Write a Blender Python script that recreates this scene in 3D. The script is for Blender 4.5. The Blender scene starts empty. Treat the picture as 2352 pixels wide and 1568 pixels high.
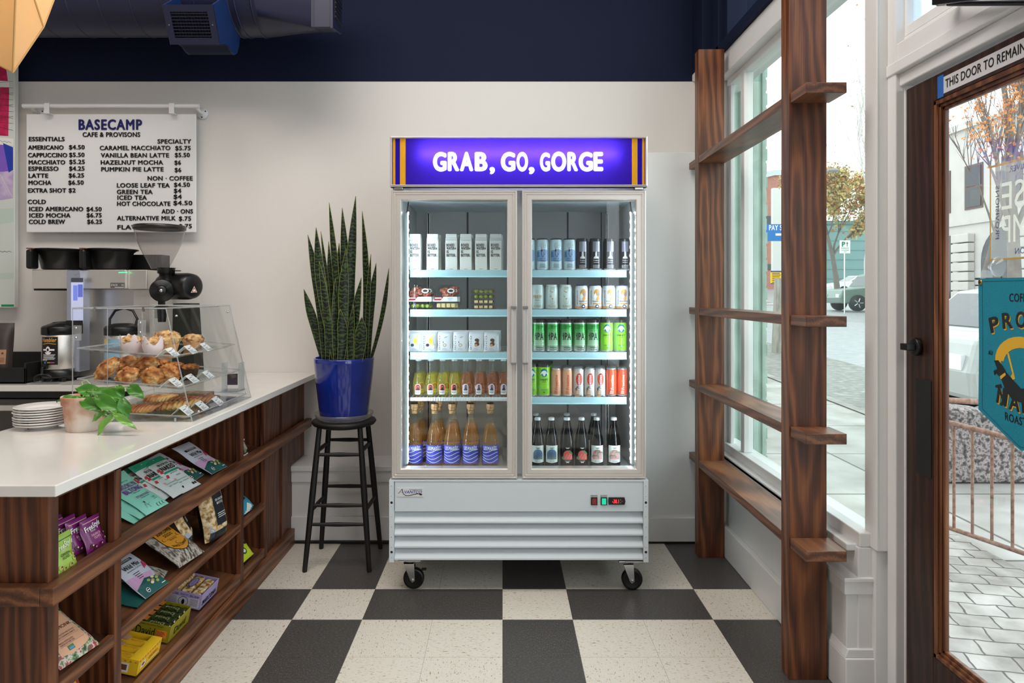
import bpy, bmesh, math, random
from mathutils import Matrix, Vector, noise as mnoise
random.seed(7)
SC = bpy.context.scene
COL = SC.collection
F = 1568.0          # focal length in pixels of the 2352 px wide photograph
PI = math.pi
# ---------------------------------------------------------------- camera, sky, lights, exposure
cam = bpy.data.cameras.new('camera'); cam.lens = 24; cam.sensor_width = 36
cam.shift_x = 22/2352; cam.shift_y = -112/2352
cam.clip_end = 400
co = bpy.data.objects.new('camera', cam); COL.objects.link(co)
co.location = (0, 0, 1.42); co.rotation_euler = (PI/2, 0, 0)
SC.camera = co
w = bpy.data.worlds.new('overcast_sky'); SC.world = w; w.use_nodes = True
w.node_tree.nodes['Background'].inputs[0].default_value = (.93, .97, 1, 1)
w.node_tree.nodes['Background'].inputs[1].default_value = 2.3
SC.cycles.transparent_max_bounces = 40; SC.cycles.max_bounces = 10
SC.view_settings.view_transform = 'Standard'; SC.view_settings.look = 'None'
SC.view_settings.exposure = 0.25; SC.view_settings.gamma = 1
def area_lamp(name, loc, rot, sx, sy, power, col):
    l = bpy.data.lights.new(name, 'AREA'); l.shape = 'RECTANGLE'; l.size = sx; l.size_y = sy
    l.energy = power; l.color = col
    o = bpy.data.objects.new(name, l); COL.objects.link(o); o.location = loc; o.rotation_euler = rot
    return o
# unseen fill lights added overhead to brighten the room (daylight comes in at the windows)
area_lamp('overhead_fill', (-0.7, 1.7, 4.2), (0, 0, 0), 2.4, 1.4, 85, (1, .93, .86))
area_lamp('overhead_fill', (-2.7, 1.9, 3.9), (math.radians(15), 0, 0), 1.2, 1.0, 16, (1, .88, .78))
area_lamp('overhead_fill', (-0.6, -2.2, 4.1), (0, 0, 0), 2.6, 1.6, 28, (1, .94, .88))

# ---------------------------------------------------------------- small helpers
def lin(c):
    r = []
    for v in c[:3]:
        v = v/255.0
        r.append(v/12.92 if v <= .04045 else ((v+.055)/1.055)**2.4)
    return (*r, 1.0)
MATS = {}
def mat(name, col, rough=.5, metal=0.0, emit=None, es=0.0, var=0.0, vs=8.0, bump=0.0, bs=60.0, spec=.5, coat=0.0, stretch=None):
    if name in MATS: return MATS[name]
    m = bpy.data.materials.new(name); m.use_nodes = True
    nt = m.node_tree; b = nt.nodes['Principled BSDF']
    b.inputs['Base Color'].default_value = lin(col); b.inputs['Roughness'].default_value = rough
    b.inputs['Metallic'].default_value = metal; b.inputs['Specular IOR Level'].default_value = spec
    if coat: b.inputs['Coat Weight'].default_value = coat; b.inputs['Coat Roughness'].default_value = .06
    if emit: b.inputs['Emission Color'].default_value = lin(emit); b.inputs['Emission Strength'].default_value = es
    if var or bump:
        tc = nt.nodes.new('ShaderNodeTexCoord'); mp = nt.nodes.new('ShaderNodeMapping')
        nt.links.new(tc.outputs['Object'], mp.inputs[0])
        if stretch: mp.inputs['Scale'].default_value = stretch
    if var:
        n = nt.nodes.new('ShaderNodeTexNoise'); n.inputs['Scale'].default_value = vs; n.inputs['Detail'].default_value = 5
        nt.links.new(mp.outputs[0], n.inputs['Vector'])
        mr = nt.nodes.new('ShaderNodeMapRange'); mr.inputs[1].default_value = .3; mr.inputs[2].default_value = .7
        mr.inputs[3].default_value = 1-var; mr.inputs[4].default_value = 1+var
        nt.links.new(n.outputs[0], mr.inputs[0])
        mx = nt.nodes.new('ShaderNodeVectorMath'); mx.operation = 'SCALE'
        mx.inputs[0].default_value = lin(col)[:3]; nt.links.new(mr.outputs[0], mx.inputs['Scale'])
        nt.links.new(mx.outputs[0], b.inputs['Base Color'])
    if bump:
        n = nt.nodes.new('ShaderNodeTexNoise'); n.inputs['Scale'].default_value = bs; n.inputs['Detail'].default_value = 4
        nt.links.new(mp.outputs[0], n.inputs['Vector'])
        bp = nt.nodes.new('ShaderNodeBump'); bp.inputs['Strength'].default_value = bump; bp.inputs['Distance'].default_value = .01
        nt.links.new(n.outputs[0], bp.inputs['Height']); nt.links.new(bp.outputs[0], b.inputs['Normal'])
    MATS[name] = m
    return m
def ramp(nt, stops):
    r = nt.nodes.new('ShaderNodeValToRGB'); e = r.color_ramp.elements
    while len(e) < len(stops): e.new(.5)
    for i, (p, c) in enumerate(stops): e[i].position = p; e[i].color = lin(c)
    return r
def speckle(name, base, stops, scale=60, rough=.6, detail=6, stretch=(1, 1, 1), bump=0.0, metal=0):
    """noise driven mottling: stops is a list of (position, colour)"""
    if name in MATS: return MATS[name]
    m = mat(name, base, rough, metal); nt = m.node_tree; b = nt.nodes['Principled BSDF']
    tc = nt.nodes.new('ShaderNodeTexCoord'); mp = nt.nodes.new('ShaderNodeMapping'); mp.inputs['Scale'].default_value = stretch
    nt.links.new(tc.outputs['Object'], mp.inputs[0])
    n = nt.nodes.new('ShaderNodeTexNoise'); n.inputs['Scale'].default_value = scale; n.inputs['Detail'].default_value = detail
    nt.links.new(mp.outputs[0], n.inputs['Vector']); r = ramp(nt, stops)
    nt.links.new(n.outputs[0], r.inputs[0]); nt.links.new(r.outputs[0], b.inputs['Base Color'])
    if bump:
        bp = nt.nodes.new('ShaderNodeBump'); bp.inputs['Strength'].default_value = bump; bp.inputs['Distance'].default_value = .01
        nt.links.new(n.outputs[0], bp.inputs['Height']); nt.links.new(bp.outputs[0], b.inputs['Normal'])
    return m
def glass(name, tint=(255, 255, 255), ior=1.45, rough=0.0, body=0.0, bcol=(255, 255, 255)):
    if name in MATS: return MATS[name]
    m = bpy.data.materials.new(name); m.use_nodes = True; nt = m.node_tree
    nt.nodes.remove(nt.nodes['Principled BSDF']); out = nt.nodes['Material Output']
    t = nt.nodes.new('ShaderNodeBsdfTransparent'); t.inputs[0].default_value = lin(tint)
    g = nt.nodes.new('ShaderNodeBsdfGlossy'); g.inputs['Roughness'].default_value = rough
    lw = nt.nodes.new('ShaderNodeLayerWeight'); lw.inputs[0].default_value = .5
    pw = nt.nodes.new('ShaderNodeMath'); pw.operation = 'POWER'; pw.inputs[1].default_value = 5; nt.links.new(lw.outputs['Facing'], pw.inputs[0])
    f0 = ((ior-1)/(ior+1))**2; fr = nt.nodes.new('ShaderNodeMath'); fr.operation = 'MULTIPLY_ADD'; fr.inputs[1].default_value = 1-f0; fr.inputs[2].default_value = f0
    nt.links.new(pw.outputs[0], fr.inputs[0])
    base = t.outputs[0]
    if body:
        d = nt.nodes.new('ShaderNodeBsdfDiffuse'); d.inputs[0].default_value = lin(bcol)
        tl = nt.nodes.new('ShaderNodeBsdfTranslucent'); tl.inputs[0].default_value = lin(bcol)
        a = nt.nodes.new('ShaderNodeMixShader'); a.inputs[0].default_value = .6
        nt.links.new(d.outputs[0], a.inputs[1]); nt.links.new(tl.outputs[0], a.inputs[2])
        x = nt.nodes.new('ShaderNodeMixShader'); x.inputs[0].default_value = body
        nt.links.new(base, x.inputs[1]); nt.links.new(a.outputs[0], x.inputs[2]); base = x.outputs[0]
    mx = nt.nodes.new('ShaderNodeMixShader'); nt.links.new(fr.outputs[0], mx.inputs[0])
    nt.links.new(base, mx.inputs[1]); nt.links.new(g.outputs[0], mx.inputs[2]); nt.links.new(mx.outputs[0], out.inputs[0])
    MATS[name] = m
    return m
def backlit(name, col, tr=.45):
    """printed translucent film in front of a light box"""
    m = bpy.data.materials.new(name); m.use_nodes = True; nt = m.node_tree
    nt.nodes.remove(nt.nodes['Principled BSDF']); out = nt.nodes['Material Output']
    t = nt.nodes.new('ShaderNodeBsdfTranslucent'); t.inputs[0].default_value = lin(col)
    d = nt.nodes.new('ShaderNodeBsdfDiffuse'); d.inputs[0].default_value = lin(col)
    a = nt.nodes.new('ShaderNodeMixShader'); a.inputs[0].default_value = tr
    nt.links.new(d.outputs[0], a.inputs[1]); nt.links.new(t.outputs[0], a.inputs[2]); nt.links.new(a.outputs[0], out.inputs[0])
    return m
def wood(name, dark, mid, light, axis='Z', rough=.42, scale=10.0, off=(0.02, 0.06, .03)):
    if name in MATS: return MATS[name]
    m = mat(name, mid, rough); nt = m.node_tree; b = nt.nodes['Principled BSDF']
    tc = nt.nodes.new('ShaderNodeTexCoord'); mp = nt.nodes.new('ShaderNodeMapping')
    s = {'X': (.17, 1, 1), 'Y': (1, .17, 1), 'Z': (1, 1, .17)}[axis]
    mp.inputs['Scale'].default_value = s; mp.inputs['Location'].default_value = off
    mp.inputs['Rotation'].default_value = {'Z': (.34, .16, 0), 'Y': (.34, 0, .16), 'X': (0, .34, .16)}[axis]
    oi = nt.nodes.new('ShaderNodeObjectInfo'); av = nt.nodes.new('ShaderNodeVectorMath'); av.operation = 'SCALE'
    cx = nt.nodes.new('ShaderNodeCombineXYZ')
    for i, k in enumerate((.008, .006, .9)): 
        mm = nt.nodes.new('ShaderNodeMath'); mm.operation = 'MULTIPLY'; mm.inputs[1].default_value = k*4
        nt.links.new(oi.outputs['Random'], mm.inputs[0]); nt.links.new(mm.outputs[0], cx.inputs[i])
    ad = nt.nodes.new('ShaderNodeVectorMath'); nt.links.new(tc.outputs['Object'], ad.inputs[0]); nt.links.new(cx.outputs[0], ad.inputs[1])
    nt.links.new(ad.outputs[0], mp.inputs[0])
    wv = nt.nodes.new('ShaderNodeTexWave'); wv.wave_type = 'RINGS'; wv.rings_direction = axis
    wv.inputs['Scale'].default_value = scale; wv.inputs['Distortion'].default_value = 7; wv.inputs['Detail'].default_value = 2.5
    wv.inputs['Detail Scale'].default_value = 1.1; wv.inputs['Detail Roughness'].default_value = .55
    nt.links.new(mp.outputs[0], wv.inputs[0])
    m2 = nt.nodes.new('ShaderNodeMapping'); m2.inputs['Scale'].default_value = tuple(.018 if v < 1 else 1 for v in s)
    nt.links.new(tc.outputs['Object'], m2.inputs[0])
    n2 = nt.nodes.new('ShaderNodeTexNoise'); n2.inputs['Scale'].default_value = 190; n2.inputs['Detail'].default_value = 3
    nt.links.new(m2.outputs[0], n2.inputs['Vector'])
    n3 = nt.nodes.new('ShaderNodeTexNoise'); n3.inputs['Scale'].default_value = 2.2; n3.inputs['Detail'].default_value = 2
    nt.links.new(tc.outputs['Object'], n3.inputs['Vector'])
    def mul(a, k):
        q = nt.nodes.new('ShaderNodeMath'); q.operation = 'MULTIPLY'; q.inputs[1].default_value = k; nt.links.new(a, q.inputs[0]); return q.outputs[0]
    def addn(a, c):
        q = nt.nodes.new('ShaderNodeMath'); q.operation = 'ADD'; nt.links.new(a, q.inputs[0]); nt.links.new(c, q.inputs[1]); return q.outputs[0]
    v = addn(addn(mul(wv.outputs['Fac'], .30), mul(n2.outputs[0], .40)), mul(n3.outputs[0], .42))
    r = ramp(nt, [(.25, dark), (.55, mid), (.85, light)])
    nt.links.new(v, r.inputs[0]); nt.links.new(r.outputs[0], b.inputs['Base Color'])
    bp = nt.nodes.new('ShaderNodeBump'); bp.inputs['Strength'].default_value = .12; bp.inputs['Distance'].default_value = .004
    nt.links.new(n2.outputs[0], bp.inputs['Height']); nt.links.new(bp.outputs[0], b.inputs['Normal'])
    return m

ROOTLOC = {}
def new_empty(name, loc, rz=0):
    o = bpy.data.objects.new(name, None); COL.objects.link(o); o.empty_display_size = .05
    o.location = loc; o.rotation_euler = (0, 0, rz); return o
def tag(o, label=None, cat=None, group=None, kind=None):
    if label: o['label'] = label
    if cat: o['category'] = cat
    if group: o['group'] = group
    if kind: o['kind'] = kind
    return o
def thing(name, label, cat, loc=(0, 0, 0), rz=0, group=None):
    return tag(new_empty(name, loc, rz), label, cat, group)
def dup(root, loc=None, rz=None, label=None, group=None, basis=None):
    r = root.copy(); COL.objects.link(r)
    for ch in list(root.children): cp2(ch, r)
    if basis is not None: r.matrix_basis = basis
    if loc is not None: r.location = loc
    if rz is not None: r.rotation_euler = (0, 0, rz)
    if label: r['label'] = label
    if group: r['group'] = group
    return r
def cp2(o, par):
    c = o.copy(); COL.objects.link(c); c.parent = par
    for ch in list(o.children): cp2(ch, c)
    return c

class MB:
    """collects geometry and links it as ONE mesh object"""
    def __init__(s): s.v = []; s.f = []; s.m = []; s.s = []
    def add(s, verts, faces, m=0, smooth=False):
        n = len(s.v); s.v += [tuple(p) for p in verts]
        for f in faces: s.f.append(tuple(i+n for i in f)); s.m.append(m); s.s.append(smooth)
        return s
    def box(s, x0, x1, y0, y1, z0, z1, m=0, T=None):
        v = [(x0, y0, z0), (x1, y0, z0), (x1, y1, z0), (x0, y1, z0), (x0, y0, z1), (x1, y0, z1), (x1, y1, z1), (x0, y1, z1)]
        if T is not None: v = [T @ Vector(p) for p in v]
        return s.add(v, [(0, 3, 2, 1), (4, 5, 6, 7), (0, 1, 5, 4), (1, 2, 6, 5), (2, 3, 7, 6), (3, 0, 4, 7)], m)
    def prism(s, poly, fn, d0, d1, m=0, smooth=False):
        """poly 2D, fn(u,v,d)->3D, extruded from d0 to d1"""
        n = len(poly)
        v = [fn(u, q, d0) for u, q in poly]+[fn(u, q, d1) for u, q in poly]
        f = [tuple(range(n))[::-1], tuple(range(n, 2*n))]
        s.add(v, f, m)
        n0 = len(s.v)-2*n
        for i in range(n):
            j = (i+1) % n; s.f.append((n0+i, n0+j, n0+n+j, n0+n+i)); s.m.append(m); s.s.append(smooth)
        return s
    def tube(s, pts, r, n=8, m=0, caps=True, smooth=True):
        pts = [Vector(p) for p in pts]; rr = r if isinstance(r, (list, tuple)) else [r]*len(pts)
        rings = []; prev = None
        for i, p in enumerate(pts):
            t = (pts[min(i+1, len(pts)-1)]-pts[max(i-1, 0)]).normalized()
            if prev is None:
                a = Vector((0, 0, 1)) if abs(t.z) < .9 else Vector((1, 0, 0)); a = (a-t*a.dot(t)).normalized()
            else:
                a = (prev-t*prev.dot(t)); a = a.normalized() if a.length > 1e-6 else Vector((1, 0, 0))
            prev = a; b = t.cross(a)
            rings.append([p+(a*math.cos(2*PI*k/n)+b*math.sin(2*PI*k/n))*rr[i] for k in range(n)])
        v = [q for ri in rings for q in ri]; f = []
        for i in range(len(pts)-1):
            for k in range(n): f.append((i*n+k, i*n+(k+1) % n, (i+1)*n+(k+1) % n, (i+1)*n+k))
        s.add(v, f, m, smooth)
        if caps: s.add(rings[0], [tuple(range(n))[::-1]], m); s.add(rings[-1], [tuple(range(n))], m)
        return s
    def lathe(s, prof, n=32, c=(0, 0, 0), m=0, smooth=True, ms=None, axis='Z', a0=0, a1=2*PI):
        """prof list of (r,z); ms material per segment"""
        full = abs(a1-a0-2*PI) < 1e-6; k = n if full else n+1; v = []
        for r, z in prof:
            for i in range(k):
                a = a0+(a1-a0)*i/n; x, y = r*math.cos(a), r*math.sin(a)
                p = (x, y, z) if axis == 'Z' else ((x, z, y) if axis == 'Y' else (z, x, y))
                v.append((p[0]+c[0], p[1]+c[1], p[2]+c[2]))
        for j in range(len(prof)-1):
            f = []
            for i in range(n):
                i2 = (i+1) % k if full else i+1
                q = (j*k+i, j*k+i2, (j+1)*k+i2, (j+1)*k+i)
                f.append(q if axis != 'Y' else q[::-1])
            if j == 0: s.add(v, f, ms[0] if ms else m, smooth); base = len(s.v)-len(v)
            else:
                for q in f: s.f.append(tuple(i+base for i in q)); s.m.append(ms[j] if ms else m); s.s.append(smooth)
        return s
    def grid(s, fn, nu, nv, m=0, smooth=True, wrap=False):
        v = [fn(i/nu, j/nv) for j in range(nv+1) for i in range(nu+1)]
        f = [(j*(nu+1)+i, j*(nu+1)+i+1, (j+1)*(nu+1)+i+1, (j+1)*(nu+1)+i) for j in range(nv) for i in range(nu)]
        return s.add(v, f, m, smooth)
    def ball(s, c, rx, ry, rz, n=16, k=10, m=0, fn=None):
        def g(u, q):
            a = u*2*PI; b = (q-.5)*PI; d = Vector((math.cos(b)*math.cos(a), math.cos(b)*math.sin(a), math.sin(b)))
            e = fn(d) if fn else 1
            return (c[0]+d.x*rx*e, c[1]+d.y*ry*e, c[2]+d.z*rz*e)
        return s.grid(g, n, k, m)
    def frame(s, x0, x1, z0, z1, prof, m=0):
        """mitred frame in the XZ plane, prof list of (inset, y)"""
        loops = [[(x0+d, y, z0+d), (x1-d, y, z0+d), (x1-d, y, z1-d), (x0+d, y, z1-d)] for d, y in prof]
        for a, b in zip(loops, loops[1:]):
            for i in range(4):
                j = (i+1) % 4; s.add([a[i], a[j], b[j], b[i]], [(0, 1, 2, 3)], m)
        return s
    def xform(s, T): s.v = [tuple(T @ Vector(p)) for p in s.v]; return s
    def build(s, name, mats, parent=None, bevel=0, T=None, label=None, world=True, merge=False):
        """vertices are in world space when parent is unrotated and world=True, else local"""
        off = Vector((0, 0, 0)); ctr = Vector((0, 0, 0))
        if parent is not None and world:
            p = parent
            while p is not None: off += p.location; p = p.parent
        m0 = mats[0] if isinstance(mats, (list, tuple)) else mats
        if m0.name.startswith(('walnut', 'dark_stained', 'door_bead')) and parent is not None:
            ctr = Vector([(min(v[i] for v in s.v)+max(v[i] for v in s.v))/2 for i in range(3)])-off
        me = bpy.data.meshes.new(name)
        me.from_pydata([tuple(Vector(v)-off-ctr) for v in s.v], [], s.f)
        for q in (mats if isinstance(mats, (list, tuple)) else [mats]): me.materials.append(q)
        me.polygons.foreach_set('material_index', s.m); me.polygons.foreach_set('use_smooth', s.s)
        if merge:
            bm = bmesh.new(); bm.from_mesh(me); bmesh.ops.remove_doubles(bm, verts=bm.verts, dist=1e-5); bm.to_mesh(me); bm.free()
        me.update()
        o = bpy.data.objects.new(name, me); COL.objects.link(o)
        if parent is not None: o.parent = parent
        o.location = ctr
        if bevel:
            b = o.modifiers.new('edge', 'BEVEL'); b.width = bevel; b.segments = 2; b.limit_method = 'ANGLE'; b.angle_limit = math.radians(40)
        if label: o['label'] = label
        return o
# ---------------------------------------------------------------- lettering and flat artwork
_TX = {}
def text2d(t, bold=0.0, res=3, sp=None):
    """letters as 2D verts and faces, cap height 1, left/baseline at 0; returns verts, faces, width"""
    sp = sp or 1+bold*3.2
    k = (t, res, sp)
    if k in _TX: return _TX[k]
    c = bpy.data.curves.new('tmp', 'FONT'); c.body = t; c.size = 1; c.resolution_u = res; c.fill_mode = 'BOTH'; c.space_character = sp
    o = bpy.data.objects.new('tmp', c)
    me = o.to_mesh(); v = [(p.co.x, p.co.y) for p in me.vertices]; f = [tuple(p.vertices) for p in me.polygons]
    o.to_mesh_clear(); bpy.data.objects.remove(o); bpy.data.curves.remove(c)
    s = 1/0.69; x0 = min(p[0] for p in v); x1 = max(p[0] for p in v)
    r = ([((x-x0)*s, y*s) for x, y in v], f, (x1-x0)*s)
    _TX[k] = r
    return r
FAT = ((0, 0), (1, 0), (-1, 0), (0, 1), (0, -1), (.7, .7), (-.7, .7), (.7, -.7), (-.7, -.7))
class Art:
    """flat printed artwork: polygons and letters in (u,v) with a layer each"""
    def __init__(s): s.items = []
    def poly(s, pts, m, layer=1): s.items.append(([tuple(p) for p in pts], [tuple(range(len(pts)))], m, layer)); return s
    def rect(s, u0, v0, u1, v1, m, layer=1): return s.poly([(u0, v0), (u1, v0), (u1, v1), (u0, v1)], m, layer)
    def disc(s, u, v, ru, rv, m, layer=1, n=20, a0=0, a1=2*PI):
        return s.poly([(u+ru*math.cos(a0+(a1-a0)*i/n), v+rv*math.sin(a0+(a1-a0)*i/n)) for i in range(n if a1-a0 > 6.2 else n+1)], m, layer)
    def band(s, pts, wd, m, layer=1):
        """a stroke along pts"""
        for i in range(len(pts)-1):
            a, b = Vector(pts[i]), Vector(pts[i+1]); d = (b-a); 
            if d.length < 1e-7: continue
            q = Vector((-d.y, d.x)).normalized()*wd/2; e = d.normalized()*wd*.2
            s.poly([a-q-e, b-q+e, b+q+e, a+q-e], m, layer)
        return s
    def text(s, t, u, v, h, m, w=None, align='L', bold=0.0, layer=2, rot=0, xs=1.0, res=3, arc=None, shear=0):
        vs, fs, wd = text2d(t, bold, res); fat = bold*1.3; kx = (w/(wd+2*fat) if w else h*xs)
        W = (wd+2*fat)*kx; ox = {'L': 0, 'C': -W/2, 'R': -W}[align]+fat*kx; ca, sa = math.cos(rot), math.sin(rot)
        for i, (dx, dy) in enumerate(FAT if bold > .006 else FAT[:1]):
            out = []
            for x, y in vs:
                p, q = (x+dx*fat)*kx+ox+shear*y*h, (y+dy*fat*.7)*h
                if arc: q += arc*(p/(W/2) if align == 'C' else 0)**2
                out.append((u+p*ca-q*sa, v+p*sa+q*ca))
            s.items.append((out, fs, m, layer+.05*i))
        return s
    def emit(s, mb, fn, step=None, gap=.0004, stepv=None):
        """fn(u,v,h)->3D"""
        for ix, (vs, fs, m, layer) in enumerate(s.items):
            layer += (ix % 40)*.012
            if step:
                bm = bmesh.new(); bv = [bm.verts.new((x, y, 0)) for x, y in vs]
                for f in fs:
                    try: bm.faces.new([bv[i] for i in f])
                    except ValueError: pass
                x0 = min(p[0] for p in vs); x1 = max(p[0] for p in vs); k = math.ceil(x0/step)
                while k*step < x1:
                    bmesh.ops.bisect_plane(bm, geom=bm.verts[:]+bm.edges[:]+bm.faces[:], plane_co=(k*step, 0, 0), plane_no=(1, 0, 0)); k += 1
                if stepv:
                    y0 = min(p[1] for p in vs); y1 = max(p[1] for p in vs); k = math.ceil(y0/stepv)
                    while k*stepv < y1:
                        bmesh.ops.bisect_plane(bm, geom=bm.verts[:]+bm.edges[:]+bm.faces[:], plane_co=(0, k*stepv, 0), plane_no=(0, 1, 0)); k += 1
                bm.verts.index_update()
                mb.add([fn(p.co.x, p.co.y, layer*gap) for p in bm.verts], [tuple(p.index for p in f.verts) for f in bm.faces], m); bm.free()
            else:
                mb.add([fn(x, y, layer*gap) for x, y in vs], fs, m)
        return mb
def on_front(x0, y, z0):   # flat art facing the viewer (towards -Y)
    return lambda u, v, h: (x0+u, y-h, z0+v)
def on_can(r):             # wrapped round an upright cylinder, u=0 faces -Y
    return lambda u, v, h: ((r+h)*math.sin(u/r), -(r+h)*math.cos(u/r), v)
def px(x, y, Y):           # a point of the photograph at depth Y
    return Vector(((x-1154)*Y/F, Y, 1.42-(y-672)*Y/F))
ORD = ['first', 'second', 'third', 'fourth', 'fifth', 'sixth', 'seventh', 'eighth', 'ninth', 'tenth']
# ---------------------------------------------------------------- shared materials
WALL = mat('white_wall_paint', (226, 222, 218), .75, bump=.05, bs=120)
WTRIM = mat('white_trim_paint', (228, 228, 228), .4, bump=.04, bs=40)
NAVY = mat('navy_paint', (13, 22, 50), .75, bump=.06, bs=90, spec=.25)
NAVYM = mat('navy_metal_paint', (26, 30, 58), .42)
BLACK = mat('black_plastic', (16, 16, 17), .35)
BLACKM = mat('black_matte', (14, 14, 14), .6)
STEEL = mat('brushed_steel', (226, 222, 217), .36, .85, bump=.05, bs=160, stretch=(1, 1, .03))
ALU = mat('anodised_aluminium', (222, 217, 212), .32, .5)
CHROME = mat('zinc_metal', (205, 205, 205), .25, 1)
WHITE = mat('white_print', (240, 240, 238), .5)
INK = mat('black_ink', (14, 14, 14), .5)
WZ = wood('walnut_vertical', (42, 20, 12), (86, 46, 27), (130, 76, 44), 'Z')
WY = wood('walnut_lengthwise', (54, 30, 19), (102, 62, 40), (148, 96, 62), 'Y')
def col(n, c, r=.45, **k): return mat(n, c, r, **k)
# ================================================================ THE ROOM
def struct(name, mb, mats, parent=None, bevel=0, label=None):
    o = mb.build(name, mats, parent, bevel)
    if parent is None: o['kind'] = 'structure'
    if label: o['label'] = label
    return o
def floor_mat():
    m = mat('vinyl_tile', (205, 197, 182), .38); nt = m.node_tree; b = nt.nodes['Principled BSDF']; L = nt.links.new
    tc = nt.nodes.new('ShaderNodeTexCoord'); sx = nt.nodes.new('ShaderNodeSeparateXYZ'); L(tc.outputs['Object'], sx.inputs[0])
    def mth(op, a, c=None, d=None):
        q = nt.nodes.new('ShaderNodeMath'); q.operation = op
        for i, x in enumerate((a, c, d)):
            if x is None: continue
            if isinstance(x, (int, float)): q.inputs[i].default_value = x
            else: L(x, q.inputs[i])
        return q.outputs[0]
    T = .305
    fx = mth('FRACT', mth('DIVIDE', mth('ADD', sx.outputs[0], 30*T), 3*T)); fy = mth('FRACT', mth('DIVIDE', mth('SUBTRACT', sx.outputs[1], 2.966-30*T), 3*T))
    dark = mth('ABSOLUTE', mth('SUBTRACT', mth('LESS_THAN', fx, 1/3), mth('LESS_THAN', fy, 1/3)))
    gx = mth('FRACT', mth('DIVIDE', mth('ADD', sx.outputs[0], 30*T), T)); gy = mth('FRACT', mth('DIVIDE', mth('SUBTRACT', sx.outputs[1], 2.966-30*T), T))
    ix = mth('FLOOR', mth('DIVIDE', mth('ADD', sx.outputs[0], 30*T), T)); iy = mth('FLOOR', mth('DIVIDE', mth('SUBTRACT', sx.outputs[1], 2.966-30*T), T))
    odd = mth('MODULO', mth('ADD', ix, iy), 2)          # the grain turns from tile to tile
    seam = mth('MAXIMUM', mth('LESS_THAN', gx, .006), mth('LESS_THAN', gy, .006))
    def chips(sc, off):
        ns = []
        for st in ((1, .38, 1), (.38, 1, 1)):
            mp = nt.nodes.new('ShaderNodeMapping'); mp.inputs['Scale'].default_value = st; mp.inputs['Location'].default_value = off
            L(tc.outputs['Object'], mp.inputs[0]); n = nt.nodes.new('ShaderNodeTexNoise'); n.inputs['Scale'].default_value = sc
            n.inputs['Detail'].default_value = 2; L(mp.outputs[0], n.inputs['Vector']); ns.append(n.outputs[0])
        return mth('ADD', mth('MULTIPLY', ns[0], odd), mth('MULTIPLY', ns[1], mth('SUBTRACT', 1.0, odd)))
    n1 = chips(165, (0, 0, 0)); n2 = chips(110, (3, 7, 0)); n3 = chips(260, (9, 1, 0))
    r1 = ramp(nt, [(.30, (168, 152, 130)), (.37, (216, 210, 198)), (.64, (222, 216, 205)), (.70, (196, 178, 152))]); L(n1, r1.inputs[0])
    r1b = ramp(nt, [(.31, (176, 150, 120)), (.36, (255, 255, 255))]); L(n2, r1b.inputs[0])
    mm = nt.nodes.new('ShaderNodeMix'); mm.data_type = 'RGBA'; mm.blend_type = 'MULTIPLY'; mm.inputs[0].default_value = .8
    L(r1.outputs[0], mm.inputs[6]); L(r1b.outputs[0], mm.inputs[7])
    r2 = ramp(nt, [(.3, (56, 53, 52)), (.5, (74, 71, 69)), (.64, (84, 81, 79)), (.72, (120, 116, 112))]); L(n3, r2.inputs[0])
    mx = nt.nodes.new('ShaderNodeMix'); mx.data_type = 'RGBA'; L(dark, mx.inputs[0]); L(mm.outputs[2], mx.inputs[6]); L(r2.outputs[0], mx.inputs[7])
    ms = nt.nodes.new('ShaderNodeMix'); ms.data_type = 'RGBA'; L(mth('MULTIPLY', seam, .45), ms.inputs[0]); L(mx.outputs[2], ms.inputs[6]); ms.inputs[7].default_value = lin((60, 55, 50))
    L(ms.outputs[2], b.inputs['Base Color'])
    return m
struct('floor', MB().box(-5.2, 1.36, -4, 4.3, -.06, 0), floor_mat())
struct('ceiling', MB().box(-5.2, 1.6, -4, 4.3, 4.3, 4.4), NAVY)
struct('wall_left', MB().box(-5.3, -5.2, -4, 4.3, 0, 4.3), WALL)
struct('wall_rear', MB().box(-5.2, 1.6, -4.1, -4, 0, 4.3), mat('dark_rear_wall', (140, 135, 132), .8))
ZB = 2.700
struct('wall_back', MB().box(-5.2, 1.21, 4.14, 4.3, 0, ZB).box(-5.2, 1.15, 4.139, 4.3, ZB, 4.3, 1), [WALL, NAVY])
# the furred out lower wall right of the cooler and the low ledge to its left
struct('trim_1', MB().box(.56, 1.21, 3.88, 4.14, 0, 2.217), WTRIM, bevel=.003, label='white furred-out wall panel right of the cooler')
struct('trim_2', MB().box(-1.25, .56, 3.90, 4.14, 0, .405).box(-1.25, .56, 3.88, 4.14, .405, .433).box(-1.25, .56, 3.889, 3.90, .34, .405), WTRIM, bevel=.003, label='low white ledge behind the stool')
struct('baseboard_back', MB().box(.56, 1.19, 3.865, 3.88, 0, .145).box(-1.22, .56, 3.885, 3.90, 0, .145).box(-1.22, 1.19, 3.862, 3.90, -.0, .012, 1), [WTRIM, BLACKM], bevel=.003)
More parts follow.
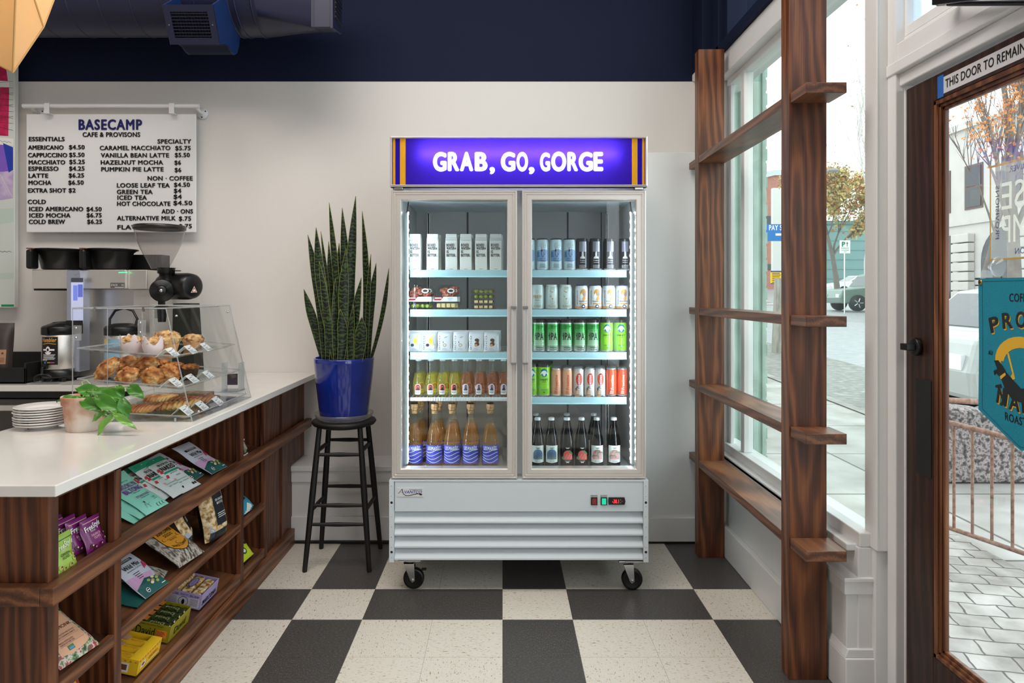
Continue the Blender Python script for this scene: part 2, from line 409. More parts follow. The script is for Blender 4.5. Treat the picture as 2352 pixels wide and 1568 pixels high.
# window wall
struct('wall_right', MB().box(1.22, 1.40, 2.56, 4.14, 0, .525).box(1.25, 1.40, 2.40, 2.56, 0, .525).box(1.22, 1.30, 3.97, 4.3, .525, 2.62)
       .box(1.22, 1.42, 2.36, 4.3, 2.62, 2.74).box(1.15, 1.42, 3.93, 4.3, 2.74, 4.3, 1).box(1.2, 1.42, 3.80, 3.93, 2.74, 4.3, 1)
       .box(1.15, 1.22, 4.02, 4.14, 2.70, 2.74), [WTRIM, NAVY], bevel=.004)
struct('baseboard_right', MB().box(1.192, 1.22, 2.56, 3.88, 0, .165), WTRIM, bevel=.004)
GL = glass('window_glass', (248, 255, 252), 1.4)
wf = MB()
wf.box(1.255, 1.36, 2.40, 3.97, .525, .575).box(1.22, 1.29, 2.42, 3.97, .505, .53)   # stool and bottom rail
wf.box(1.22, 1.30, 3.93, 3.99, .53, 2.62).box(1.25, 1.302, 3.87, 3.93, .53, 2.62).box(1.28, 1.302, 3.83, 3.87, .53, 2.62)
wf.box(1.275, 1.325, 3.605, 3.655, .575, 2.62)
wf.box(1.27, 1.33, 2.42, 3.86, 2.585, 2.62)
w1 = struct('window_1', wf, [WTRIM], bevel=.004)
MB().box(1.298, 1.303, 2.36, 3.63, .57, 2.6).box(1.298, 1.303, 3.63, 3.83, .57, 2.6).build('pane', GL, w1)
uf = MB().box(1.20, 1.36, 2.3, 3.93, 2.74, 2.80, 1).box(1.23, 1.34, 3.74, 3.80, 2.80, 4.3, 1).box(1.26, 1.34, 2.3, 3.74, 2.80, 2.84, 1)
w2 = struct('window_2', uf, [WTRIM, NAVY], bevel=.004)
MB().box(1.298, 1.303, 2.36, 3.76, 2.82, 4.3).build('pane', GL, w2)
# pier between window and door, with its pedestal
struct('pillar_right', MB().box(1.294, 1.42, 2.36, 2.44, .525, 4.3).box(1.30, 1.42, 2.38, 2.57, 0, .53).box(1.330, 1.42, 2.31, 2.36, 0, 4.3), WTRIM, bevel=.004)
ped = MB().box(1.212, 1.31, 2.405, 2.56, .17, .36).box(1.202, 1.312, 2.395, 2.56, .36, .405).box(1.198, 1.314, 2.39, 2.565, .405, .42).box(1.20, 1.335, 2.385, 2.565, 0, .14)
ped.prism([(1.20, .14), (1.335, .14), (1.335, .17), (1.212, .17)], lambda u, q, d: (u, d, q), 2.392, 2.56)
struct('trim_3', ped, WTRIM, bevel=.003, label='white capped pedestal at the foot of the window pier')
# door casing, header and transom
cas = MB().box(1.36, 1.42, 2.306, 2.315, 0, 2.2).box(1.345, 1.42, 1.2, 2.36, 2.118, 2.16).box(1.325, 1.42, 1.2, 2.36, 2.16, 2.20).box(1.335, 1.42, 1.2, 2.36, 2.20, 2.262)
cas.box(1.345, 1.42, 2.345, 2.36, 2.262, 4.3).box(1.36, 1.42, 1.2, 2.345, 2.262, 2.285).box(1.33, 1.42, 1.2, 1.30, 0, 4.3)
struct('trim_4', cas, WTRIM, bevel=.004, label='white casing round the entrance door')
w3 = struct('window_3', MB().box(1.362, 1.41, 2.30, 2.345, 2.285, 4.3).box(1.362, 1.41, 1.3, 2.30, 2.285, 2.32), [WTRIM], bevel=.003)
MB().box(1.384, 1.389, 1.3, 2.31, 2.3, 4.3).build('pane', glass('frosted_glass', (225, 240, 250), 1.45, .1, .35, (235, 242, 250)), w3)
# more storefront behind the viewer
struct('wall_storefront', MB().box(1.36, 1.45, -4, 1.2, 0, .5).box(1.36, 1.45, -4, 1.2, 3.3, 4.3).box(1.36, 1.45, -1.5, -1.2, .5, 3.3).box(1.36, 1.45, .9, 1.2, .5, 3.3), WTRIM)
# ---- entrance door
DW = wood('dark_stained_door', (26, 13, 9), (48, 25, 16), (74, 42, 27), 'Z', .38)
X0 = 1.362
dr = tag(MB().box(X0, X0+.045, 2.16, 2.303, .012, 2.105).box(X0, X0+.045, 1.40, 2.16, 1.994+.03, 2.105).box(X0, X0+.045, 1.40, 2.16, .012, .27)
         .box(X0, X0+.045, 1.33, 1.48, .012, 2.105).build('door_1', DW, None, .004), None, None, None, 'structure')
mo = MB()
for a, b, e in ((0, .014, .008), (.014, .024, .016), (.024, .034, .022)):
    mo.box(X0-.006+e, X0+.03, 2.16-b, 2.16-a, .27+a, 2.024-a).box(X0-.006+e, X0+.03, 1.48, 2.16-a, 2.024-b, 2.024-a).box(X0-.006+e, X0+.03, 1.48, 2.16-a, .27+a, .27+b)
mo.build('glazing_bead', wood('door_bead', (60, 32, 20), (104, 62, 40), (140, 92, 60), 'Z', .3), dr, .002)
MB().box(X0+.022, X0+.024, 1.46, 2.14, .29, 2.0).build('pane', glass('door_glass', (252, 255, 254), 1.4), dr)
MB().box(X0-.004, X0+.001, 2.165, 2.245, .83, 1.14).build('push_plate', mat('black_plate', (22, 22, 24), .45), dr, .002)
kb = MB().lathe([(0, -.004), (.030, -.004), (.030, -.016), (.026, -.02), (0, -.02)], 24, (X0, 2.236, 1.243), axis='X')
kb.box(X0-.05, X0-.02, 2.218, 2.254, 1.232, 1.254); kb.build('thumb_turn', BLACK, dr, .003)
# THIS DOOR TO REMAIN UNLOCKED
st = MB().box(X0-.0012, X0+.0004, 1.60, 2.128, 2.034, 2.085).box(X0-.0014, X0+.0004, 2.106, 2.135, 2.026, 2.094, 1)
a = Art().text('THIS DOOR TO REMAIN UNLOCKED', .004, .014, .026, 2, w=.49, bold=.012)
a.emit(st, lambda u, v, h: (X0-.0013-h, 2.100-u, 2.034+v))
st.build('door_notice', [col('notice_silver', (205, 204, 206), .4), col('blue_tape', (36, 98, 176), .5), INK], dr)
# mirrored window decal read from the street
dec = MB(); OC = lambda u, v, h: (X0+.026+h, 1.66+u, 1.50+v)
a = Art().rect(.0, .01, .285, .28, 0, 0).text('OREGON', .14, .025, .016, 1, align='C', bold=.01).text('HOOD RIVER', .14, .25, .016, 1, align='C', bold=.01)
a.text('PROVISIONS', .262, .07, .014, 1, w=.15, rot=PI/2, bold=.01).text('BASE', .14, .15, .075, 2, align='C', w=.2).text('CAMP', .14, .058, .075, 2, align='C', w=.2)
for r in ((0, .01, .285, .016), (0, .274, .285, .28), (0, .01, .005, .28), (.28, .01, .285, .28)): a.rect(*r, 3, 1)
a.emit(dec, OC)
dec.build('window_decal', [glass('decal_film', (245, 245, 240), 1.3, .1, .18), col('decal_navy', (40, 42, 130), .5), glass('decal_white', (210, 208, 200), 1.3, .1, .85, (235, 233, 225)), col('decal_gold', (222, 166, 44), .5)], dr)
# door closer arm
t = thing('door_closer', 'black door closer arm above the entrance door', 'door closer', (1.30, 1.75, 2.2))
MB().prism([(2.02, 2.292), (2.03, 2.30), (1.60, 2.155), (1.60, 2.125), (2.02, 2.27)], lambda u, q, d: (d, u, q), 1.27, 1.285).build('main_arm', BLACK, t, .002)
MB().tube([(1.30, 1.99, 2.262), (1.32, 1.6, 2.10)], .007, 8).build('forearm', BLACK, t)
MB().lathe([(0, -.012), (.012, -.012), (.012, .03), (0, .03)], 16, (1.285, 1.995, 2.27), axis='X').build('pivot', CHROME, t)
MB().box(1.28, 1.335, 1.4, 1.62, 2.08, 2.17).build('closer_body', BLACK, t, .004)

# ================================================================ OUTSIDE
def ground_z(y): 
    if y < 7: return -.05
    if y < 32: return -.05+(y-7)*.026
    return .60+(y-32)*.0375
CONC = speckle('sidewalk_concrete', (150, 148, 145), [(.3, (122, 120, 117)), (.55, (152, 150, 147)), (.75, (170, 168, 164))], 3, .7)
ASPH = speckle('wet_asphalt', (120, 122, 126), [(.3, (140, 142, 146)), (.7, (166, 168, 172))], 6, .45)
GUT = speckle('old_asphalt', (105, 104, 101), [(.35, (112, 111, 107)), (.6, (138, 137, 133)), (.72, (172, 170, 166))], 9, .6)
def strip(name, x0, x1, y0, y1, m, dz=0.0, n=24):
    mb = MB().grid(lambda u, v: (x0+(x1-x0)*u, y0+(y1-y0)*v, ground_z(y0+(y1-y0)*v)+dz), 2, n, smooth=False)
    return struct(name, mb, m)
def slab_mat():
    m = mat('concrete_slabs', (150, 148, 145), .6); nt = m.node_tree; b = nt.nodes['Principled BSDF']; L = nt.links.new
    tc = nt.nodes.new('ShaderNodeTexCoord'); br = nt.nodes.new('ShaderNodeTexBrick'); L(tc.outputs['Object'], br.inputs[0])
    br.offset = .0; br.inputs['Scale'].default_value = 1; br.inputs['Brick Width'].default_value = 1.5; br.inputs['Row Height'].default_value = 1.25
    br.inputs['Mortar Size'].default_value = .012; br.inputs['Color1'].default_value = lin((186, 185, 182)); br.inputs['Color2'].default_value = lin((170, 169, 167)); br.inputs['Mortar'].default_value = lin((105, 103, 98))
    n = nt.nodes.new('ShaderNodeTexNoise'); n.inputs['Scale'].default_value = 2.5; n.inputs['Detail'].default_value = 6; L(tc.outputs['Object'], n.inputs['Vector'])
    r = ramp(nt, [(.3, (205, 203, 198)), (.7, (255, 255, 255))]); L(n.outputs[0], r.inputs[0])
    mx = nt.nodes.new('ShaderNodeMix'); mx.data_type = 'RGBA'; mx.blend_type = 'MULTIPLY'; mx.inputs[0].default_value = 1
    L(br.outputs[0], mx.inputs[6]); L(r.outputs[0], mx.inputs[7]); L(mx.outputs[2], b.inputs['Base Color']); return m
def paver_mat():
    m = mat('stone_pavers', (150, 148, 145), .5); nt = m.node_tree; b = nt.nodes['Principled BSDF']; L = nt.links.new
    tc = nt.nodes.new('ShaderNodeTexCoord'); mp = nt.nodes.new('ShaderNodeMapping'); mp.inputs['Rotation'].default_value = (0, 0, math.radians(12)); L(tc.outputs['Object'], mp.inputs[0])
    n0 = nt.nodes.new('ShaderNodeTexNoise'); n0.inputs['Scale'].default_value = 9; L(mp.outputs[0], n0.inputs['Vector'])
    ad = nt.nodes.new('ShaderNodeVectorMath'); ad.operation = 'MULTIPLY_ADD'; L(n0.outputs['Color'], ad.inputs[0]); ad.inputs[1].default_value = (.035, .03, 0); L(mp.outputs[0], ad.inputs[2])
    br = nt.nodes.new('ShaderNodeTexBrick'); L(ad.outputs[0], br.inputs[0]); br.inputs['Scale'].default_value = 1; br.inputs['Brick Width'].default_value = .17; br.inputs['Row Height'].default_value = .125
    br.inputs['Mortar Size'].default_value = .0045; br.inputs['Color1'].default_value = lin((200, 197, 193)); br.inputs['Color2'].default_value = lin((178, 175, 171)); br.inputs['Mortar'].default_value = lin((88, 84, 80))
    n = nt.nodes.new('ShaderNodeTexNoise'); n.inputs['Scale'].default_value = 5; n.inputs['Detail'].default_value = 6; L(tc.outputs['Object'], n.inputs['Vector'])
    r = ramp(nt, [(.3, (175, 172, 168)), (.65, (255, 255, 255))]); L(n.outputs[0], r.inputs[0])
    mx = nt.nodes.new('ShaderNodeMix'); mx.data_type = 'RGBA'; mx.blend_type = 'MULTIPLY'; mx.inputs[0].default_value = 1
    L(br.outputs[0], mx.inputs[6]); L(r.outputs[0], mx.inputs[7]); L(mx.outputs[2], b.inputs['Base Color'])
    return m
struct('pavement', MB().box(1.36, 2.75, -4, 4.3, -.12, -.045), paver_mat())
struct('sidewalk', MB().grid(lambda u, v: (1.4+(4.4-1.4)*u, 3.6+v*70, ground_z(3.6+v*70)-.004), 2, 60, smooth=False), slab_mat())
struct('sidewalk_apron', MB().grid(lambda u, v: (2.7+1.7*u, -6+10.0*v, -.052), 2, 4, smooth=False), slab_mat())
strip('street_gutter', 4.4, 6.7, -8, 90, GUT, -.05, 60)
strip('street', 6.7, 70, -8, 140, ASPH, -.052, 70)
strip('curb', 4.28, 4.42, 4, 80, CONC, .01, 40)
strip('street_markings', 9.5, 15, 37.2, 37.5, col('road_paint_white', (235, 235, 232), .6), .01, 2)
strip('street_markings', 6.7, 13, 41.2, 41.5, MATS['road_paint_white'], .01, 2)
strip('curb', 14.2, 15.6, 39.6, 40.0, col('road_paint_yellow', (232, 170, 40), .6), .1, 2)
SAGE = speckle('sage_paint_brick', (172, 194, 184), [(.3, (150, 174, 164)), (.6, (176, 198, 188)), (.8, (186, 206, 197))], 7, .7, bump=.3)
pl = MB().box(1.33, 1.585, 4.1, 4.7, -.05, 5)
pl.box(1.42, 1.45, 4.07, 4.11, -.05, 5).box(1.50, 1.53, 4.08, 4.11, -.05, 5).box(1.555, 1.575, 4.085, 4.11, -.05, 5)
for k in range(60): pl.box(1.575, 1.597+.004*(k % 2), 4.12, 4.6, -.05+k*.084, .02+k*.084)
struct('column_exterior', pl, SAGE, label='sage green painted brick pilaster outside the window', bevel=.004)
# far buildings
TEAL = col('teal_siding', (112, 146, 144), .6); RED = mat('red_brick_far', (178, 126, 114), .8, var=.12, vs=3)
t = thing('teal_building', 'teal sided building beyond the parked cars', 'building', (30, 74, ground_z(70)))
mb = MB().box(27, 60, 72, 90, 0, 8.6)
for k in range(8): mb.box(26.97, 60, 71.93, 72, .9+k, .97+k)
mb.box(32.8, 34, 71.6, 72, 0, 8.6).build('wall', TEAL, t); MB().box(27, 60.2, 71.8, 90, 8.6, 9).build('roof_edge', col('teal_dark', (78, 112, 112), .6), t)
t = thing('red_building', 'red brick building far down the street', 'building', (24, 66, ground_z(62)))
mb = MB().prism([(13, 1.0), (26.9, 1.0), (26.9, 12.4), (25.5, 12.4), (13, 9.4)], lambda u, q, d: (u, d, q), 64, 71)
mb.build('wall', RED, t)
MB().prism([(13, 9.4), (25.5, 12.4), (26.95, 12.4), (26.95, 12.9), (25.4, 12.9), (13, 9.9)], lambda u, q, d: (u, d, q), 63.8, 71).build('roof_edge', col('pale_fascia', (196, 204, 204), .6), t)
MB().box(22, 26, 63.9, 64.1, 7.2, 8.6).build('window', col('dark_glass', (70, 78, 84), .15), t); MB().box(24.6, 26.6, 63.9, 64.1, 3.6, 4.1).build('window', MATS['dark_glass'], t)
t = thing('pale_pillar_sign', 'pale blank pylon sign panel in front of the red building', 'sign', (21.6, 52, 0))
MB().box(20.6, 23, 52, 52.4, 2.6, 9.4).build('panel', col('pylon_white', (214, 216, 212), .6), t, .05); MB().box(21.6, 21.9, 52.1, 52.3, 1.0, 2.6).build('post', STEEL, t)
t = thing('pay_sign', 'blue pay station sign on a post beside the red building', 'sign', (10.9, 27.5, .45))
mb = MB().box(10.62, 11.7, 27.5, 27.53, 3.5, 4.18)
Art().text('PAY STATION', .12, .44, .2, 1, w=1.3, bold=.03).rect(.38, .22, .8, .31, 1).emit(mb, on_front(10.62, 27.5, 3.5)); mb.build('sign_panel', [col('sign_blue', (28, 118, 190), .4), WHITE], t, 0)
MB().tube([(11.55, 27.56, .4), (11.55, 27.56, 4.2)], .04).build('post', STEEL, t)
t = thing('yellow_sign', 'yellow notice board with blue border near the wooden pole', 'sign', (16.4, 41.5, .95))
mb = MB().box(16.3, 17.15, 41.5, 41.53, 1.95, 2.75)
a = Art()
for k in range(6): a.rect(.1, .08+k*.11, .62-.06*(k % 2), .12+k*.11, 1)
a.rect(0, .72, .85, .8, 2); a.rect(0, 0, .85, .05, 2).emit(mb, on_front(16.3, 41.5, 1.95)); mb.build('sign_panel', [col('sign_yellow', (240, 196, 60), .5), INK, col('sign_deepblue', (40, 60, 150), .5)], t)
MB().tube([(16.7, 41.56, .9), (16.7, 41.56, 2.7)], .04).build('post', STEEL, t)
t = thing('parking_sign', 'white and green parking arrow sign on a thin pole', 'sign', (15.05, 30, .55))
mb = MB().box(14.82, 15.27, 29.97, 30, 3.15, 3.72)
Art().text('P', .08, .3, .2, 1, bold=.05).text('PARKING', .05, .2, .05, 1, w=.34).text('COLUMBIA', .05, .11, .05, 1, w=.34).text('LOT', .17, .04, .045, 1).poly([(.3, .3), (.33, .3), (.33, .42), (.37, .42), (.315, .5), (.26, .42), (.3, .42)], 1).emit(mb, on_front(14.82, 29.97, 3.15), gap=.002)
mb.build('sign_panel', [WHITE, col('sign_green', (20, 120, 80), .5)], t); MB().tube([(15.05, 30.03, .5), (15.05, 30.03, 3.7)], .03).build('post', STEEL, t)
t = tag(MB().tube([px(1788, 640, 15), px(1781, 846, 15)], [.085, .1], 12).build('utility_pole', wood('weathered_pole', (120, 116, 108), (150, 146, 138), (176, 172, 164), 'Z', .8)), 'weathered wooden pole standing on the sidewalk edge', 'pole')
t = thing('street_light', 'grey cobra-head street light arm behind the maple', 'street light', px(1880, 400, 40))
MB().tube([px(1870, 640, 40), px(1870, 410, 40), px(1885, 398, 40), px(1905, 392, 40)], .07).build('pole', col('lamp_grey', (130, 134, 136), .5), t)
MB().ball(px(1914, 391, 40), .35, .16, .11).build('lamp_head', MATS['lamp_grey'], t)
def car(name, label, loc, rz, body, prof, wins, L, W=1.75, wr=.34, wx=(.18, .79), rackh=None):
    """prof: side outline (fraction of length, height); wins: list of side window outlines"""
    t = thing(name, label, 'car', loc, rz)
    mb = MB(); n = len(prof)
    def sec(y, k): return [((u-.5)*L, y, .28+(h-.28)*k if h > .9 else h) for u, h in prof]
    hw = W/2
    rings = [[((u-.5)*L, s*(hw-.04-max(0, h-.9)*.24), h) for u, h in prof] for s in (-1, 1)]
    mb.add(rings[0]+rings[1], [tuple(range(n)), tuple(range(n, 2*n))[::-1]]+[(i, n+i, n+(i+1) % n, (i+1) % n) for i in range(n)])
    mb.build('car_body', body, t, .06, world=False)
    for wv in wins:
        for s in (-1, 1):
            MB().prism(wv, lambda u, q, d: ((u-.5)*L, s*(hw-.035-max(0, q-.9)*.24+d), q), 0, .012).build('side_window', col('car_glass', (46, 54, 58), .08, spec=.8), t, world=False)
    i0 = max(range(n-1), key=lambda i: (prof[i+1][1]-prof[i][1] > .2)*prof[i+1][1]); (ua, ha), (ub, hb) = prof[i0], prof[i0+1]
    def wsp(k, y): u, h = ua+(ub-ua)*k, ha+(hb-ha)*k; return ((u-.5)*L-.012, y*(hw-.16-max(0, h-.9)*.24), h+.006)
    MB().add([wsp(.1, -1), wsp(.1, 1), wsp(.92, 1), wsp(.92, -1)], [(0, 1, 2, 3)]).build('windscreen', MATS['car_glass'], t, world=False)
    for u in wx:
        for s in (-1, 1):
            k = MB().lathe([(0, .09), (wr*.62, .09), (wr*.66, .11), (wr, .10), (wr, -.10), (0, -.10)], 28, ((u-.5)*L, s*(hw-.07), wr), axis='Y', ms=[1, 1, 0, 0, 0])
            for q in range(5):
                ang = q*2*PI/5; c, d = math.cos(ang), math.sin(ang)
                k.tube([((u-.5)*L+.05*c, s*(hw+.03), wr+.05*d), ((u-.5)*L+wr*.6*c, s*(hw+.03), wr+wr*.6*d)], .03, 6, 2)
            k.build('wheel', [BLACKM, col('hub_dark', (60, 62, 64), .5), CHROME], t, world=False)
    for s in (-1, 1): MB().box(-.502*L, -.462*L+.08, s*hw*.65-.13, s*hw*.65+.13, .62, .78).build('headlight', col('lamp_lens', (220, 224, 226), .2), t, world=False)
    m_ = MB(); m_.box(-.1*L, -.1*L+.14, -hw-.16, -hw+.02, .98, 1.12).build('wing_mirror', body, t, .02, world=False)
    if rackh: MB().tube([(-.05*L, -.6, rackh), (.3*L, -.6, rackh)], .02).tube([(-.05*L, .6, rackh), (.3*L, .6, rackh)], .02).build('roof_rack', BLACK, t, world=False)
    return t
SUV = [(.02, .35), (0, .6), (.03, .98), (.27, 1.08), (.36, 1.66), (.45, 1.76), (.93, 1.76), (.985, 1.1), (1, .6), (.98, .35)]
SUVW = [[(.31, 1.12), (.375, 1.60), (.6, 1.66), (.6, 1.12)], [(.62, 1.12), (.62, 1.66), (.90, 1.64), (.955, 1.14)]]
SED = [(.01, .32), (0, .62), (.04, .84), (.26, .98), (.42, 1.42), (.66, 1.46), (.86, 1.04), (.98, .98), (1, .6), (.98, .32)]
SEDW = [[(.30, 1.0), (.425, 1.36), (.56, 1.39), (.56, 1.0)], [(.58, 1.0), (.58, 1.39), (.67, 1.38), (.80, 1.02)]]
car('car', 'dark green off-road car parked across the street', (17.6, 32, ground_z(32)-.02), 0, mat('green_car_paint', (104, 122, 112), .3, coat=.4), SUV, SUVW, 4.4, 1.85, .37)
car('car', 'white car parked beyond the dark green one', (26.3, 50.5, ground_z(50.5)-.05), 0, mat('white_car_paint', (222, 226, 228), .3, coat=.4), SED, SEDW, 4.6, 1.8, .33)
car('car', 'silver white car at the curb outside the door glass', (7.0, 7.72, -.02), math.radians(-5), mat('silver_car_paint', (158, 164, 160), .28, coat=.5), 
    [(.01, .3), (0, .6), (.02, .95), (.06, 1.02), (.17, 1.46), (.24, 1.5), (.55, 1.52), (.70, 1.1), (.96, .95), (1, .6), (.99, .3)], 
    [[(.09, 1.04), (.185, 1.40), (.30, 1.44), (.34, 1.04)], [(.38, 1.04), (.36, 1.44), (.54, 1.44), (.64, 1.1), (.64, 1.04)]], 4.2, 1.75, .33, (.2, .8), 1.58)
# cream building across the street
CR = mat('cream_stucco', (190, 187, 181), .75, var=.04, vs=2); DG = col('dark_window_glass', (58, 60, 62), .12)
XB = 18.0
t = thing('cream_building', 'cream stucco two-storey building across the street', 'building', (XB, 24, .4))
MB().box(XB, XB+10, 14, 30.6, 0, 7.75).build('wall', CR, t)
MB().box(XB-.15, XB+10, 13.9, 30.7, 7.75, 8.0).box(XB-.08, XB, 14, 30.6, 4.05, 4.22).build('cornice', CR, t)
for y0 in (27.4, 25.55, 23.6, 21.7): 
    f = MB().box(XB-.03, XB+.02, y0, y0+1.0, 4.62, 6.32).build('window', col('window_brown', (96, 78, 70), .5), t)
    MB().box(XB-.05, XB-.02, y0+.08, y0+.92, 5.5, 6.24).box(XB-.05, XB-.02, y0+.08, y0+.92, 4.7, 5.42).build('pane', DG, f)
for y0 in (26.0, 22.4):
    mb = MB()
    for k in range(9): mb.box(XB-.28, XB, y0, y0+1.0, .4+k*.37, .73+k*.37)
    mb.build('rusticated_pier', CR, t, .03)
mb = MB().prism([(24.4+1.2*math.cos(a), 2.6+1.2*math.sin(a)) for a in [PI*k/14 for k in range(15)]]+[(23.2, .4), (25.6, .4)], lambda u, q, d: (d, u, q), XB-.06, XB+.02)
mb.build('arched_doorway', DG, t); MB().box(XB-.06, XB+.02, 27.3, 28.6, .4, 3.7).build('shop_window', DG, t)
# trees
def tree(name, label, base, h, spread, seed, bark, leaf=None, nleaf=0, up=.8, trunk=.16, lsize=.09, lz=(.3, 1), narrow=1.0, n1=9):
    rnd = random.Random(seed); t = thing(name, label, 'tree', base); mb = MB(); tips = []
    def grow(p, d, ln, r, lev):
        pts = [p]; rr = [r]; q = Vector(p)
        k = 5
        for i in range(k):
            d = (d+Vector((rnd.uniform(-.18, .18), rnd.uniform(-.18, .18), up*.09))).normalized(); q = q+d*ln/k; pts.append(q); rr.append(r*(1-.8*(i+1)/k))
            if lev < 3 and i > 0:
                for _ in range((n1 if lev == 0 else 3) if lev < 2 else 2):
                    if rnd.random() < .75:
                        a = rnd.uniform(0, 2*PI); s = spread*rnd.uniform(.7, 1.2)*narrow
                        nd = (d+Vector((math.cos(a)*s, math.sin(a)*s, up*.35))).normalized()
                        grow(q, nd, ln*rnd.uniform(.38, .6), rr[-1]*.55+.004, lev+1)
            if lev >= 2: tips.append(q)
        mb.tube(pts, rr, 5 if lev else 9, caps=False)
    grow(Vector(base), Vector((0, 0, 1)), h*.86, trunk, 0)
    mb.build('branches', bark, t)
    if leaf and nleaf:
        lb = MB(); zz = [q for q in tips if base[2]+h*lz[0] < q.z < base[2]+h*lz[1]] or tips
        for _ in range(nleaf):
            q = rnd.choice(zz)+Vector([rnd.gauss(0, lsize*1.6) for _ in range(3)]); s = lsize*rnd.uniform(.6, 1.2)
            a = Vector([rnd.uniform(-1, 1) for _ in range(3)]).normalized()*s; b = Vector([rnd.uniform(-1, 1) for _ in range(3)]).normalized()*s
            lb.add([q-a, q+b, q+a, q-b], [(0, 1, 2, 3)], rnd.randrange(len(leaf)))
        o = lb.build('foliage', leaf, t); o['kind'] = 'stuff'
    return t
BARK = mat('grey_bark', (112, 104, 98), .8, var=.15, vs=5); OR1 = col('leaf_orange', (214, 140, 74), .7); OR2 = col('leaf_amber', (190, 128, 74), .7); GR1 = col('leaf_olive', (168, 166, 112), .7); GR2 = col('leaf_yellow', (208, 184, 120), .7)
b = px(1925, 655, 44); tree('maple_tree', 'yellow and green autumn maple beyond the window', (b.x, 44, ground_z(44)), 8.0, .75, 3, BARK, [GR1, GR2, OR2, GR2], 9000, .35, .2, .11, (.2, 1), 1.0, 4)
b = px(1992, 655, 36); tree('columnar_tree', 'tall bare columnar tree right of the maple', (b.x, 36, ground_z(36)), 13.5, .36, 11, mat('pale_bark', (196, 190, 186), .8), [OR2], 60, 1.6, .13, .07, (.1, .5), .9, 6)
tree('street_tree', 'bare street tree with last orange leaves before the cream building', (9.6, 12.75, .0), 7.4, .5, 5, BARK, [OR1, OR2, OR1], 2600, 1.0, .15, .034, (.2, .9), 1.0, 4)
tree('street_tree', 'thin leafless street tree at the left of the door glass', (12.3, 17.6, .3), 8.0, .5, 23, BARK, [OR1], 260, 1.1, .07, .04, (.3, .9), 1.0, 5)
# ramp railing and granite wall
RUST = speckle('rusty_paint', (150, 112, 96), [(.3, (110, 78, 64)), (.6, (158, 122, 106)), (.8, (176, 146, 132))], 40, .6)
t = thing('ramp_railing', 'rust brown metal railing on the paved ramp outside the door', 'railing', (2.8, 3.9, -.05))
A0, A1 = Vector((2.55, 4.55, 0)), Vector((3.05, 3.05, 0))
def ra(k, z): q = A0.lerp(A1, k); q.z = z; return q
MB().tube([ra(0, .665), ra(1, .57)], .016, 8).build('top_rail', RUST, t); MB().tube([ra(0, -.0), ra(1, .01)], .014, 8).build('bottom_rail', RUST, t)
for k in range(14):
    q = .02+k*.072; MB().tube([ra(q, .0), ra(q, .665-.095*q)], .0085, 8).build('baluster', RUST, t)
MB().tube([(2.9, 5.1, .64), (4.2, 5.1, .57)], .022, 10).tube([(2.92, 5.1, -.05), (2.92, 5.1, .64)], .02, 8).build('handrail', RUST, t)
GRAN = speckle('speckled_granite', (110, 104, 104), [(.36, (46, 44, 46)), (.47, (104, 98, 98)), (.55, (168, 158, 156)), (.66, (92, 86, 88))], 28, .6, 10)
mb = MB().prism([(3.05, -.05), (4.6, -.05), (4.6, .16), (4.15, .26), (3.8, .50), (3.45, .54), (3.05, .58)], lambda u, q, d: (u, d, q), 5.25, 5.6)
tag(mb.build('granite_wall', GRAN, None, .04), 'low speckled granite wall behind the ramp railing', 'wall')
tag(MB().tube([px(2240, 640, 20), px(2352, 640, 20)], .03, 6).tube([px(2240, 655, 20), px(2352, 655, 20)], .02, 6).tube([px(2262, 634, 20), px(2262, 668, 20)], .02, 6).tube([px(2300, 634, 20), px(2300, 668, 20)], .02, 6).build('iron_fence', BLACKM), 'low black iron fence in front of the cream building', 'fence')
# ================================================================ GLASS DOOR COOLER
FX0, FX1, FY0, FY1 = -.527, .680, 3.20, 3.86
WENAM = mat('white_enamel', (208, 218, 224), .35)
LINER = mat('grey_liner', (188, 184, 183), .45)
COOL = thing('display_cooler', 'tall two door glass display cooler with lit purple header sign', 'cooler', (.0765, 3.5, 0))
# liner box, open to the front
c = MB()
c.box(FX0+.005, FX0+.045, 3.262, FY1, .545, 1.918).box(FX1-.045, FX1-.005, 3.262, FY1, .545, 1.918)
c.box(FX0+.045, FX1-.045, 3.82, FY1, .545, 1.918, 1).box(FX0+.045, FX1-.045, 3.262, 3.82, .52, .556, 1).box(FX0+.045, FX1-.045, 3.262, 3.82, 1.872, 1.918)
c.box(.052, .108, 3.262, 3.30, .556, 1.872).box(FX0+.005, FX1-.005, 3.25, FY1, 1.905, 2.148).box(FX0+.005, FX1-.005, 3.25, FY1, .16, .545)
c.box(FX0+.045, FX0+.047, 3.30, 3.82, .56, 1.87, 1).box(FX1-.047, FX1-.045, 3.30, 3.82, .56, 1.87, 1)
c.box(-.2, -.19, 3.818, 3.822, .56, 1.87, 2).box(.36, .37, 3.818, 3.822, .56, 1.87, 2).box(.55, .556, 3.818, 3.822, .56, 1.87, 2)
c.build('cabinet', [WENAM, LINER, col('liner_seam', (70, 70, 72), .5)], COOL, .002)
for x in (-.42, .035, .575): # slotted shelf standards
    MB().box(x, x+.016, 3.80, 3.815, .57, 1.86).box(x+.004, x+.012, 3.797, 3.80, .57, 1.86, 1).build('shelf_standard', [STEEL, BLACKM], COOL)
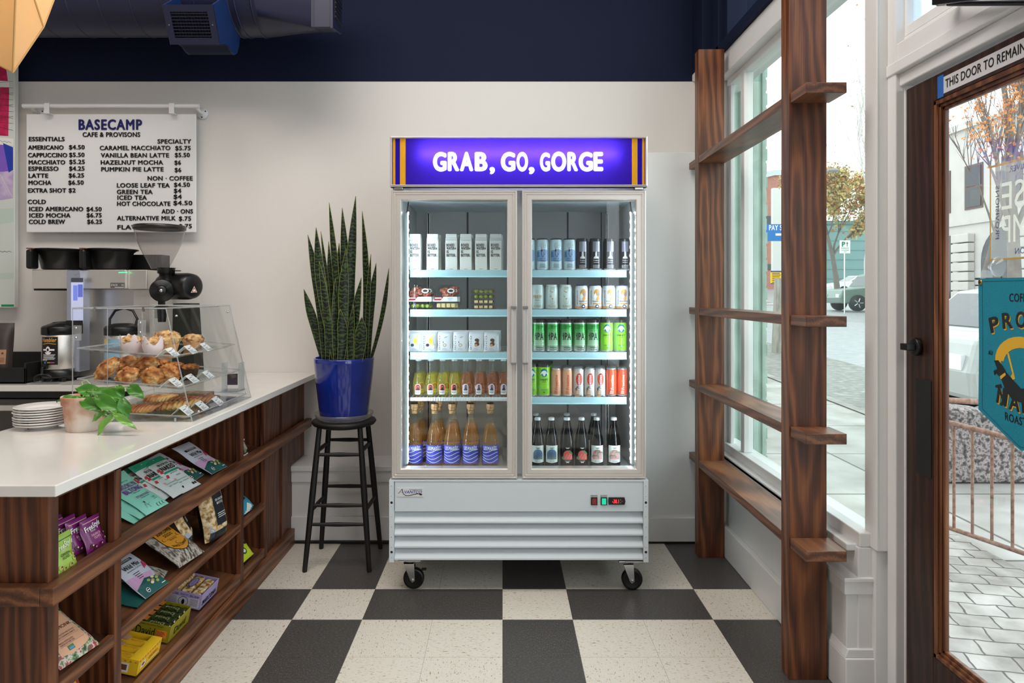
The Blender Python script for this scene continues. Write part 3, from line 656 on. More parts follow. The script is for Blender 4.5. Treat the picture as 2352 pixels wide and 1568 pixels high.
# header light box
hb = MB().box(FX0, FX1, 3.21, 3.24, 1.916, 1.93).box(FX0, FX1, 3.205, 3.25, 2.142, 2.153).box(FX0, FX0+.012, 3.205, 3.25, 1.92, 2.15).box(FX1-.012, FX1, 3.205, 3.25, 1.92, 2.15)
hb.frame(FX0, FX1, 1.916, 2.153, [(0, 3.24), (0, 3.197), (.007, 3.192), (.010, 3.196), (.010, 3.206)])
hb.build('header_frame', ALU, COOL)
HD = 3.205
pn = MB(); a = Art(); W, H = FX1-FX0-.02, .217
for s, u0, u1, v, h in (('G', 994, 1026, 0, 1), ('R', 1028, 1055, .01, 1), ('A', 1056, 1087, .01, 1), ('B', 1090, 1120, .005, 1), (',', 1124, 1137, -.02, 1),
                        ('G', 1150, 1184, .0, 1), ('O', 1186, 1213, 0, 1), (',', 1214, 1228, -.02, 1), ('G', 1240, 1264, 0, .97), ('O', 1266, 1301, 0, 1.02), ('R', 1303, 1328, .01, 1), ('G', 1329, 1362, 0, 1), ('E', 1363, 1386, .01, 1)):
    q = lambda p: (p-1154)*3.2/F-FX0-.01
    hh = .082 if s != ',' else .075
    a.text(s, q(u0), .068+v*.08, hh*h, 3, w=q(u1)-q(u0), bold=.068, layer=2, res=6)
a.rect(.062, 0, W-.062, H, 0, 0)
for u0, u1, m in ((0, .003, 0), (.003, .014, 1), (.014, .036, 2), (.036, .062, 1)): a.rect(u0, 0, u1, H, m, 0).rect(W-u1, 0, W-u0, H, m, 0)
a.emit(pn, on_front(FX0+.01, HD, 1.926), gap=.0004)
pn.build('header_sign', [backlit('backlit_purple', (60, 36, 170)), backlit('backlit_gold', (240, 178, 40)), backlit('backlit_navy', (44, 28, 168)), mat('backlit_white', (235, 233, 235), .5, emit=(240, 238, 242), es=.5)], COOL)
MB().tube([(FX0+.14, 3.232, 2.072), (FX1-.14, 3.232, 2.072)], .006, 8).build('light_tube', mat('tube_glow', (255, 250, 255), .5, emit=(255, 250, 255), es=44), COOL)
MB().box(FX0+.02, FX0+.06, 3.20, 3.23, 1.903, 1.914).box(FX1-.06, FX1-.02, 3.20, 3.23, 1.903, 1.914).build('hinge', CHROME, COOL, .002)
# doors
CG = glass('cooler_glass', (250, 253, 253), 1.33)
for x0, x1, hs in ((-.522, .069, 1), (.092, .674, -1)):
    d = MB().frame(x0, x1, .547, 1.901, [(0, 3.262), (0, 3.206), (.004, 3.202), (.007, 3.202), (.009, 3.206), (.012, 3.206), (.014, 3.203), (.018, 3.203), (.020, 3.207), (.023, 3.207), (.025, 3.204), (.043, 3.204), (.047, 3.209), (.047, 3.262), (0, 3.262)]).build('door', ALU, COOL)
    MB().box(x0+.045, x1-.045, 3.22, 3.224, .59, 1.858).box(x0+.045, x1-.045, 3.246, 3.25, .59, 1.858).build('door_glass', CG, d)
    hx = x1-.0285 if hs > 0 else x0+.003
    MB().prism([(0, 0), (.024, 0), (.024, .016), (.020, .02), (.017, .018), (.014, .021), (.010, .019), (.006, .021), (0, .017)], lambda u, q, z: (hx+u, 3.203-q, z), 1.095, 1.345).build('handle', mat('handle_grey', (190, 188, 188), .35), d)
    MB().box(hx-.0005, hx+.0245, 3.178, 3.203, 1.345, 1.358).box(hx-.0005, hx+.0245, 3.178, 3.203, 1.086, 1.095).build('handle_cap', col('cap_grey', (122, 122, 124), .4), d, .002)
# louvred base
b = MB().box(FX0+.022, FX1-.02, 3.203, 3.25, .395, .540).box(FX0-.004, FX0+.019, 3.199, 3.25, .157, .541).box(FX1-.019, FX1+.004, 3.199, 3.25, .157, .541)
b.box(FX0, FX1, 3.20, 3.26, .536, .543).box(FX0+.02, FX1-.02, 3.24, 3.26, .157, .40, 1)
for k in range(4):
    zt = .392-k*.0575
    b.prism([(3.235, zt), (3.204, zt-.046), (3.204, zt-.0535), (3.210, zt-.0535), (3.24, zt-.004)], lambda u, q, d: (d, u, q), FX0+.02, FX1-.02)
for k in range(8):
    for x in (FX0+.0075, FX1-.0075): b.lathe([(0, -.0015), (.0022, -.001), (.0025, 0)], 8, (x, 3.199, .18+k*.048), axis='Y', m=2)
for z in (.205, .437):
    for x in (FX0+.0075, FX1-.0075): b.lathe([(0, -.0012), (.0055, -.0012), (.006, 0)], 14, (x, 3.199, z), axis='Y', m=3)
b.build('louvred_base', [WENAM, col('louvre_dark', (90, 96, 100), .6), CHROME, BLACKM], COOL)
# maker's badge
bd = MB().box(-.494, -.371, 3.2005, 3.203, .464, .504)
OB = on_front(-.494, 3.2005, .464)
a = Art().text('VANTCO', .032, .016, .013, 1, w=.083, bold=.012, shear=.25).text('REFRIGERATION', .058, .031, .0045, 2, w=.058, shear=.25)
a.band([(.006, .015), (.012, .021), (.018, .029), (.024, .036)], .0022, 2).band([(.024, .036), (.026, .024), (.030, .013), (.040, .006), (.054, .005), (.072, .009), (.092, .0135), (.110, .0135)], .0032, 2).disc(.111, .0105, .007, .0038, 2)
a.band([(.018, .021), (.025, .021)], .0012, 2)
a.emit(bd, OB); bd.build('badge', [col('badge_grey', (214, 216, 220), .35), col('badge_blue', (24, 60, 150), .4), INK], COOL)
# switches and thermostat
for x, cc, em, lt in ((.430, 'switch_red', (120, 40, 46), 'POWER SWITCH'), (.4755, 'switch_green', (20, 170, 130), 'LIGHT SWITCH')):
    sw = MB().box(x-.015, x+.015, 3.198, 3.203, .425, .461); sw.box(x-.010, x+.010, 3.1945, 3.198, .429, .457, 1)
    sw.box(x-.017, x+.017, 3.2022, 3.203, .463, .474, 2)
    Art().text(lt, 0, 0, .006, 0, w=.031, align='C').emit(sw, on_front(x, 3.2022, .465))
    sw.build('rocker_switch', [BLACK, mat(cc, em, .3, emit=em, es=1.0 if 'green' in cc else .15), col('switch_plate', (200, 200, 204), .5)], COOL)
dp = MB().prism([(.498, .428), (.496, .444), (.498, .461), (.572, .461), (.576, .444), (.572, .428)], lambda u, q, d: (u, d, q), 3.195, 3.203)
dp.box(.510, .548, 3.1942, 3.195, .432, .457, 1)
Art().text('-38.1', .514, 0.436, .017, 2, w=.031, bold=.02).disc(.560, .4445, .005, .003, 3).disc(.553, .451, .0022, .0022, 4).disc(.553, .438, .0022, .0022, 4).emit(dp, lambda u, v, h: (u, 3.1942-h, v))
dp.build('thermostat', [BLACK, col('display_black', (20, 6, 8), .2), mat('digit_red', (255, 40, 50), .5, emit=(255, 30, 45), es=2.2), col('button_red', (150, 30, 34), .4), col('button_grey', (150, 150, 152), .4)], COOL)
# casters
def caster(x, y, brake):
    k = MB().box(x-.055, x+.055, y-.05, y+.05, .146, .152); k.lathe([(.03, .146), (.03, .136), (.026, .130), (.026, .125)], 20, (x, y, 0))
    k = k.build('caster', CHROME, COOL, .001)
    fx = x+.012
    MB().prism([(x-.032, .134), (x+.020, .134), (fx+.012, .045), (fx, .036), (fx-.010, .045)], lambda u, q, d: (u, d, q), y-.027, y-.024).prism([(x-.032, .134), (x+.020, .134), (fx+.012, .045), (fx, .036), (fx-.010, .045)], lambda u, q, d: (u, d, q), y+.024, y+.027).box(x-.03, x+.02, y-.027, y+.027, .125, .134).lathe([(0, -.034), (.007, -.033), (.008, -.027)], 6, (fx, y, .05), axis='Y').build('fork', CHROME, k, .001)
    MB().lathe([(0, -.012), (.012, -.016), (.030, -.014), (.038, -.017), (.046, -.017), (.05, -.010), (.05, .010), (.046, .017), (.038, .017), (0, .014)], 32, (fx+.004, y, .05), axis='Y').build('wheel', BLACK, k)
    if brake: MB().box(fx+.04, fx+.064, y-.012, y+.012, .088, .094).build('brake_tab', BLACK, k, .002)
caster(FX0+.085, 3.285, 1); caster(FX1-.075, 3.275, 0); caster(FX0+.085, 3.75, 0); caster(FX1-.075, 3.75, 0)
MB().box(.578, .668, 3.225, 3.33, .151, .158).build('caster_plate', BLACK, COOL)
# LED strips with beads
LEDM = mat('led_glow', (235, 244, 255), .5, emit=(232, 243, 255), es=46)
for x, sx in ((-.458, 1), (.620, -1)):
    MB().box(x-.006*sx, x+.004*sx, 3.262, 3.285, .60, 1.80).tube([(x, 3.275, 1.80), (x+.004*sx, 3.28, 1.84), (x+.008*sx, 3.28, 1.872)], .003, 6, 1).build('light_channel', [WENAM, BLACK], COOL)
    l = MB().box(x+.004*sx, x+.0055*sx, 3.266, 3.281, .605, 1.795)
    for k in range(30): l.box(x+.0055*sx, x+.009*sx, 3.266, 3.276, .62+k*.0405, .632+k*.0405)
    l.build('led_strip', LEDM, COOL)
# shelves
SHZ = [1.530, 1.337, 1.128, .909]
AQUA = mat('price_channel_aqua', (182, 218, 226), .35); WIRE = mat('white_wire', (225, 228, 230), .4)
for xa, xb in ((-.452, .050), (.096, .608)):
    for i, z in enumerate(SHZ):
        wired = xa < 0 and i == 3
        s = MB()
        for k in range(28): 
            x = xa+.008+(xb-xa-.016)*k/27; s.box(x-.0013, x+.0013, 3.352, 3.79, z-.006, z-.0032)
        for y in (3.352, 3.50, 3.65, 3.78): s.box(xa, xb, y, y+.005, z-.011, z-.006)
        for x in (xa+.002, xb-.002): s.prism([(3.352, z-.004), (3.79, z-.004), (3.79, z-.03)], lambda u, q, d: (d, u, q), x-.0015, x+.0015)
        sh = s.build('shelf', WIRE, COOL)
        if wired:
            e = MB().box(xa, xb, 3.345, 3.352, z-.0195, z-.002)
            for k in range(40): e.box(xa+.01+k*.0122, xa+.014+k*.0122, 3.342, 3.345, z-.018, z-.004)
            e.build('front_bar', WIRE, sh, .001)
        else:
            MB().prism([(0, z+.001), (.004, z+.001), (.004, z-.030), (-.003, z-.035), (-.006, z-.033), (0, z-.028)], lambda u, q, d: (d, 3.343+u, q), xa, xb).build('price_channel', AQUA, sh)
# ---------------------------------------------------------------- stock
def item(proto, x, y, z, label, group, first=[None], rz=0):
    return dup(proto, (x, y, z), rz, label, group)
def X_(p, Y): return (p-1154)*Y/F
PROTO = []
def done(t): PROTO.append(t); return t
def canmat(n, c, metal=.0, r=.28): return mat(n, c, r, metal, coat=.25)
ALUC = mat('can_aluminium', (212, 214, 216), .28, .6)
def can(name, cat, r, h, body, lid, art, extra=None):
    t = thing(name, '', cat)
    k = r*.80
    MB().lathe([(0, .003), (r*.72, .0), (r*.92, .003), (r, .008), (r, h-.018), (k+.0015, h-.005)], 36, ms=[0, 0, 0, 1, 1]).build('body', [ALUC, body] if extra != 'shoulder' else [ALUC, body], t, world=False)
    MB().lathe([(k+.0015, h-.005), (k+.002, h), (k, h+.0008), (k-.002, h-.004), (0, h-.004)], 30).build('lid', lid, t, world=False)
    if art:
        mb = MB(); art[0].emit(mb, on_can(r+.0002), step=r*.22); mb.build('label_print', art[1], t, world=False)
    return done(t)
G = {}
# pale blue tall can
a = Art()
a.poly([(-.030, .045), (-.030, .098), (-.015, .100), (0, .103), (.012, .104), (.028, .098), (.030, .090), (.030, .050), (.012, .042)], 0, 1).poly([(-.002, .050), (-.004, .096), (.012, .100), (.028, .094), (.030, .056), (.014, .048)], 3, 2).poly([(-.030, .064), (-.030, .092), (-.018, .092), (-.014, .066)], 4, 2)
a.band([(-.004, .105), (-.012, .118), (-.013, .132)], .0008, 1).band([(-.004, .105), (-.004, .124), (-.007, .136)], .0008, 1).band([(-.004, .105), (.003, .122), (.002, .136)], .0008, 1).band([(.004, .112), (.008, .124), (.015, .126), (.018, .116), (.012, .110), (.004, .112)], .0007, 1)
a.disc(-.004, .098, .004, .006, 2, 4).band([(-.004, .096), (-.006, .080), (.002, .064), (.007, .080)], .0018, 1, 4).band([(.004, .09), (.010, .076), (.014, .09), (.008, .10)], .001, 1, 4)
a.text('Form &', -.002, .055, .006, 1, align='C', layer=4).text('Function', -.002, .046, .006, 1, align='C', layer=4)
for k in range(4): a.rect(-.016+.003*(k % 2), .014+k*.0055, .014-.003*(k % 2), .0155+k*.0055, 1, 2)
G['ice'] = can('beer_can', 'can', .0325, .157, canmat('can_iceblue', (196, 214, 220)), BLACK, (a, [col('wash_blue', (112, 152, 190), .4), col('ink_navy', (40, 44, 66), .4), col('ink_red', (110, 20, 44), .4), col('wash_pale', (134, 162, 198), .4), col('wash_deep', (66, 110, 156), .4)]))
# dark can with white bell shape
a = Art().poly([(-.013, .058), (.013, .058), (.011, .066), (.005, .070), (.004, .092), (-.004, .092), (-.005, .070), (-.011, .066)], 0, 1).rect(-.017, .092, .017, .142, 1, 1)
a.text('Kittie', 0, .046, .007, 0, align='C', w=.026).rect(-.013, .038, .013, .040, 0)
for k in range(3): a.rect(-.017, .012+k*.006, .017, .0138+k*.006, 0)
G['dark'] = can('beer_can', 'can', .0325, .157, canmat('can_black', (34, 33, 40)), BLACK, (a, [col('print_pale', (214, 206, 206), .4), canmat('print_lilac', (150, 150, 164), .6)]))
# pilsner, short can
GOLD = mat('print_gold', (176, 138, 84), .35, .3)
a = Art().text('PILSNER', .002, .012, .010, 0, align='C', w=.042).text('NYEIN', .002, .104, .006, 0, align='C', w=.022, layer=1)
a.poly([(-.011, .094), (.002, .086), (.013, .094), (.011, .092), (.002, .082), (-.011, .091)], 0).band([(-.010, .094), (-.006, .100), (.007, .100), (.012, .094)], .001, 0)
a.disc(-.008, .064, .0018, .0025, 0).band([(-.012, .066), (-.008, .070), (-.003, .066), (-.008, .060), (-.012, .064)], .0008, 0).poly([(-.004, .056), (.008, .056), (.003, .050), (.002, .042), (.001, .050)], 0).band([(-.003, .042), (.002, .038), (.007, .042)], .001, 0)
for k in range(16):
    q = PI*(.85+k*.085); a.band([(.002+.018*math.cos(q), .06+.034*math.sin(q)), (.002+.0145*math.cos(q+.08), .06+.028*math.sin(q+.08))], .001, 0)
PALE = canmat('can_sage_white', (200, 212, 208))
G['pils'] = can('pilsner_can', 'can', .0325, .122, PALE, canmat('lid_silver_white', (222, 226, 226), .3), (a, [GOLD]))
a = Art().text('FRIEM', -.004, .055, .016, 0, align='C', w=.044, bold=.015).disc(-.004, .088, .006, .008, 0).disc(-.004, .088, .005, .007, 1, 2).text('PILSNER', -.004, .012, .010, 0, align='C', w=.038).rect(-.014, .045, .008, .048, 0)
G['fri'] = can('pilsner_can', 'can', .0325, .122, PALE, MATS['lid_silver_white'], (a, [GOLD, PALE]))
# white and orange can with navy lid
a = Art().disc(.006, .084, .016, .017, 0, 1).poly([(-.012, .062), (-.002, .083), (.004, .066), (.0, .052)], 2, 2).poly([(.0, .05), (.008, .07), (.018, .066), (.017, .048), (.006, .044)], 0, 2).poly([(.004, .074), (.012, .09), (.02, .072), (.014, .058)], 3, 2)
a.text('MOUNTAIN HUT', .006, .038, .006, 1, align='C', w=.044, bold=.03).rect(-.014, .027, .026, .033, 0).rect(-.10, 0.008, .10, .016, 0).disc(.006, .016, .009, .0095, 1, 3).disc(.006, .016, .005, .0045, 2, 4)
a.text('everybody', -.022, .026, .007, 1, w=.07, rot=PI/2)
G['orange'] = can('beer_can', 'can', .0325, .122, canmat('can_white', (226, 228, 230)), canmat('lid_navy', (38, 44, 96)), (a, [col('print_orange', (212, 150, 74), .4), col('print_navy2', (34, 40, 92), .4), WHITE, col('print_mauve', (150, 130, 140), .4)]))
# green tall can, white IPA
a = Art().text('IPA', .003, .060, .034, 0, align='C', w=.040, bold=.03).text('TRAP DOOR', .006, .122, .007, 0, align='C', w=.030, bold=.02)
for k in range(4): a.band([(-.017+.003*(k % 2), .060+k*.0085), (-.020+.003*(k % 2), .066+k*.0085)], .004, 0)
a.rect(-.014, .022, .020, .0245, 0).disc(.003, .014, .0038, .004, 0).disc(.003, .014, .0022, .0022, 1, 3).rect(-.012, .0125, -.005, .0145, 0).rect(.010, .0125, .020, .0145, 0)
for row in range(16):
    n = 15
    for k in range(n):
        s = .0012*(1-row/17)+.0006; a.rect(-.026+k*.0036+(row % 2)*.0018-s, .034+row*.005-s, -.026+k*.0036+(row % 2)*.0018+s, .034+row*.005+s, 1, 1)
ga = mat('can_green_fade', (60, 170, 76), .25, .35, coat=.25); nt = ga.node_tree
tc = nt.nodes.new('ShaderNodeTexCoord'); sx = nt.nodes.new('ShaderNodeSeparateXYZ'); nt.links.new(tc.outputs['Object'], sx.inputs[0])
mr = nt.nodes.new('ShaderNodeMapRange'); mr.inputs[1].default_value = .0; mr.inputs[2].default_value = .157; nt.links.new(sx.outputs[2], mr.inputs[0])
rp = ramp(nt, [(.08, (196, 206, 198)), (.3, (120, 192, 124)), (.6, (48, 168, 66)), (.87, (40, 160, 58)), (.88, (214, 216, 216))]); nt.links.new(mr.outputs[0], rp.inputs[0]); nt.links.new(rp.outputs[0], nt.nodes['Principled BSDF'].inputs['Base Color'])
G['ipa'] = can('ipa_can', 'can', .0325, .157, ga, BLACK, (a, [INK, col('print_pale_green', (190, 222, 190), .4)]))
MB().lathe([(.0305, .142), (.031, .158), (.029, .1595), (.0, .1595)], 24).build('carrier_ring', BLACK, G['ipa'], world=False)
# lime cider can
a = Art().disc(0, .117, .0185, .021, 0, 1).disc(0, .117, .0155, .018, 1, 2).poly([(-.019, .108), (-.012, .122), (-.004, .128), (.004, .128), (.012, .122), (.019, .108), (.008, .113), (.003, .101), (-.003, .101), (-.008, .113)], 2, 3)
a.text('SWIFT', 0, .078, .009, 3, align='C', w=.040, bold=.02).text('CIDER', 0, .070, .004, 3, align='C', w=.020).text('HONEYCRISP', 0, .030, .006, 1, align='C', w=.034, bold=.02).disc(0, .021, .0025, .003, 3)
G['lime'] = can('cider_can', 'can', .0325, .157, canmat('can_lime', (140, 206, 40)), BLACK, (a, [col('print_teal', (50, 150, 110), .4), col('print_teal_blue', (28, 106, 130), .4), WHITE, INK]))
MB().lathe([(.0305, .143), (.031, .158), (.029, .1595), (.0, .1595)], 24).build('carrier_ring', mat('smoke_plastic', (52, 44, 42), .3), G['lime'], world=False)
# slim cans
def slim(bodyc, txtc, kind):
    a = Art(); a.text('Freetime', .006, .034, .0125, 1, w=.072, rot=PI/2, bold=.03, layer=4)
    mats_ = [WHITE, col('txt_'+kind, txtc, .4), col('print_red', (214, 66, 44), .4), col('print_grey', (104, 98, 98), .4), col('print_tan', (206, 152, 116), .4)]
    if kind == 'mix':
        a.poly([(.016, 0), (.03, 0), (.04, .13), (.0, .13), (.012, .11)], 0, 1).disc(.002, .084, .016, .03, 2, 2).poly([(-.018, .038), (.0, .058), (.003, .038), (-.016, .026)], 3, 3).poly([(-.02, .0), (.002, .0), (.004, .028), (-.01, .034), (-.02, .026)], 4, 3)
    for k in range(3): a.rect(-.012+.002*k, .014+k*.006, .006-.001*k, .0165+k*.006, 1, 4)
    return can('slim_can', 'can', .0265, .137, canmat('can_'+kind, bodyc), ALUC, (a, mats_))
G['peach'] = slim((232, 172, 136), (214, 66, 40), 'peach'); G['mix'] = slim((222, 206, 200), (238, 236, 234), 'mix'); G['coral'] = slim((228, 92, 56), (245, 238, 232), 'coral')
# bottles
CLEAR = glass('clear_glass', (252, 254, 253), 1.42, .02, .03); 
def bottle(name, cat, prof, glassm, liq, liqm, cap, capm, label, lz, lr, art, amats, lw=None):
    t = thing(name, '', cat)
    MB().lathe(prof, 28).build('glass', glassm, t, world=False)
    if liq: MB().lathe(liq, 24).build('drink', liqm, t, world=False)
    MB().lathe(cap, 20).build('cap', capm, t, world=False)
    mb = MB()
    if label == 'wrap': mb.lathe([(lr, lz[0]), (lr, lz[1])], 28, a0=-PI/2-lw, a1=-PI/2+lw)
    art.emit(mb, on_can(lr+.0003), step=lr*.22); mb.build('label_print', amats, t, world=False)
    return done(t)
def woody(nm, liqm, bg, fur):
    pr = [(0, .004), (.024, 0), (.0285, .006), (.0285, .062), (.026, .082), (.016, .120), (.0125, .142), (.0125, .167), (.0138, .169), (.0138, .175)]
    lq = [(0, .005), (.0275, .007), (.0275, .062), (.025, .081), (.0185, .112), (0, .112)]
    a = Art()
    sh = [(-.0145, .016), (-.011, .010), (.011, .010), (.0145, .016), (.0145, .046)]+[(.0145*math.cos(q), .046+.016*math.sin(q)) for q in [PI*k/12 for k in range(13)]]+[(-.0145, .046)]
    a.poly(sh, 0, 1); a.poly([(-.0125, .030), (.0125, .030), (.0125, .046)]+[(.0125*math.cos(q), .046+.0138*math.sin(q)) for q in [PI*k/12 for k in range(13)]], 1, 2)
    a.poly([(-.009, .030), (.009, .030), (.006, .042), (.006, .052), (.007, .057), (.004, .055), (0, .056), (-.003, .055), (-.004, .050), (-.003, .043)], 2, 3).poly([(-.001, .048), (.004, .050), (.003, .046)], 0, 4)
    a.text("WOODY'S", 0, .017, .008, 2, align='C', w=.024, bold=.02, layer=3)
    return bottle(nm, 'bottle', pr, CLEAR, lq, liqm, [(.0142, .173), (.0142, .1805), (.011, .183), (0, .183)], mat('cap_white', (222, 224, 226), .35, .2), 'oval', None, .0289, a, [WHITE, bg, fur])
G['wy'] = woody('soda_bottle', glass('yellow_drink', (255, 248, 176), 1.1, 0, .22, (252, 240, 120)), col('label_red', (216, 62, 44), .5), col('bear_brown', (44, 26, 24), .5))
G['wp'] = woody('soda_bottle', glass('rose_drink', (252, 218, 190), 1.1, 0, .22, (244, 176, 136)), col('label_mauve', (206, 178, 196), .5), col('bear_grey', (64, 56, 58), .5))
pr = [(0, .012), (.020, .004), (.036, 0), (.042, .006), (.042, .112), (.0405, .128), (.030, .180), (.019, .222), (.0155, .245), (.0150, .272), (.0165, .274), (.0165, .280), (.014, .282)]
lq = [(0, .013), (.036, .004), (.040, .008), (.040, .112), (.0385, .128), (.0285, .178), (.0195, .212), (0, .212)]
a = Art()
for k in range(4):
    a.band([(-.045+.09*j/24, .034+k*.016+.008*math.sin(j/24*5.2+.5*k-1.0+PI)) for j in range(25)], .0026, 1)
a.poly([(-.040, .082)]+[(-.040+.08*j/16, .087+.0045*math.sin(j/16*5.2-1.6+PI)) for j in range(17)]+[(.040, .079)], 1, 1) if False else None
a.text('LES', -.034, .088, .016, 1, w=.019, bold=.03).text('MARÉES', -.012, .086, .019, 1, w=.048, bold=.03)
AMB = glass('amber_cider', (255, 224, 150), 1.1, 0, .22, (240, 186, 86))
cider = bottle('cider_bottle', 'bottle', pr, glass('warm_glass', (252, 250, 242), 1.42, .02, .03), lq, AMB, [(.0148, .262), (.0148, .283), (.0185, .286), (.0195, .302), (.017, .312), (0, .313)], speckle('cork', (206, 160, 110), [(.35, (176, 128, 82)), (.65, (218, 176, 128))], 90, .8), 'wrap', (.020, .112), .0424, a, [col('label_violet', (62, 66, 176), .5), WHITE], 1.75)
MB().lathe([(.0175, .309), (.0178, .314), (.012, .3155), (0, .3155)], 18).tube([(.0155*math.cos(k*PI/4), .0155*math.sin(k*PI/4), .278) for k in range(9)], .0009, 5).tube([(.0188, 0, .312), (.0195, 0, .295), (.0162, 0, .28)], .0008, 5).tube([(-.0188, 0, .312), (-.0195, 0, .295), (-.0162, 0, .28)], .0008, 5).tube([(0, -.0188, .312), (0, -.0195, .295), (0, -.0162, .28)], .0008, 5).build('wire_cage', mat('dark_wire', (52, 44, 40), .4, .8), cider, world=False)
G['mar'] = cider
def brown(nm, kind):
    pr = [(0, .010), (.018, .002), (.028, 0), (.0335, .006), (.034, .120), (.031, .145), (.0185, .200), (.0145, .218), (.0150, .224), (.0135, .240)]
    lq = [(0, .010), (.0315, .008), (.0325, .120), (.028, .147), (.021, .178), (0, .178)]
    a = Art(); base = (214, 220, 216)
    mt = [col('label_ivory', (226, 230, 224), .5), INK, col('print_slate', (92, 124, 156), .5), col('print_coral2', (214, 92, 80), .5), col('print_pink', (208, 148, 150), .5), col('print_leaf', (74, 122, 74), .5), col('print_olive', (150, 160, 60), .5)]
    arch = lambda u, v, w_, h_: [(u-w_, v), (u+w_, v), (u+w_, v+h_)]+[(u+w_*math.cos(q), v+h_+w_*math.sin(q)) for q in [PI*k/12 for k in range(13)]]+[(u-w_, v+h_)]
    if kind != 'strawberry': a.poly([(-.033, .030), (0, .027), (.033, .030), (.033, .112), (-.033, .112)], 0, 1)
    tx = 1 if kind != 'strawberry' else 0
    a.rect(-.010, .100, .010, .1022, tx, 3).rect(-.006, .0965, .006, .0985, tx, 3).text('PINOT GRIS' if kind == 'slate' else 'PINOT NOIR', 0, .034, .0045, tx, align='C', w=.026, layer=3)
    if kind == 'slate':
        a.poly(arch(0, .044, .024, .026), 2, 2)
        for k in range(7): a.rect(-.021+k*.0064, .046, -.0195+k*.0064, .08, 1, 3)
        for k in range(9): a.disc(-.019+k*.0048, .048+.002*(k % 3), .0022, .0022, 6, 4, 8)
    elif kind == 'strawberry':
        a.poly(arch(.002, .042, .023, .024), 3, 2)
        for k in range(6): a.poly([(.006, .078), (.010+.004*k, .092-.005*k), (.022, .070+.002*k)], 5, 3)
        a.disc(-.022, .05, .008, .007, 5, 3).rect(-.007, .028, .007, .033, 0, 3)
        for k in range(10): a.disc(-.014+.0036*k, .05+.006*(k % 4), .001, .0016, 0, 4, 6)
    else:
        a.poly(arch(0, .044, .024, .026), 4, 2)
        for cx, cy, s in ((-.010, .062, .015), (.014, .078, .014), (.0, .086, .011)):
            for k in range(7): q = PI*k/6; a.band([(cx, cy), (cx+s*math.cos(q), cy+s*.35*math.sin(q)), (cx+s*1.1*math.cos(q), cy-.010)], .0016, 5, 3)
    return bottle(nm, 'bottle', pr, glass('brown_glass', (96, 70, 52), 1.42), lq, glass('dark_drink', (40, 24, 16), 1.2, 0, .5, (50, 34, 26)), [(.0152, .232), (.0156, .242), (.012, .246), (0, .246)], MATS['cap_white'], 'none', None, .0343, a, mt)
G['slate'] = brown('kombucha_bottle', 'slate'); G['straw'] = brown('kombucha_bottle', 'strawberry'); G['palm'] = brown('kombucha_bottle', 'palm')
# carton of water
t = thing('water_carton', '', 'carton'); w_, d_, h_ = .0292, .0292, .150
mb = MB().box(-w_, w_, -d_, d_, 0, h_); mb.add([(-w_, -d_, h_), (w_, -d_, h_), (w_, d_, h_), (-w_, d_, h_), (-w_+.001, -d_*.93, h_+.012), (w_-.001, -d_*.93, h_+.012), (w_-.001, d_*.93, h_+.012), (-w_+.001, d_*.93, h_+.012)], [(0, 1, 5, 4), (1, 2, 6, 5), (2, 3, 7, 6), (3, 0, 4, 7), (4, 5, 6, 7)])
mb.lathe([(.0272, h_+.010), (.0278, h_+.014), (.0278, h_+.026), (.0262, h_+.0305), (0, h_+.0312)], 4, m=0, a0=PI/4, a1=2*PI+PI/4) if False else mb.box(-.0275, .0275, -.0275, .0275, h_+.011, h_+.030)
mb.build('carton', mat('carton_white', (232, 230, 224), .5), t, .0028, world=False)
a = Art()
for s, v, wd in (('BOXED', .118, .039), ('WATER', .102, .040), ('IS', .085, .011), ('BETTER.', .068, .046)): a.text(s, -.0235, v, .013, 0, w=wd, bold=.045)
a.disc(.020, .1065, .0026, .0036, 0).poly([(.0178, .108), (.0222, .108), (.020, .115)], 0).rect(-.008, .006, .008, .0072, 0)
mb = MB(); a.emit(mb, on_front(0, -d_-.0001, 0)); Art().text('BOXED WATER', .03, -.004, .009, 0, w=.06, rot=0).emit(mb, lambda u, v, h: (w_+.0001+h, v, .03+u)); mb.build('lettering', INK, t, world=False)
G['water'] = done(t)
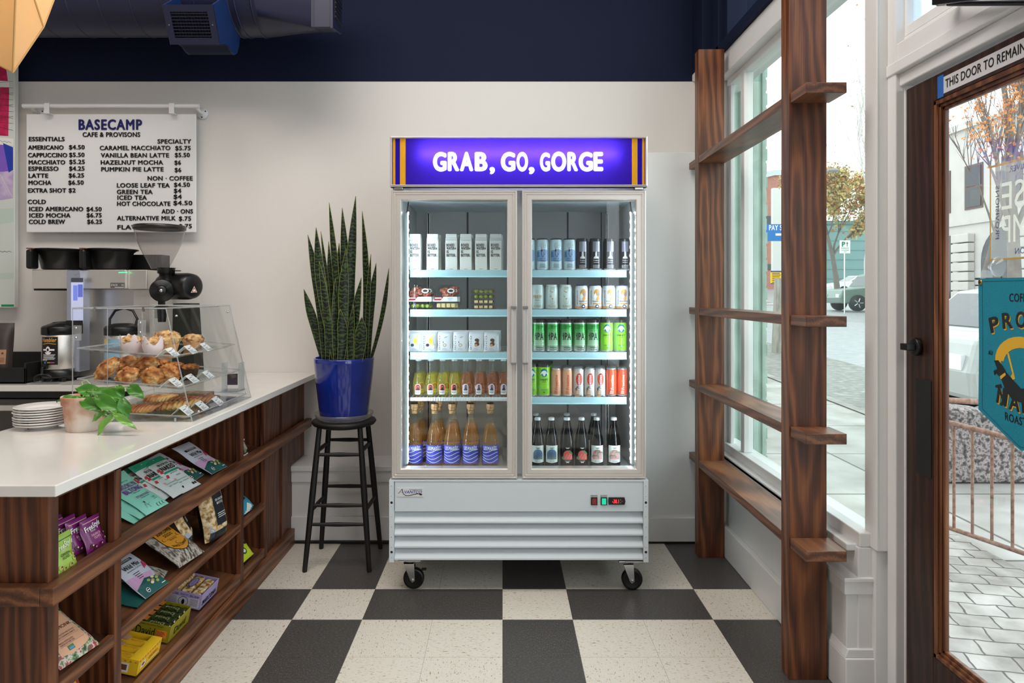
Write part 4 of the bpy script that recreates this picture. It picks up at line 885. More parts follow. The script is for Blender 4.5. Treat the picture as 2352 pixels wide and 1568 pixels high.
# pastry packet
def packet(kind):
    t = thing('snack_packet', '', 'packet'); W_, H_ = .037, .098
    def g(s):
        def f(u, q):
            z = q*H_; e = min(q, 1-q)*2; th = .011*min(1, e*2.6)**.6*(1-(2*u-1)**4)+.0004
            return ((2*u-1)*W_*(1+.03*math.cos(q*9)), s*th, z)
        return f
    MB().grid(g(-1), 10, 14).grid(g(1), 10, 14).box(-W_, W_, -.0006, .0006, H_-.001, H_+.006).build('wrapper', mat('wrapper_white', (226, 226, 230), .4), t, world=False)
    a = Art()
    for k, (l0, l1) in enumerate(((.01, .018), (.020, .024), (.028, .034), (.037, .043), (.046, .054), (.057, .060), (.063, .070), (.073, .078))):
        a.rect(-.031, l0, -.031+.008, l0+.0016, 0).rect(-.031+(.003 if k % 2 else 0), l0, -.0295+(.003 if k % 2 else 0), l1, 0).rect(-.0245, l0, -.023, l1-.001*k % .003, 0)
    for k in range(4): a.rect(.026, .014+k*.006, .029, .018+k*.006, 1)
    for k in range(3): a.rect(-.012, .008+k*.004, .012-.003*k, .009+k*.004, 1)
    if kind == 'lemon':
        a.disc(.006, .052, .012, .017, 2).disc(.006, .052, .008, .012, 3, 3).disc(.013, .073, .006, .006, 2).disc(.016, .034, .005, .006, 2).disc(-.009, .031, .0085, .0075, 4, 3)
    elif kind == 'vanilla':
        a.disc(-.001, .031, .0085, .0075, 5).disc(-.001, .031, .0066, .0058, 6, 3).band([(-.004, .068), (.010, .074)], .0012, 5).band([(-.002, .066), (.012, .072)], .001, 5).rect(-.010, .041, -.007, .050, 4)
    else:
        a.disc(.004, .056, .011, .008, 5).disc(.004, .036, .012, .010, 5).disc(-.001, .030, .0075, .007, 7, 3).disc(.009, .049, .005, .006, 5)
    mb = MB(); a.emit(mb, lambda u, v, h: (u, -.0122-h if .02 < v < .08 else -.0108-h, v)); mb.build('packet_print', [INK, col('print_greyish', (150, 150, 156), .5), col('lemon_light', (232, 220, 130), .5), col('lemon_deep', (226, 206, 60), .5), col('berry', (62, 46, 74), .5), col('choc', (92, 58, 44), .5), col('cream_dot', (232, 220, 190), .5), col('almond', (206, 152, 104), .5)], t, world=False)
    return done(t)
G['pl'] = packet('lemon'); G['pv'] = packet('vanilla'); G['pc'] = packet('chocolate')
CLP = glass('clear_plastic', (248, 250, 250), 1.3)
# meat and cheese trays
def snacktray(kind):
    t = thing('deli_tray', '', 'snack tray'); R = .062
    def oc(r, k=.78): return [(r*k, -r), (r, -r*k), (r, r*k), (r*k, r), (-r*k, r), (-r, r*k), (-r, -r*k), (-r*k, -r)]
    mb = MB()
    o1 = [(u, q, 0) for u, q in oc(R, .55)]; o2 = [(u, q, .004) for u, q in oc(R, .55)]; o3 = [(u*.9, q*.9, .024) for u, q in oc(R, .55)]; n = 8
    mb.add(o1+o2+o3, [tuple(range(8))]+[(i, (i+1) % n, n+(i+1) % n, n+i) for i in range(n)]+[(n+i, n+(i+1) % n, 2*n+(i+1) % n, 2*n+i) for i in range(n)]+[tuple(range(2*n, 3*n))[::-1]])
    mb.build('clear_tray', CLP, t, world=False)
    rnd = random.Random(kind == 'a')
    mt = MB()
    for k in range(16):
        x, y = rnd.uniform(-.044, .044), rnd.uniform(.0, .05)
        mt.ball((x, y, .012), .014, .010, .007, 10, 6, fn=lambda d: 1+.2*math.sin(9*d.x+7*d.y))
    mt.build('sliced_meat', speckle('salami', (188, 96, 76), [(.35, (150, 58, 46)), (.55, (204, 120, 96)), (.7, (226, 176, 156))], 110, .5), t, world=False)
    ch = MB()
    for k in range(4): ch.box(-.045+k*.024, -.027+k*.024, -.05, -.03, .004, .018) if kind == 'b' else ch.ball((-.036+k*.024, -.042, .010), .010, .010, .009, 10, 8)
    ch.build('cheese' if kind == 'b' else 'olives', col('cheese_yellow', (232, 206, 150), .5) if kind == 'b' else col('olive_green', (150, 168, 66), .4), t, .002 if kind == 'b' else 0, world=False)
    lb = MB(); a = Art().poly([(-.062, -.022), (.055, -.022), (.055, .002), (-.012, .002), (-.02, -.008), (-.062, -.012)], 0, 1).poly([(-.058, -.016), (-.026, -.016), (-.012, .002), (-.058, .0)], 1, 2).disc(.024, .032, .018, .012, 0, 1).disc(.024, .032, .012, .006, 2, 2)
    a.text('DEVONI' if 0 else 'NAPOLI' if kind == 'b' else 'DOLCE VITA', .02, -.008, .005, 3, align='C', w=.026).text('SNACK', .02, -.016, .005, 3, align='C', w=.018).rect(-.054, -.007, -.022, -.002, 0, 3)
    a.emit(lb, lambda u, v, h: (u, v, -.001-h)); lb.build('label_print', [WHITE, col('deli_red', (170, 28, 38), .5), col('deli_black', (60, 20, 24), .5), col('deli_blue', (70, 110, 150), .5)], t, world=False)
    return done(t)
G['ta'] = snacktray('a'); G['tb'] = snacktray('b')
YF = 3.392
def row(key, xs, z, desc, group, y=YF, back=None, start=0, where=''):
    for i, p in enumerate(xs):
        item(G[key], X_(p, y), y, z, desc % ORD[start+i], group)
R1, R2, R3, R4 = SHZ
for i, p in enumerate((954.7, 994.7, 1037.5, 1070.5, 1105.5, 1138.5)):
    item(G['water'], X_(p, YF), YF, R1, '%s white water carton from the left on the top left shelf' % ORD[i], 'water cartons in the cooler')
    if i: item(G['water'], X_(p, YF)+.008, YF+.066, R1, 'white water carton hidden behind the %s carton from the left' % ORD[i], 'water cartons in the cooler')
gt = 'tall cans on the top right shelf'
row('ice', (1215, 1245.4, 1277, 1307.9), R1, '%s pale blue tall can from the left, top right shelf', gt)
row('dark', (1336.6, 1367.5, 1399.8, 1433.5), R1, '%s black tall can with white bell shape, counted from the left', gt)
g2 = 'short cans on the second right shelf'
row('fri', (1234.9,), R2, '%s short pilsner can on that shelf, gold name lettering, beside the door frame', g2)
row('pils', (1267.2, 1298.7), R2, '%s sage white pilsner can with gold lion face from the left', g2)
row('orange', (1335.5, 1366.8, 1397.7, 1428.5), R2, '%s white and orange can with navy lid from the left', g2)
row('pils', (1267.2, 1298.7), R2, 'pilsner can in the back row behind the %s lion can', g2, YF+.072)
g3 = 'tall green cans on the third right shelf'
row('ipa', (1237.7, 1268.6, 1300.1, 1331, 1360.5), R3, '%s green and silver tall can from the left with black letters', g3)
row('ipa', (1242, 1272, 1302, 1332, 1360), R3, 'green can in the back row behind the %s front green can', g3, YF+.07)
row('lime', (1392.8, 1424.3), R3, '%s lime green cider can from the left, third right shelf', g3)
g4 = 'cans on the fourth right shelf'
row('lime', (1220.5, 1249), R4, '%s lime cider can from the left, fourth right shelf', g4)
row('lime', (1225, 1252), R4, 'lime cider can in the back row behind the %s lime can below', g4, YF+.07)
row('lime', (1230, 1256), R4, 'lime cider can in the rearmost row, %s from the left below', g4, YF+.14)
for key, xs, nm in (('peach', (1277, 1303), 'peach slim can'), ('mix', (1328, 1353.5, 1377.3), 'slim can with red and white shapes'), ('coral', (1404, 1429), 'coral orange slim can')):
    row(key, xs, R4, '%s '+nm+' from the left in the front row', g4)
    row(key, xs, R4, nm+' in the middle row, behind the %s front one', g4, YF+.058)
    row(key, xs, R4, nm+' in the rear row behind the %s front one', g4, YF+.116)
gb = 'clear soda bottles on the fourth left shelf'
row('wy', (961, 989.5, 1016.5, 1043.8), R4, '%s yellow soda bottle with red bear label from the left', gb)
row('wp', (1069.8, 1099.9, 1129.4, 1156.8), R4, '%s rose soda bottle with mauve bear label from the left', gb)
row('wy', (970, 1000, 1027, 1050), R4, 'yellow soda bottle in the back row, %s from the left', gb, YF+.066)
row('wp', (1078, 1107, 1135, 1158), R4, 'rose soda bottle in the back row, %s from the left', gb, YF+.066)
gm = 'corked cider bottles in the bottom left'
row('mar', (951.9, 998.2, 1038.2, 1081, 1125.9), .556, '%s corked amber bottle with blue wave label from the left', gm, YF+.018)
row('mar', (966, 1008, 1042, 1083), .556, 'corked bottle in the back row behind the %s wave label bottle', gm, YF+.12)
gk = 'brown bottles in the bottom right'
row('slate', (1234.9, 1266.5), .556, '%s brown bottle with blue arch label from the left', gk)
row('straw', (1302.2, 1335.6), .556, '%s brown bottle with red strawberry print from the left', gk)
row('palm', (1370.3, 1409.6), .556, '%s brown bottle with pink palm label from the left', gk)
item(G['slate'], X_(1231, 3.51), 3.51, .556, 'brown bottle standing behind the first blue arch bottle', gk)
item(G['straw'], X_(1302, 3.51), 3.51, .556, 'brown bottle standing behind the first strawberry bottle', gk)
item(G['palm'], X_(1364, 3.51), 3.51, .556, 'brown bottle standing behind the first pink palm bottle', gk)
gp = 'white snack packets on the third left shelf'
for i, (p, k) in enumerate(((951.9, 'pl'), (986.3, 'pl'), (1022, 'pv'), (1057.8, 'pv'), (1093.6, 'pc'), (1128.7, 'pc'))):
    nm = {'pl': 'lemon', 'pv': 'vanilla', 'pc': 'chocolate'}[k]; o_ = 'left' if i % 2 == 0 else 'right'
    for j in range(3):
        y = 3.385+j*.036
        B = Matrix.Translation((X_(p, 3.385)+.005*j, y, R3-.0)) @ Matrix.Rotation(math.radians(-10-2*j), 4, 'X') @ Matrix.Rotation(math.radians((-3, 2, -1, 1, 0, 2)[i]), 4, 'Z')
        dup(G[k], None, None, ('%s hand white packet with %s picture in the front row' % (o_, nm)) if j == 0 else 'white %s packet %s behind the %s hand front one' % (nm, ('directly', 'two places')[j-1], o_), gp, B)
gd = 'meat and cheese trays on the second left shelf'
for key, p, lab in (('ta', 966, 'clear octagonal deli tray with olives standing at the left'), ('tb', 1024.9, 'clear octagonal deli tray with cheese standing beside the olive tray')):
    B = Matrix.Translation((X_(p, 3.40), 3.40, R2+.0605)) @ Matrix.Rotation(math.radians(-9), 4, 'X') @ Matrix.Rotation(PI/2, 4, 'X') @ Matrix.Scale(-1, 4, (0, 0, 1))
    dup(G[key], None, None, lab, gd, Matrix.Translation((X_(p, 3.40), 3.385, R2+.0605)) @ Matrix.Rotation(math.radians(80), 4, 'X') @ Matrix.Diagonal((1, 1, -1, 1)))
    dup(G[key], None, None, lab.replace('standing', 'hidden').replace('beside', 'behind').replace('at the left', 'behind the left one'), gd, Matrix.Translation((X_(p, 3.40)+.012, 3.425, R2+.0605)) @ Matrix.Rotation(math.radians(80), 4, 'X') @ Matrix.Diagonal((1, 1, -1, 1)))
for k in range(4):
    dup(G['ta' if k > 1 else 'tb'], (X_(1111, 3.44), 3.44, R2+.001+k*.0262), 0, '%s of the flat stacked deli trays, counted from the bottom' % ORD[k], gd)
for t in PROTO:
    for ch in list(t.children):
        for g_ in list(ch.children): bpy.data.objects.remove(g_)
        bpy.data.objects.remove(ch)
    bpy.data.objects.remove(t)
# ================================================================ SERVICE COUNTER
XF = -1.19                    # face of the cabinet that the customers see
t = thing('counter_worktop', 'white quartz worktop on the dark walnut counter', 'worktop', (-1.43, 2.9, .907))
QZ = mat('white_quartz', (232, 228, 222), .12, var=.03, vs=5, coat=.3)
MB().box(-1.755, -1.12, 1.712, 4.138, .907, .937).build('slab', QZ, t, .003)
CAB = thing('display_counter', 'dark walnut counter with open snack shelves facing the floor', 'counter', (-1.45, 2.9, 0))
st = [(1.792, 1.831), (2.094, 2.1325), (3.102, 3.141), (3.415, 3.453)]
MB().box(-1.74, -1.208, 1.795, 1.812, 0, .906).build('end_panel', WZ, CAB)
MB().box(-1.212, XF, 1.788, 1.831, 0, .906).build('stile', WZ, CAB, .0015)
for a_, b_ in st[1:]: MB().box(XF-.021, XF, a_, b_, .09, .906).build('stile', WZ, CAB, .0015)
for a_, b_ in st[1:]: MB().box(-1.53, XF-.021, (a_+b_)/2-.004, (a_+b_)/2+.012, 0, .906).build('divider', WZ, CAB)
MB().box(-1.548, -1.53, 1.812, 3.45, 0, .906).build('back_panel', WZ, CAB)
fp = MB().box(-1.53, XF-.012, 3.453, 3.899, 0, .906)
for a_, b_ in ((3.70, 3.735),): fp.box(XF-.021, XF-.004, a_, b_, .09, .906)
fp.box(-1.53, XF-.012, 3.899, 4.138, .44, .906)
fp.build('blank_panel', WZ, CAB, .001)
MB().box(XF-.021, XF, 1.831, 3.89, .872, .906).build('top_rail', WY, CAB, .001)
def tilt(x, z): return z+(XF-.02-x)*math.tan(math.radians(12))
bays = [(1.832, 2.109), (2.122, 3.117), (3.130, 3.43)]
for zt, zl in ((.655, .61), (.372, .337), (.143, .095)):
    for y0, y1 in bays:
        s = MB().prism([(XF-.02, zt-.012), (-1.53, tilt(-1.53, zt-.012)), (-1.53, tilt(-1.53, zt-.028)), (XF-.02, zt-.028)], lambda u, q, d: (u, d, q), y0, y1)
        sh = s.build('shelf', WY, CAB)
        ya = max(q[1] for q in st if q[1] < y0+.03); yb = min(q[0] for q in st if q[0] > y1-.05)
        MB().box(XF-.021, XF-.0005, ya, yb, zl, zt).build('shelf_lip', WY, sh, .0015)
rl = MB().box(XF, -1.154, 1.754, 4.137, .612, .661); rl.box(-1.74, XF, 1.754, 1.788, .612, .661)
rl.build('chair_rail', WY, CAB, .003)
MB().box(XF-.014, -1.174, 1.80, 3.86, 0, .09).build('base_board', WY, CAB, .002)
# ---------------------------------------------------------------- back counter
t = thing('back_counter', 'white topped back counter along the wall under the menu', 'counter', (-2.6, 3.85, 0))
MB().box(-4.2, -1.757, 3.56, 4.138, .905, .937).build('worktop', QZ, t, .002)
MB().box(-4.2, -1.757, 3.66, 4.13, .1, .905).box(-4.2, -1.757, 3.70, 4.13, 0, .1).build('carcass', BLACKM, t)
t = thing('undercounter_fridge', 'dark steel undercounter fridge door below the back counter', 'refrigerator', (-2.55, 3.6, 0))
f = MB().box(-2.93, -2.12, 3.60, 3.64, .12, .86).build('door', mat('dark_steel', (92, 88, 86), .3, .9), t, .006)
MB().box(-2.7, -2.3, 3.575, 3.6, .80, .83).build('handle', STEEL, f, .004)
MB().box(-2.93, -2.12, 3.605, 3.64, .865, .902).build('trim_strip', BLACK, t)

# ================================================================ SNACKS
def basis(o, u, v):
    u = Vector(u).normalized(); v = Vector(v); v = (v-u*v.dot(u)).normalized(); n = u.cross(v)
    M_ = Matrix((u, v, n)).transposed().to_4x4(); M_.translation = Vector(o); return M_
def lying(y, x, z, tl, rot=0, roll=0):
    """frame for a packet whose bottom edge rests at (x,y,z) and whose top leans back by tl degrees above the horizontal"""
    a, r = math.radians(tl), math.radians(rot)
    v = Vector((-math.cos(a)*math.cos(r), math.cos(a)*math.sin(r), math.sin(a))); u = Vector((math.sin(r), math.cos(r), math.sin(math.radians(roll))))
    return basis((x, y, z), u, v)
def pouch(name, label, cat, B, W, H, T, front, art, amats, group=None, back=None, bulge=.5, gusset=0.0, zip_=True, seed=0, extra=None, puff=1.0):
    t = thing(name, label, cat, (0, 0, 0), 0, group); t.matrix_basis = B
    rnd = random.Random(seed+len(label)); ph = rnd.uniform(0, 6)
    def th(u, q):
        e = max(0.0, 1-abs(2*u/W)**5); b = min(1, (1-q/H)*3.2)*min(1, .35+q/H*4 if gusset else q/H*5)
        return T*.5*max(0, e)*max(0, b)**.7*puff+.0006
    def wob(u, q): return .004*math.sin(q/H*7+ph)*(.3+q/H)
    def F_(s): return lambda a, b: ((a-.5)*W*(1-.04*math.sin(b*PI)*(T > .015)), b*H, s*th((a-.5)*W, b*H)+wob((a-.5)*W, b*H)+T*.5*.6)
    m = MB().grid(F_(1), 14, 18).grid(F_(-1), 14, 18, 1)
    m.build('wrapper', [front, back or front], t, world=False, merge=False)
    if art:
        mb = MB(); art.emit(mb, lambda u, v, h: (u*(1-.04*math.sin(v/H*PI)*(T > .015)), v, th(u, v)+wob(u, v)+T*.3+.0012+h), step=W/7, gap=.0005, stepv=H/9)
        mb.build('packet_print', amats, t, world=False)
    return t
FOIL = dict(coat=.35)
PUR = mat('wrapper_purple', (122, 30, 104), .3, **FOIL); LIME = mat('wrapper_lime', (170, 204, 90), .4, **FOIL)
OLV = col('olive_dark', (70, 34, 42), .4); OLG = col('olive_pale', (196, 190, 104), .4)
def freestyle(c1, nm, oc):
    a = Art().text('FreeStyle', 0, .066, .016, 0, align='C', w=.072, rot=.10, bold=.03).text('SNACKS', -.006, .058, .005, 0, align='C', w=.022).text(nm[0], 0, .045, .007, 1, align='C', w=.040, bold=.02).text(nm[1], 0, .036, .007, 1, align='C', w=.030, bold=.02)
    for x, y in ((-.03, .02), (-.015, .012), (.012, .014), (.030, .026), (.034, .042)): a.disc(x, y, .008, .0065, oc).disc(x+.002, y+.001, .003, .0025, 1, 3)
    return a.rect(-.04, .088, .04, .090, 1)
for k in range(6):
    B = lying(2.047-.017*k-(.012 if k else 0), -1.222-.026*k, tilt(-1.222-.026*k, .645), 74+k*1.0, 2+k)
    pouch('snack_packet', '%s of the purple olive packets, counted from the front' % ORD[k], 'packet', B, .092, .100, .020, PUR, freestyle(0, ('KALAMATA', 'OLIVES'), 2), [WHITE, col('txt_pink', (236, 176, 190), .5), OLV], 'purple packets on the upper left shelf', seed=k)
for k in range(2):
    B = lying(1.893-.012*k, -1.215-.024*k, tilt(-1.215-.024*k, .645), 76, 0)
    pouch('snack_packet', 'lime green olive packet in front of the purple ones' if k == 0 else 'lime green olive packet half hidden behind the front lime one', 'packet', B, .096, .103, .020, LIME, freestyle(0, ('GREEN', 'OLIVES'), 2), [col('txt_pale', (240, 244, 222), .5), col('txt_green', (60, 84, 40), .5), OLG], 'lime packets on the upper left shelf', seed=k+9)
# teal stack
TEALP = mat('pouch_mint', (146, 218, 196), .42, **FOIL); PURT = col('txt_purple', (132, 40, 140), .5); DKG = col('txt_deepgreen', (40, 84, 76), .5)
def biltong():
    a = Art().text('BROOKLYN', 0, .128, .019, 0, align='C', w=.096, bold=.03, arc=0).text('BILTONG', 0, .103, .021, 0, align='C', w=.098, bold=.04).text('ZERO SUGAR', 0, .094, .005, 1, align='C', w=.036)
    a.text('STEAKHOUSE', .004, .070, .009, 0, align='C', w=.074, bold=.02).text('AIR DRIED BEEF', .004, .062, .005, 1, align='C', w=.05).text('CRAFT DRIED MEAT', 0, .156, .005, 1, align='C', w=.06)
    a.rect(-.03, .098, .03, .0985, 1)
    for x in (.018, .034, .050): a.disc(x, .014, .007, .007, 1, 1).disc(x, .014, .0062, .0062, 2, 2)
    a.band([(-.04, .020), (-.036, .034), (-.030, .042), (-.024, .034), (-.020, .018)], .0012, 1).band([(-.034, .034), (-.022, .030), (-.012, .036)], .001, 1).disc(-.029, .046, .004, .004, 1).text('120', .03, .045, .008, 1, align='C', w=.016).text('CALORIES', .03, .038, .004, 1, align='C', w=.02)
    return a
for k in range(3):
    x = -1.212-.010*(2-k); B = lying(2.395-.028*(2-k), x, .648+.004*k, 24+4.5*k, (-4, 1, 4)[k])
    pouch('jerky_pouch', ('bottom mint green meat snack pouch of its pile', 'middle mint green meat snack pouch of its pile', 'top mint green meat snack pouch with purple lettering')[k], 'pouch', B, .138, .205, .016, TEALP, biltong(), [PURT, DKG, TEALP], 'meat snack pouches on the top shelf', seed=k)
WP = mat('pouch_white', (218, 222, 220), .42, **FOIL); GRT = col('pouch_green_top', (32, 148, 112), .45)
def naked():
    a = Art().rect(-.066, .172, .066, .204, 0, 0).rect(-.005, .190, .005, .192, 4, 1).text('BROOKLYN', 0, .146, .012, 1, align='C', w=.070, bold=.03).text('NAKED', 0, .118, .022, 1, align='C', w=.088, bold=.05).rect(-.05, .104, .05, .113, 0).text('AIR DRIED BEEF', 0, .0955, .005, 1, align='C', w=.05).text('CRAFT MEAT', 0, .162, .005, 1, align='C', w=.05)
    a.text('NO SUGAR', .01, .078, .006, 1, align='C', w=.03).text('BEEF - VINEGAR', 0, .042, .006, 0, align='C', w=.066).text('THREE SIMPLE INGREDIENTS', 0, .055, .005, 0, align='C', w=.076)
    for x, y in ((-.056, .13), (-.054, .118), (.056, .15), (.05, .10), (-.05, .09)): a.poly([(x-.008, y-.004), (x+.004, y-.008), (x+.010, y+.006), (x, y+.009)], 2, 1)
    return a.disc(-.03, .066, .006, .005, 3).disc(.03, .018, .006, .006, 1, 1).disc(.045, .018, .006, .006, 1, 1)
nm = [col('txt_pepper_red', (190, 52, 58), .5), col('txt_blush', (228, 150, 140), .5)]
for k, (dy, dx, tl_, rt) in enumerate(((2.50, -1.262, 26, -2), (2.565, -1.245, 28, -3), (2.60, -1.222, 32, 2), (2.662, -1.212, 33, 5))):
    pouch('jerky_pouch', ('green topped white pouch half hidden behind the mint pile', 'green topped white pouch second of its pile from the back', 'green topped white pouch just under the top one', 'top white pouch with green top and bold black lettering')[k], 'pouch', lying(dy, dx, tilt(dx, .646)+.002*k, tl_, rt), .132, .204, .016, WP, naked(), [GRT, INK, nm[0], nm[1], WHITE], 'meat snack pouches on the top shelf', seed=k)
LAV = mat('pouch_grey_lilac', (206, 206, 220), .4, **FOIL)
def wild():
    a = Art().poly([(-.066, .0), (.066, 0), (.066, .034), (.03, .052), (-.01, .062), (-.066, .04)], 0, 1).poly([(-.066, .04), (-.01, .062), (.03, .052), (.045, .075), (.0, .078), (-.066, .09)], 3, 0).rect(-.05, .148, .03, .160, 1).text('WILDERNESS', -.01, .151, .007, 4, align='C', w=.06, layer=3).text('Wild Mix', -.008, .116, .019, 1, align='C', w=.082, bold=.02).text('Abundance Trail Mix', -.008, .106, .006, 1, align='C', w=.076)
    for k in range(4): a.rect(-.034+.002*k, .092-k*.008, .0-.004*(k % 2), .0945-k*.008, 1)
    for x, y in ((.044, .112), (.052, .104), (.038, .10)): a.poly([(x-.010, y-.010), (x+.001, y-.004), (x+.009, y+.012), (x-.004, y+.006)], 2, 2)
    for i, (x, y) in enumerate(((-.005, .046), (.010, .038), (.020, .050), (.034, .040), (.048, .046), (.002, .032), (.028, .028))): a.disc(x, y, .008, .0055, 5+i % 3, 3)
    return a.disc(-.036, .018, .009, .009, 4, 3).disc(-.036, .018, .007, .007, 1, 4).rect(-.042, .0165, -.030, .0195, 4, 5).rect(.034, .010, .056, .013, 4, 3)
wm = [col('mix_teal', (28, 88, 84), .45), INK, col('mix_petal', (206, 40, 92), .5), col('mix_pink', (214, 164, 202), .5), WHITE, col('mix_seed', (166, 172, 88), .5), col('mix_nut', (186, 140, 96), .5), col('mix_cream', (222, 206, 170), .5)]
gw = 'grey trail mix pouches on the shelves'
pouch('trail_mix_pouch', 'grey trail mix pouch under the other at the far end', 'pouch', lying(2.795, -1.25, .652, 26, -3), .132, .205, .022, LAV, wild(), wm, gw, MATS['mix_teal'])
pouch('trail_mix_pouch', 'topmost grey trail mix pouch at the far end of the top shelf', 'pouch', lying(2.925, -1.215, .652, 30, 5), .136, .205, .024, LAV, wild(), wm, gw, MATS['mix_teal'])
pouch('trail_mix_pouch', 'green back of a pouch lying under the trail mix pouch', 'pouch', lying(2.34, -1.222, .366, 14, -4), .126, .17, .014, MATS['mix_teal'], None, [], gw, MATS['mix_teal'])
pouch('trail_mix_pouch', 'grey trail mix pouch on the middle shelf near the end', 'pouch', lying(2.392, -1.212, .372, 34, 6), .136, .205, .024, LAV, wild(), wm, gw, MATS['mix_teal'])
# sunflower seed bags
SEED = speckle('sunflower_seeds', (150, 140, 128), [(.36, (62, 54, 48)), (.46, (140, 128, 116)), (.54, (206, 198, 186)), (.64, (120, 108, 98))], 75, .45, 3, (1, .35, 1), bump=.5)
def sunf():
    sh = [(-.056, .20), (-.056, .10), (-.045, .07), (-.02, .052), (.0, .046), (.02, .052), (.045, .07), (.056, .10), (.056, .20)]
    a = Art().poly([(x*1.04, y-.003) for x, y in sh], 1, 0).poly(sh, 0, 1).text('SUNFLOWER', 0, .150, .017, 1, align='C', w=.092, bold=.04).text('SEEDS', 0, .130, .014, 1, align='C', w=.05, bold=.02).text('SNACK COMPANY', 0, .064, .011, 1, align='C', w=.084, bold=.02, arc=.012).rect(-.03, .116, .03, .1175, 1).text('ROASTED', 0, .106, .007, 1, align='C', w=.04)
    return a.disc(.0, .086, .012, .009, 1).disc(0, .086, .0108, .0078, 0, 3).disc(-.042, .122, .008, .008, 1).disc(-.042, .122, .007, .007, 0, 3).disc(.042, .122, .008, .008, 1).disc(.042, .122, .007, .007, 0, 3).text('FANCY', 0, .176, .018, 1, align='C', w=.09, bold=.03)
sm = [col('label_amber', (238, 162, 50), .5), col('txt_umber', (42, 30, 20), .5)]
pouch('seed_bag', 'clear bag of grey sunflower seeds lying under the other', 'bag', lying(2.50, -1.245, .362, 15, -14), .15, .225, .036, SEED, None, [], 'sunflower seed bags on the middle shelf', seed=2)
pouch('seed_bag', 'top sunflower seed bag with big orange label', 'bag', lying(2.655, -1.213, .372, 33, 8), .165, .235, .042, SEED, sunf(), sm, 'sunflower seed bags on the middle shelf', seed=5)
# popcorn bags
POP = speckle('caramel_popcorn', (206, 172, 120), [(.34, (120, 84, 46)), (.45, (196, 158, 104)), (.56, (226, 200, 156)), (.7, (240, 226, 196))], 48, .5, 3, bump=.7)
NVB = mat('bag_black', (30, 34, 44), .35, **FOIL)
def popart(): 
    a = Art().poly([(-.062, 0), (.062, 0), (.062, .035), (-.062, .035)], 0, 1).poly([(-.026, .055), (.066, .055), (.066, .24), (-.026, .24)], 0, 1).poly([(-.062, .035), (-.062, .06), (-.035, .035)], 2, 2)
    for s, v, h, wd in (('Meltaways', .192, .014, .066), ('SEA SALTED', .155, .009, .06), ('BRITTLE', .140, .009, .044)): a.text(s, .018, v, h, 1, align='C', w=wd, bold=.02, layer=3)
    for k in range(3): a.rect(-.012, .085+k*.008, .046-.008*(k % 2), .0875+k*.008, 1, 3)
    return a
pm = [NVB, WHITE, col('bag_paleblue', (160, 176, 200), .4)]
pouch('popcorn_bag', 'black and clear popcorn bag at the back of the middle shelf', 'bag', lying(2.79, -1.30, tilt(-1.30, .368), 66, -24), .13, .235, .06, POP, popart(), pm, 'popcorn bags on the middle shelf', NVB, gusset=1)
pouch('popcorn_bag', 'black popcorn bag standing upright by the divider', 'bag', lying(2.915, -1.245, tilt(-1.24, .366), 80, 10), .15, .25, .07, POP, popart(), pm, 'popcorn bags on the middle shelf', NVB, gusset=1)
# peach nut butter pouch and orange pouch, near bay
FLOR = speckle('floral_print', (110, 140, 96), [(.32, (44, 60, 52)), (.44, (120, 150, 96)), (.52, (214, 206, 196)), (.60, (186, 68, 70)), (.72, (70, 96, 70))], 55, .45, 2)
a = Art().poly([(-.052, .026), (-.02, .018), (.03, .022), (.052, .03), (.056, .19), (-.05, .19)], 0, 1)
a.text('PARTY MONK', 0, .100, .011, 1, align='C', w=.098, bold=.01).text('KIDS', 0, .140, .009, 1, align='C', w=.04).rect(-.04, .068, .044, .0687, 1).rect(-.04, .046, .044, .0467, 1)
a.text('ALMOND BUTTER AND SEA SALT', 0, .080, .005, 1, align='C', w=.08).text('LITTLE CLEANING SNACK', 0, .072, .005, 1, align='C', w=.072).text('MADE WITH LOVE', -.012, .056, .005, 1, align='C', w=.05).text('MADE IN THE USA', -.012, .049, .005, 1, align='C', w=.05).rect(-.022, .028, -.002, .042, 2, 2).rect(-.020, .030, -.004, .036, 3, 3)
for q in ((-.02, .112, .0, .138), (.0, .112, .012, .135), (-.008, .116, .014, .126)): a.band([(q[0], q[1]), (q[2], q[3])], .006, 4, 1)
pouch('nut_pouch', 'peach pouch with floral border on the lower near shelf', 'pouch', lying(1.955, -1.212, .372, 36, 10), .145, .215, .026, FLOR, a, [col('label_peach', (232, 176, 142), .5), col('txt_brown', (66, 44, 36), .5), col('label_green_sq', (70, 130, 84), .5), col('label_blue_sq', (84, 150, 196), .5), col('fig_tan', (176, 112, 76), .5)], seed=3)
pouch('snack_pouch', 'orange pouch on the bottom shelf under the peach one', 'pouch', lying(1.975, -1.24, tilt(-1.24, .135), 76, 0), .12, .185, .03, mat('pouch_orange', (236, 152, 40), .45), Art().text('GOLD', 0, .14, .024, 0, align='C', w=.08, bold=.03).rect(.035, 0, .058, .18, 1, 1), [col('txt_umber', (42, 30, 20)), col('pouch_red', (170, 66, 40), .5)])
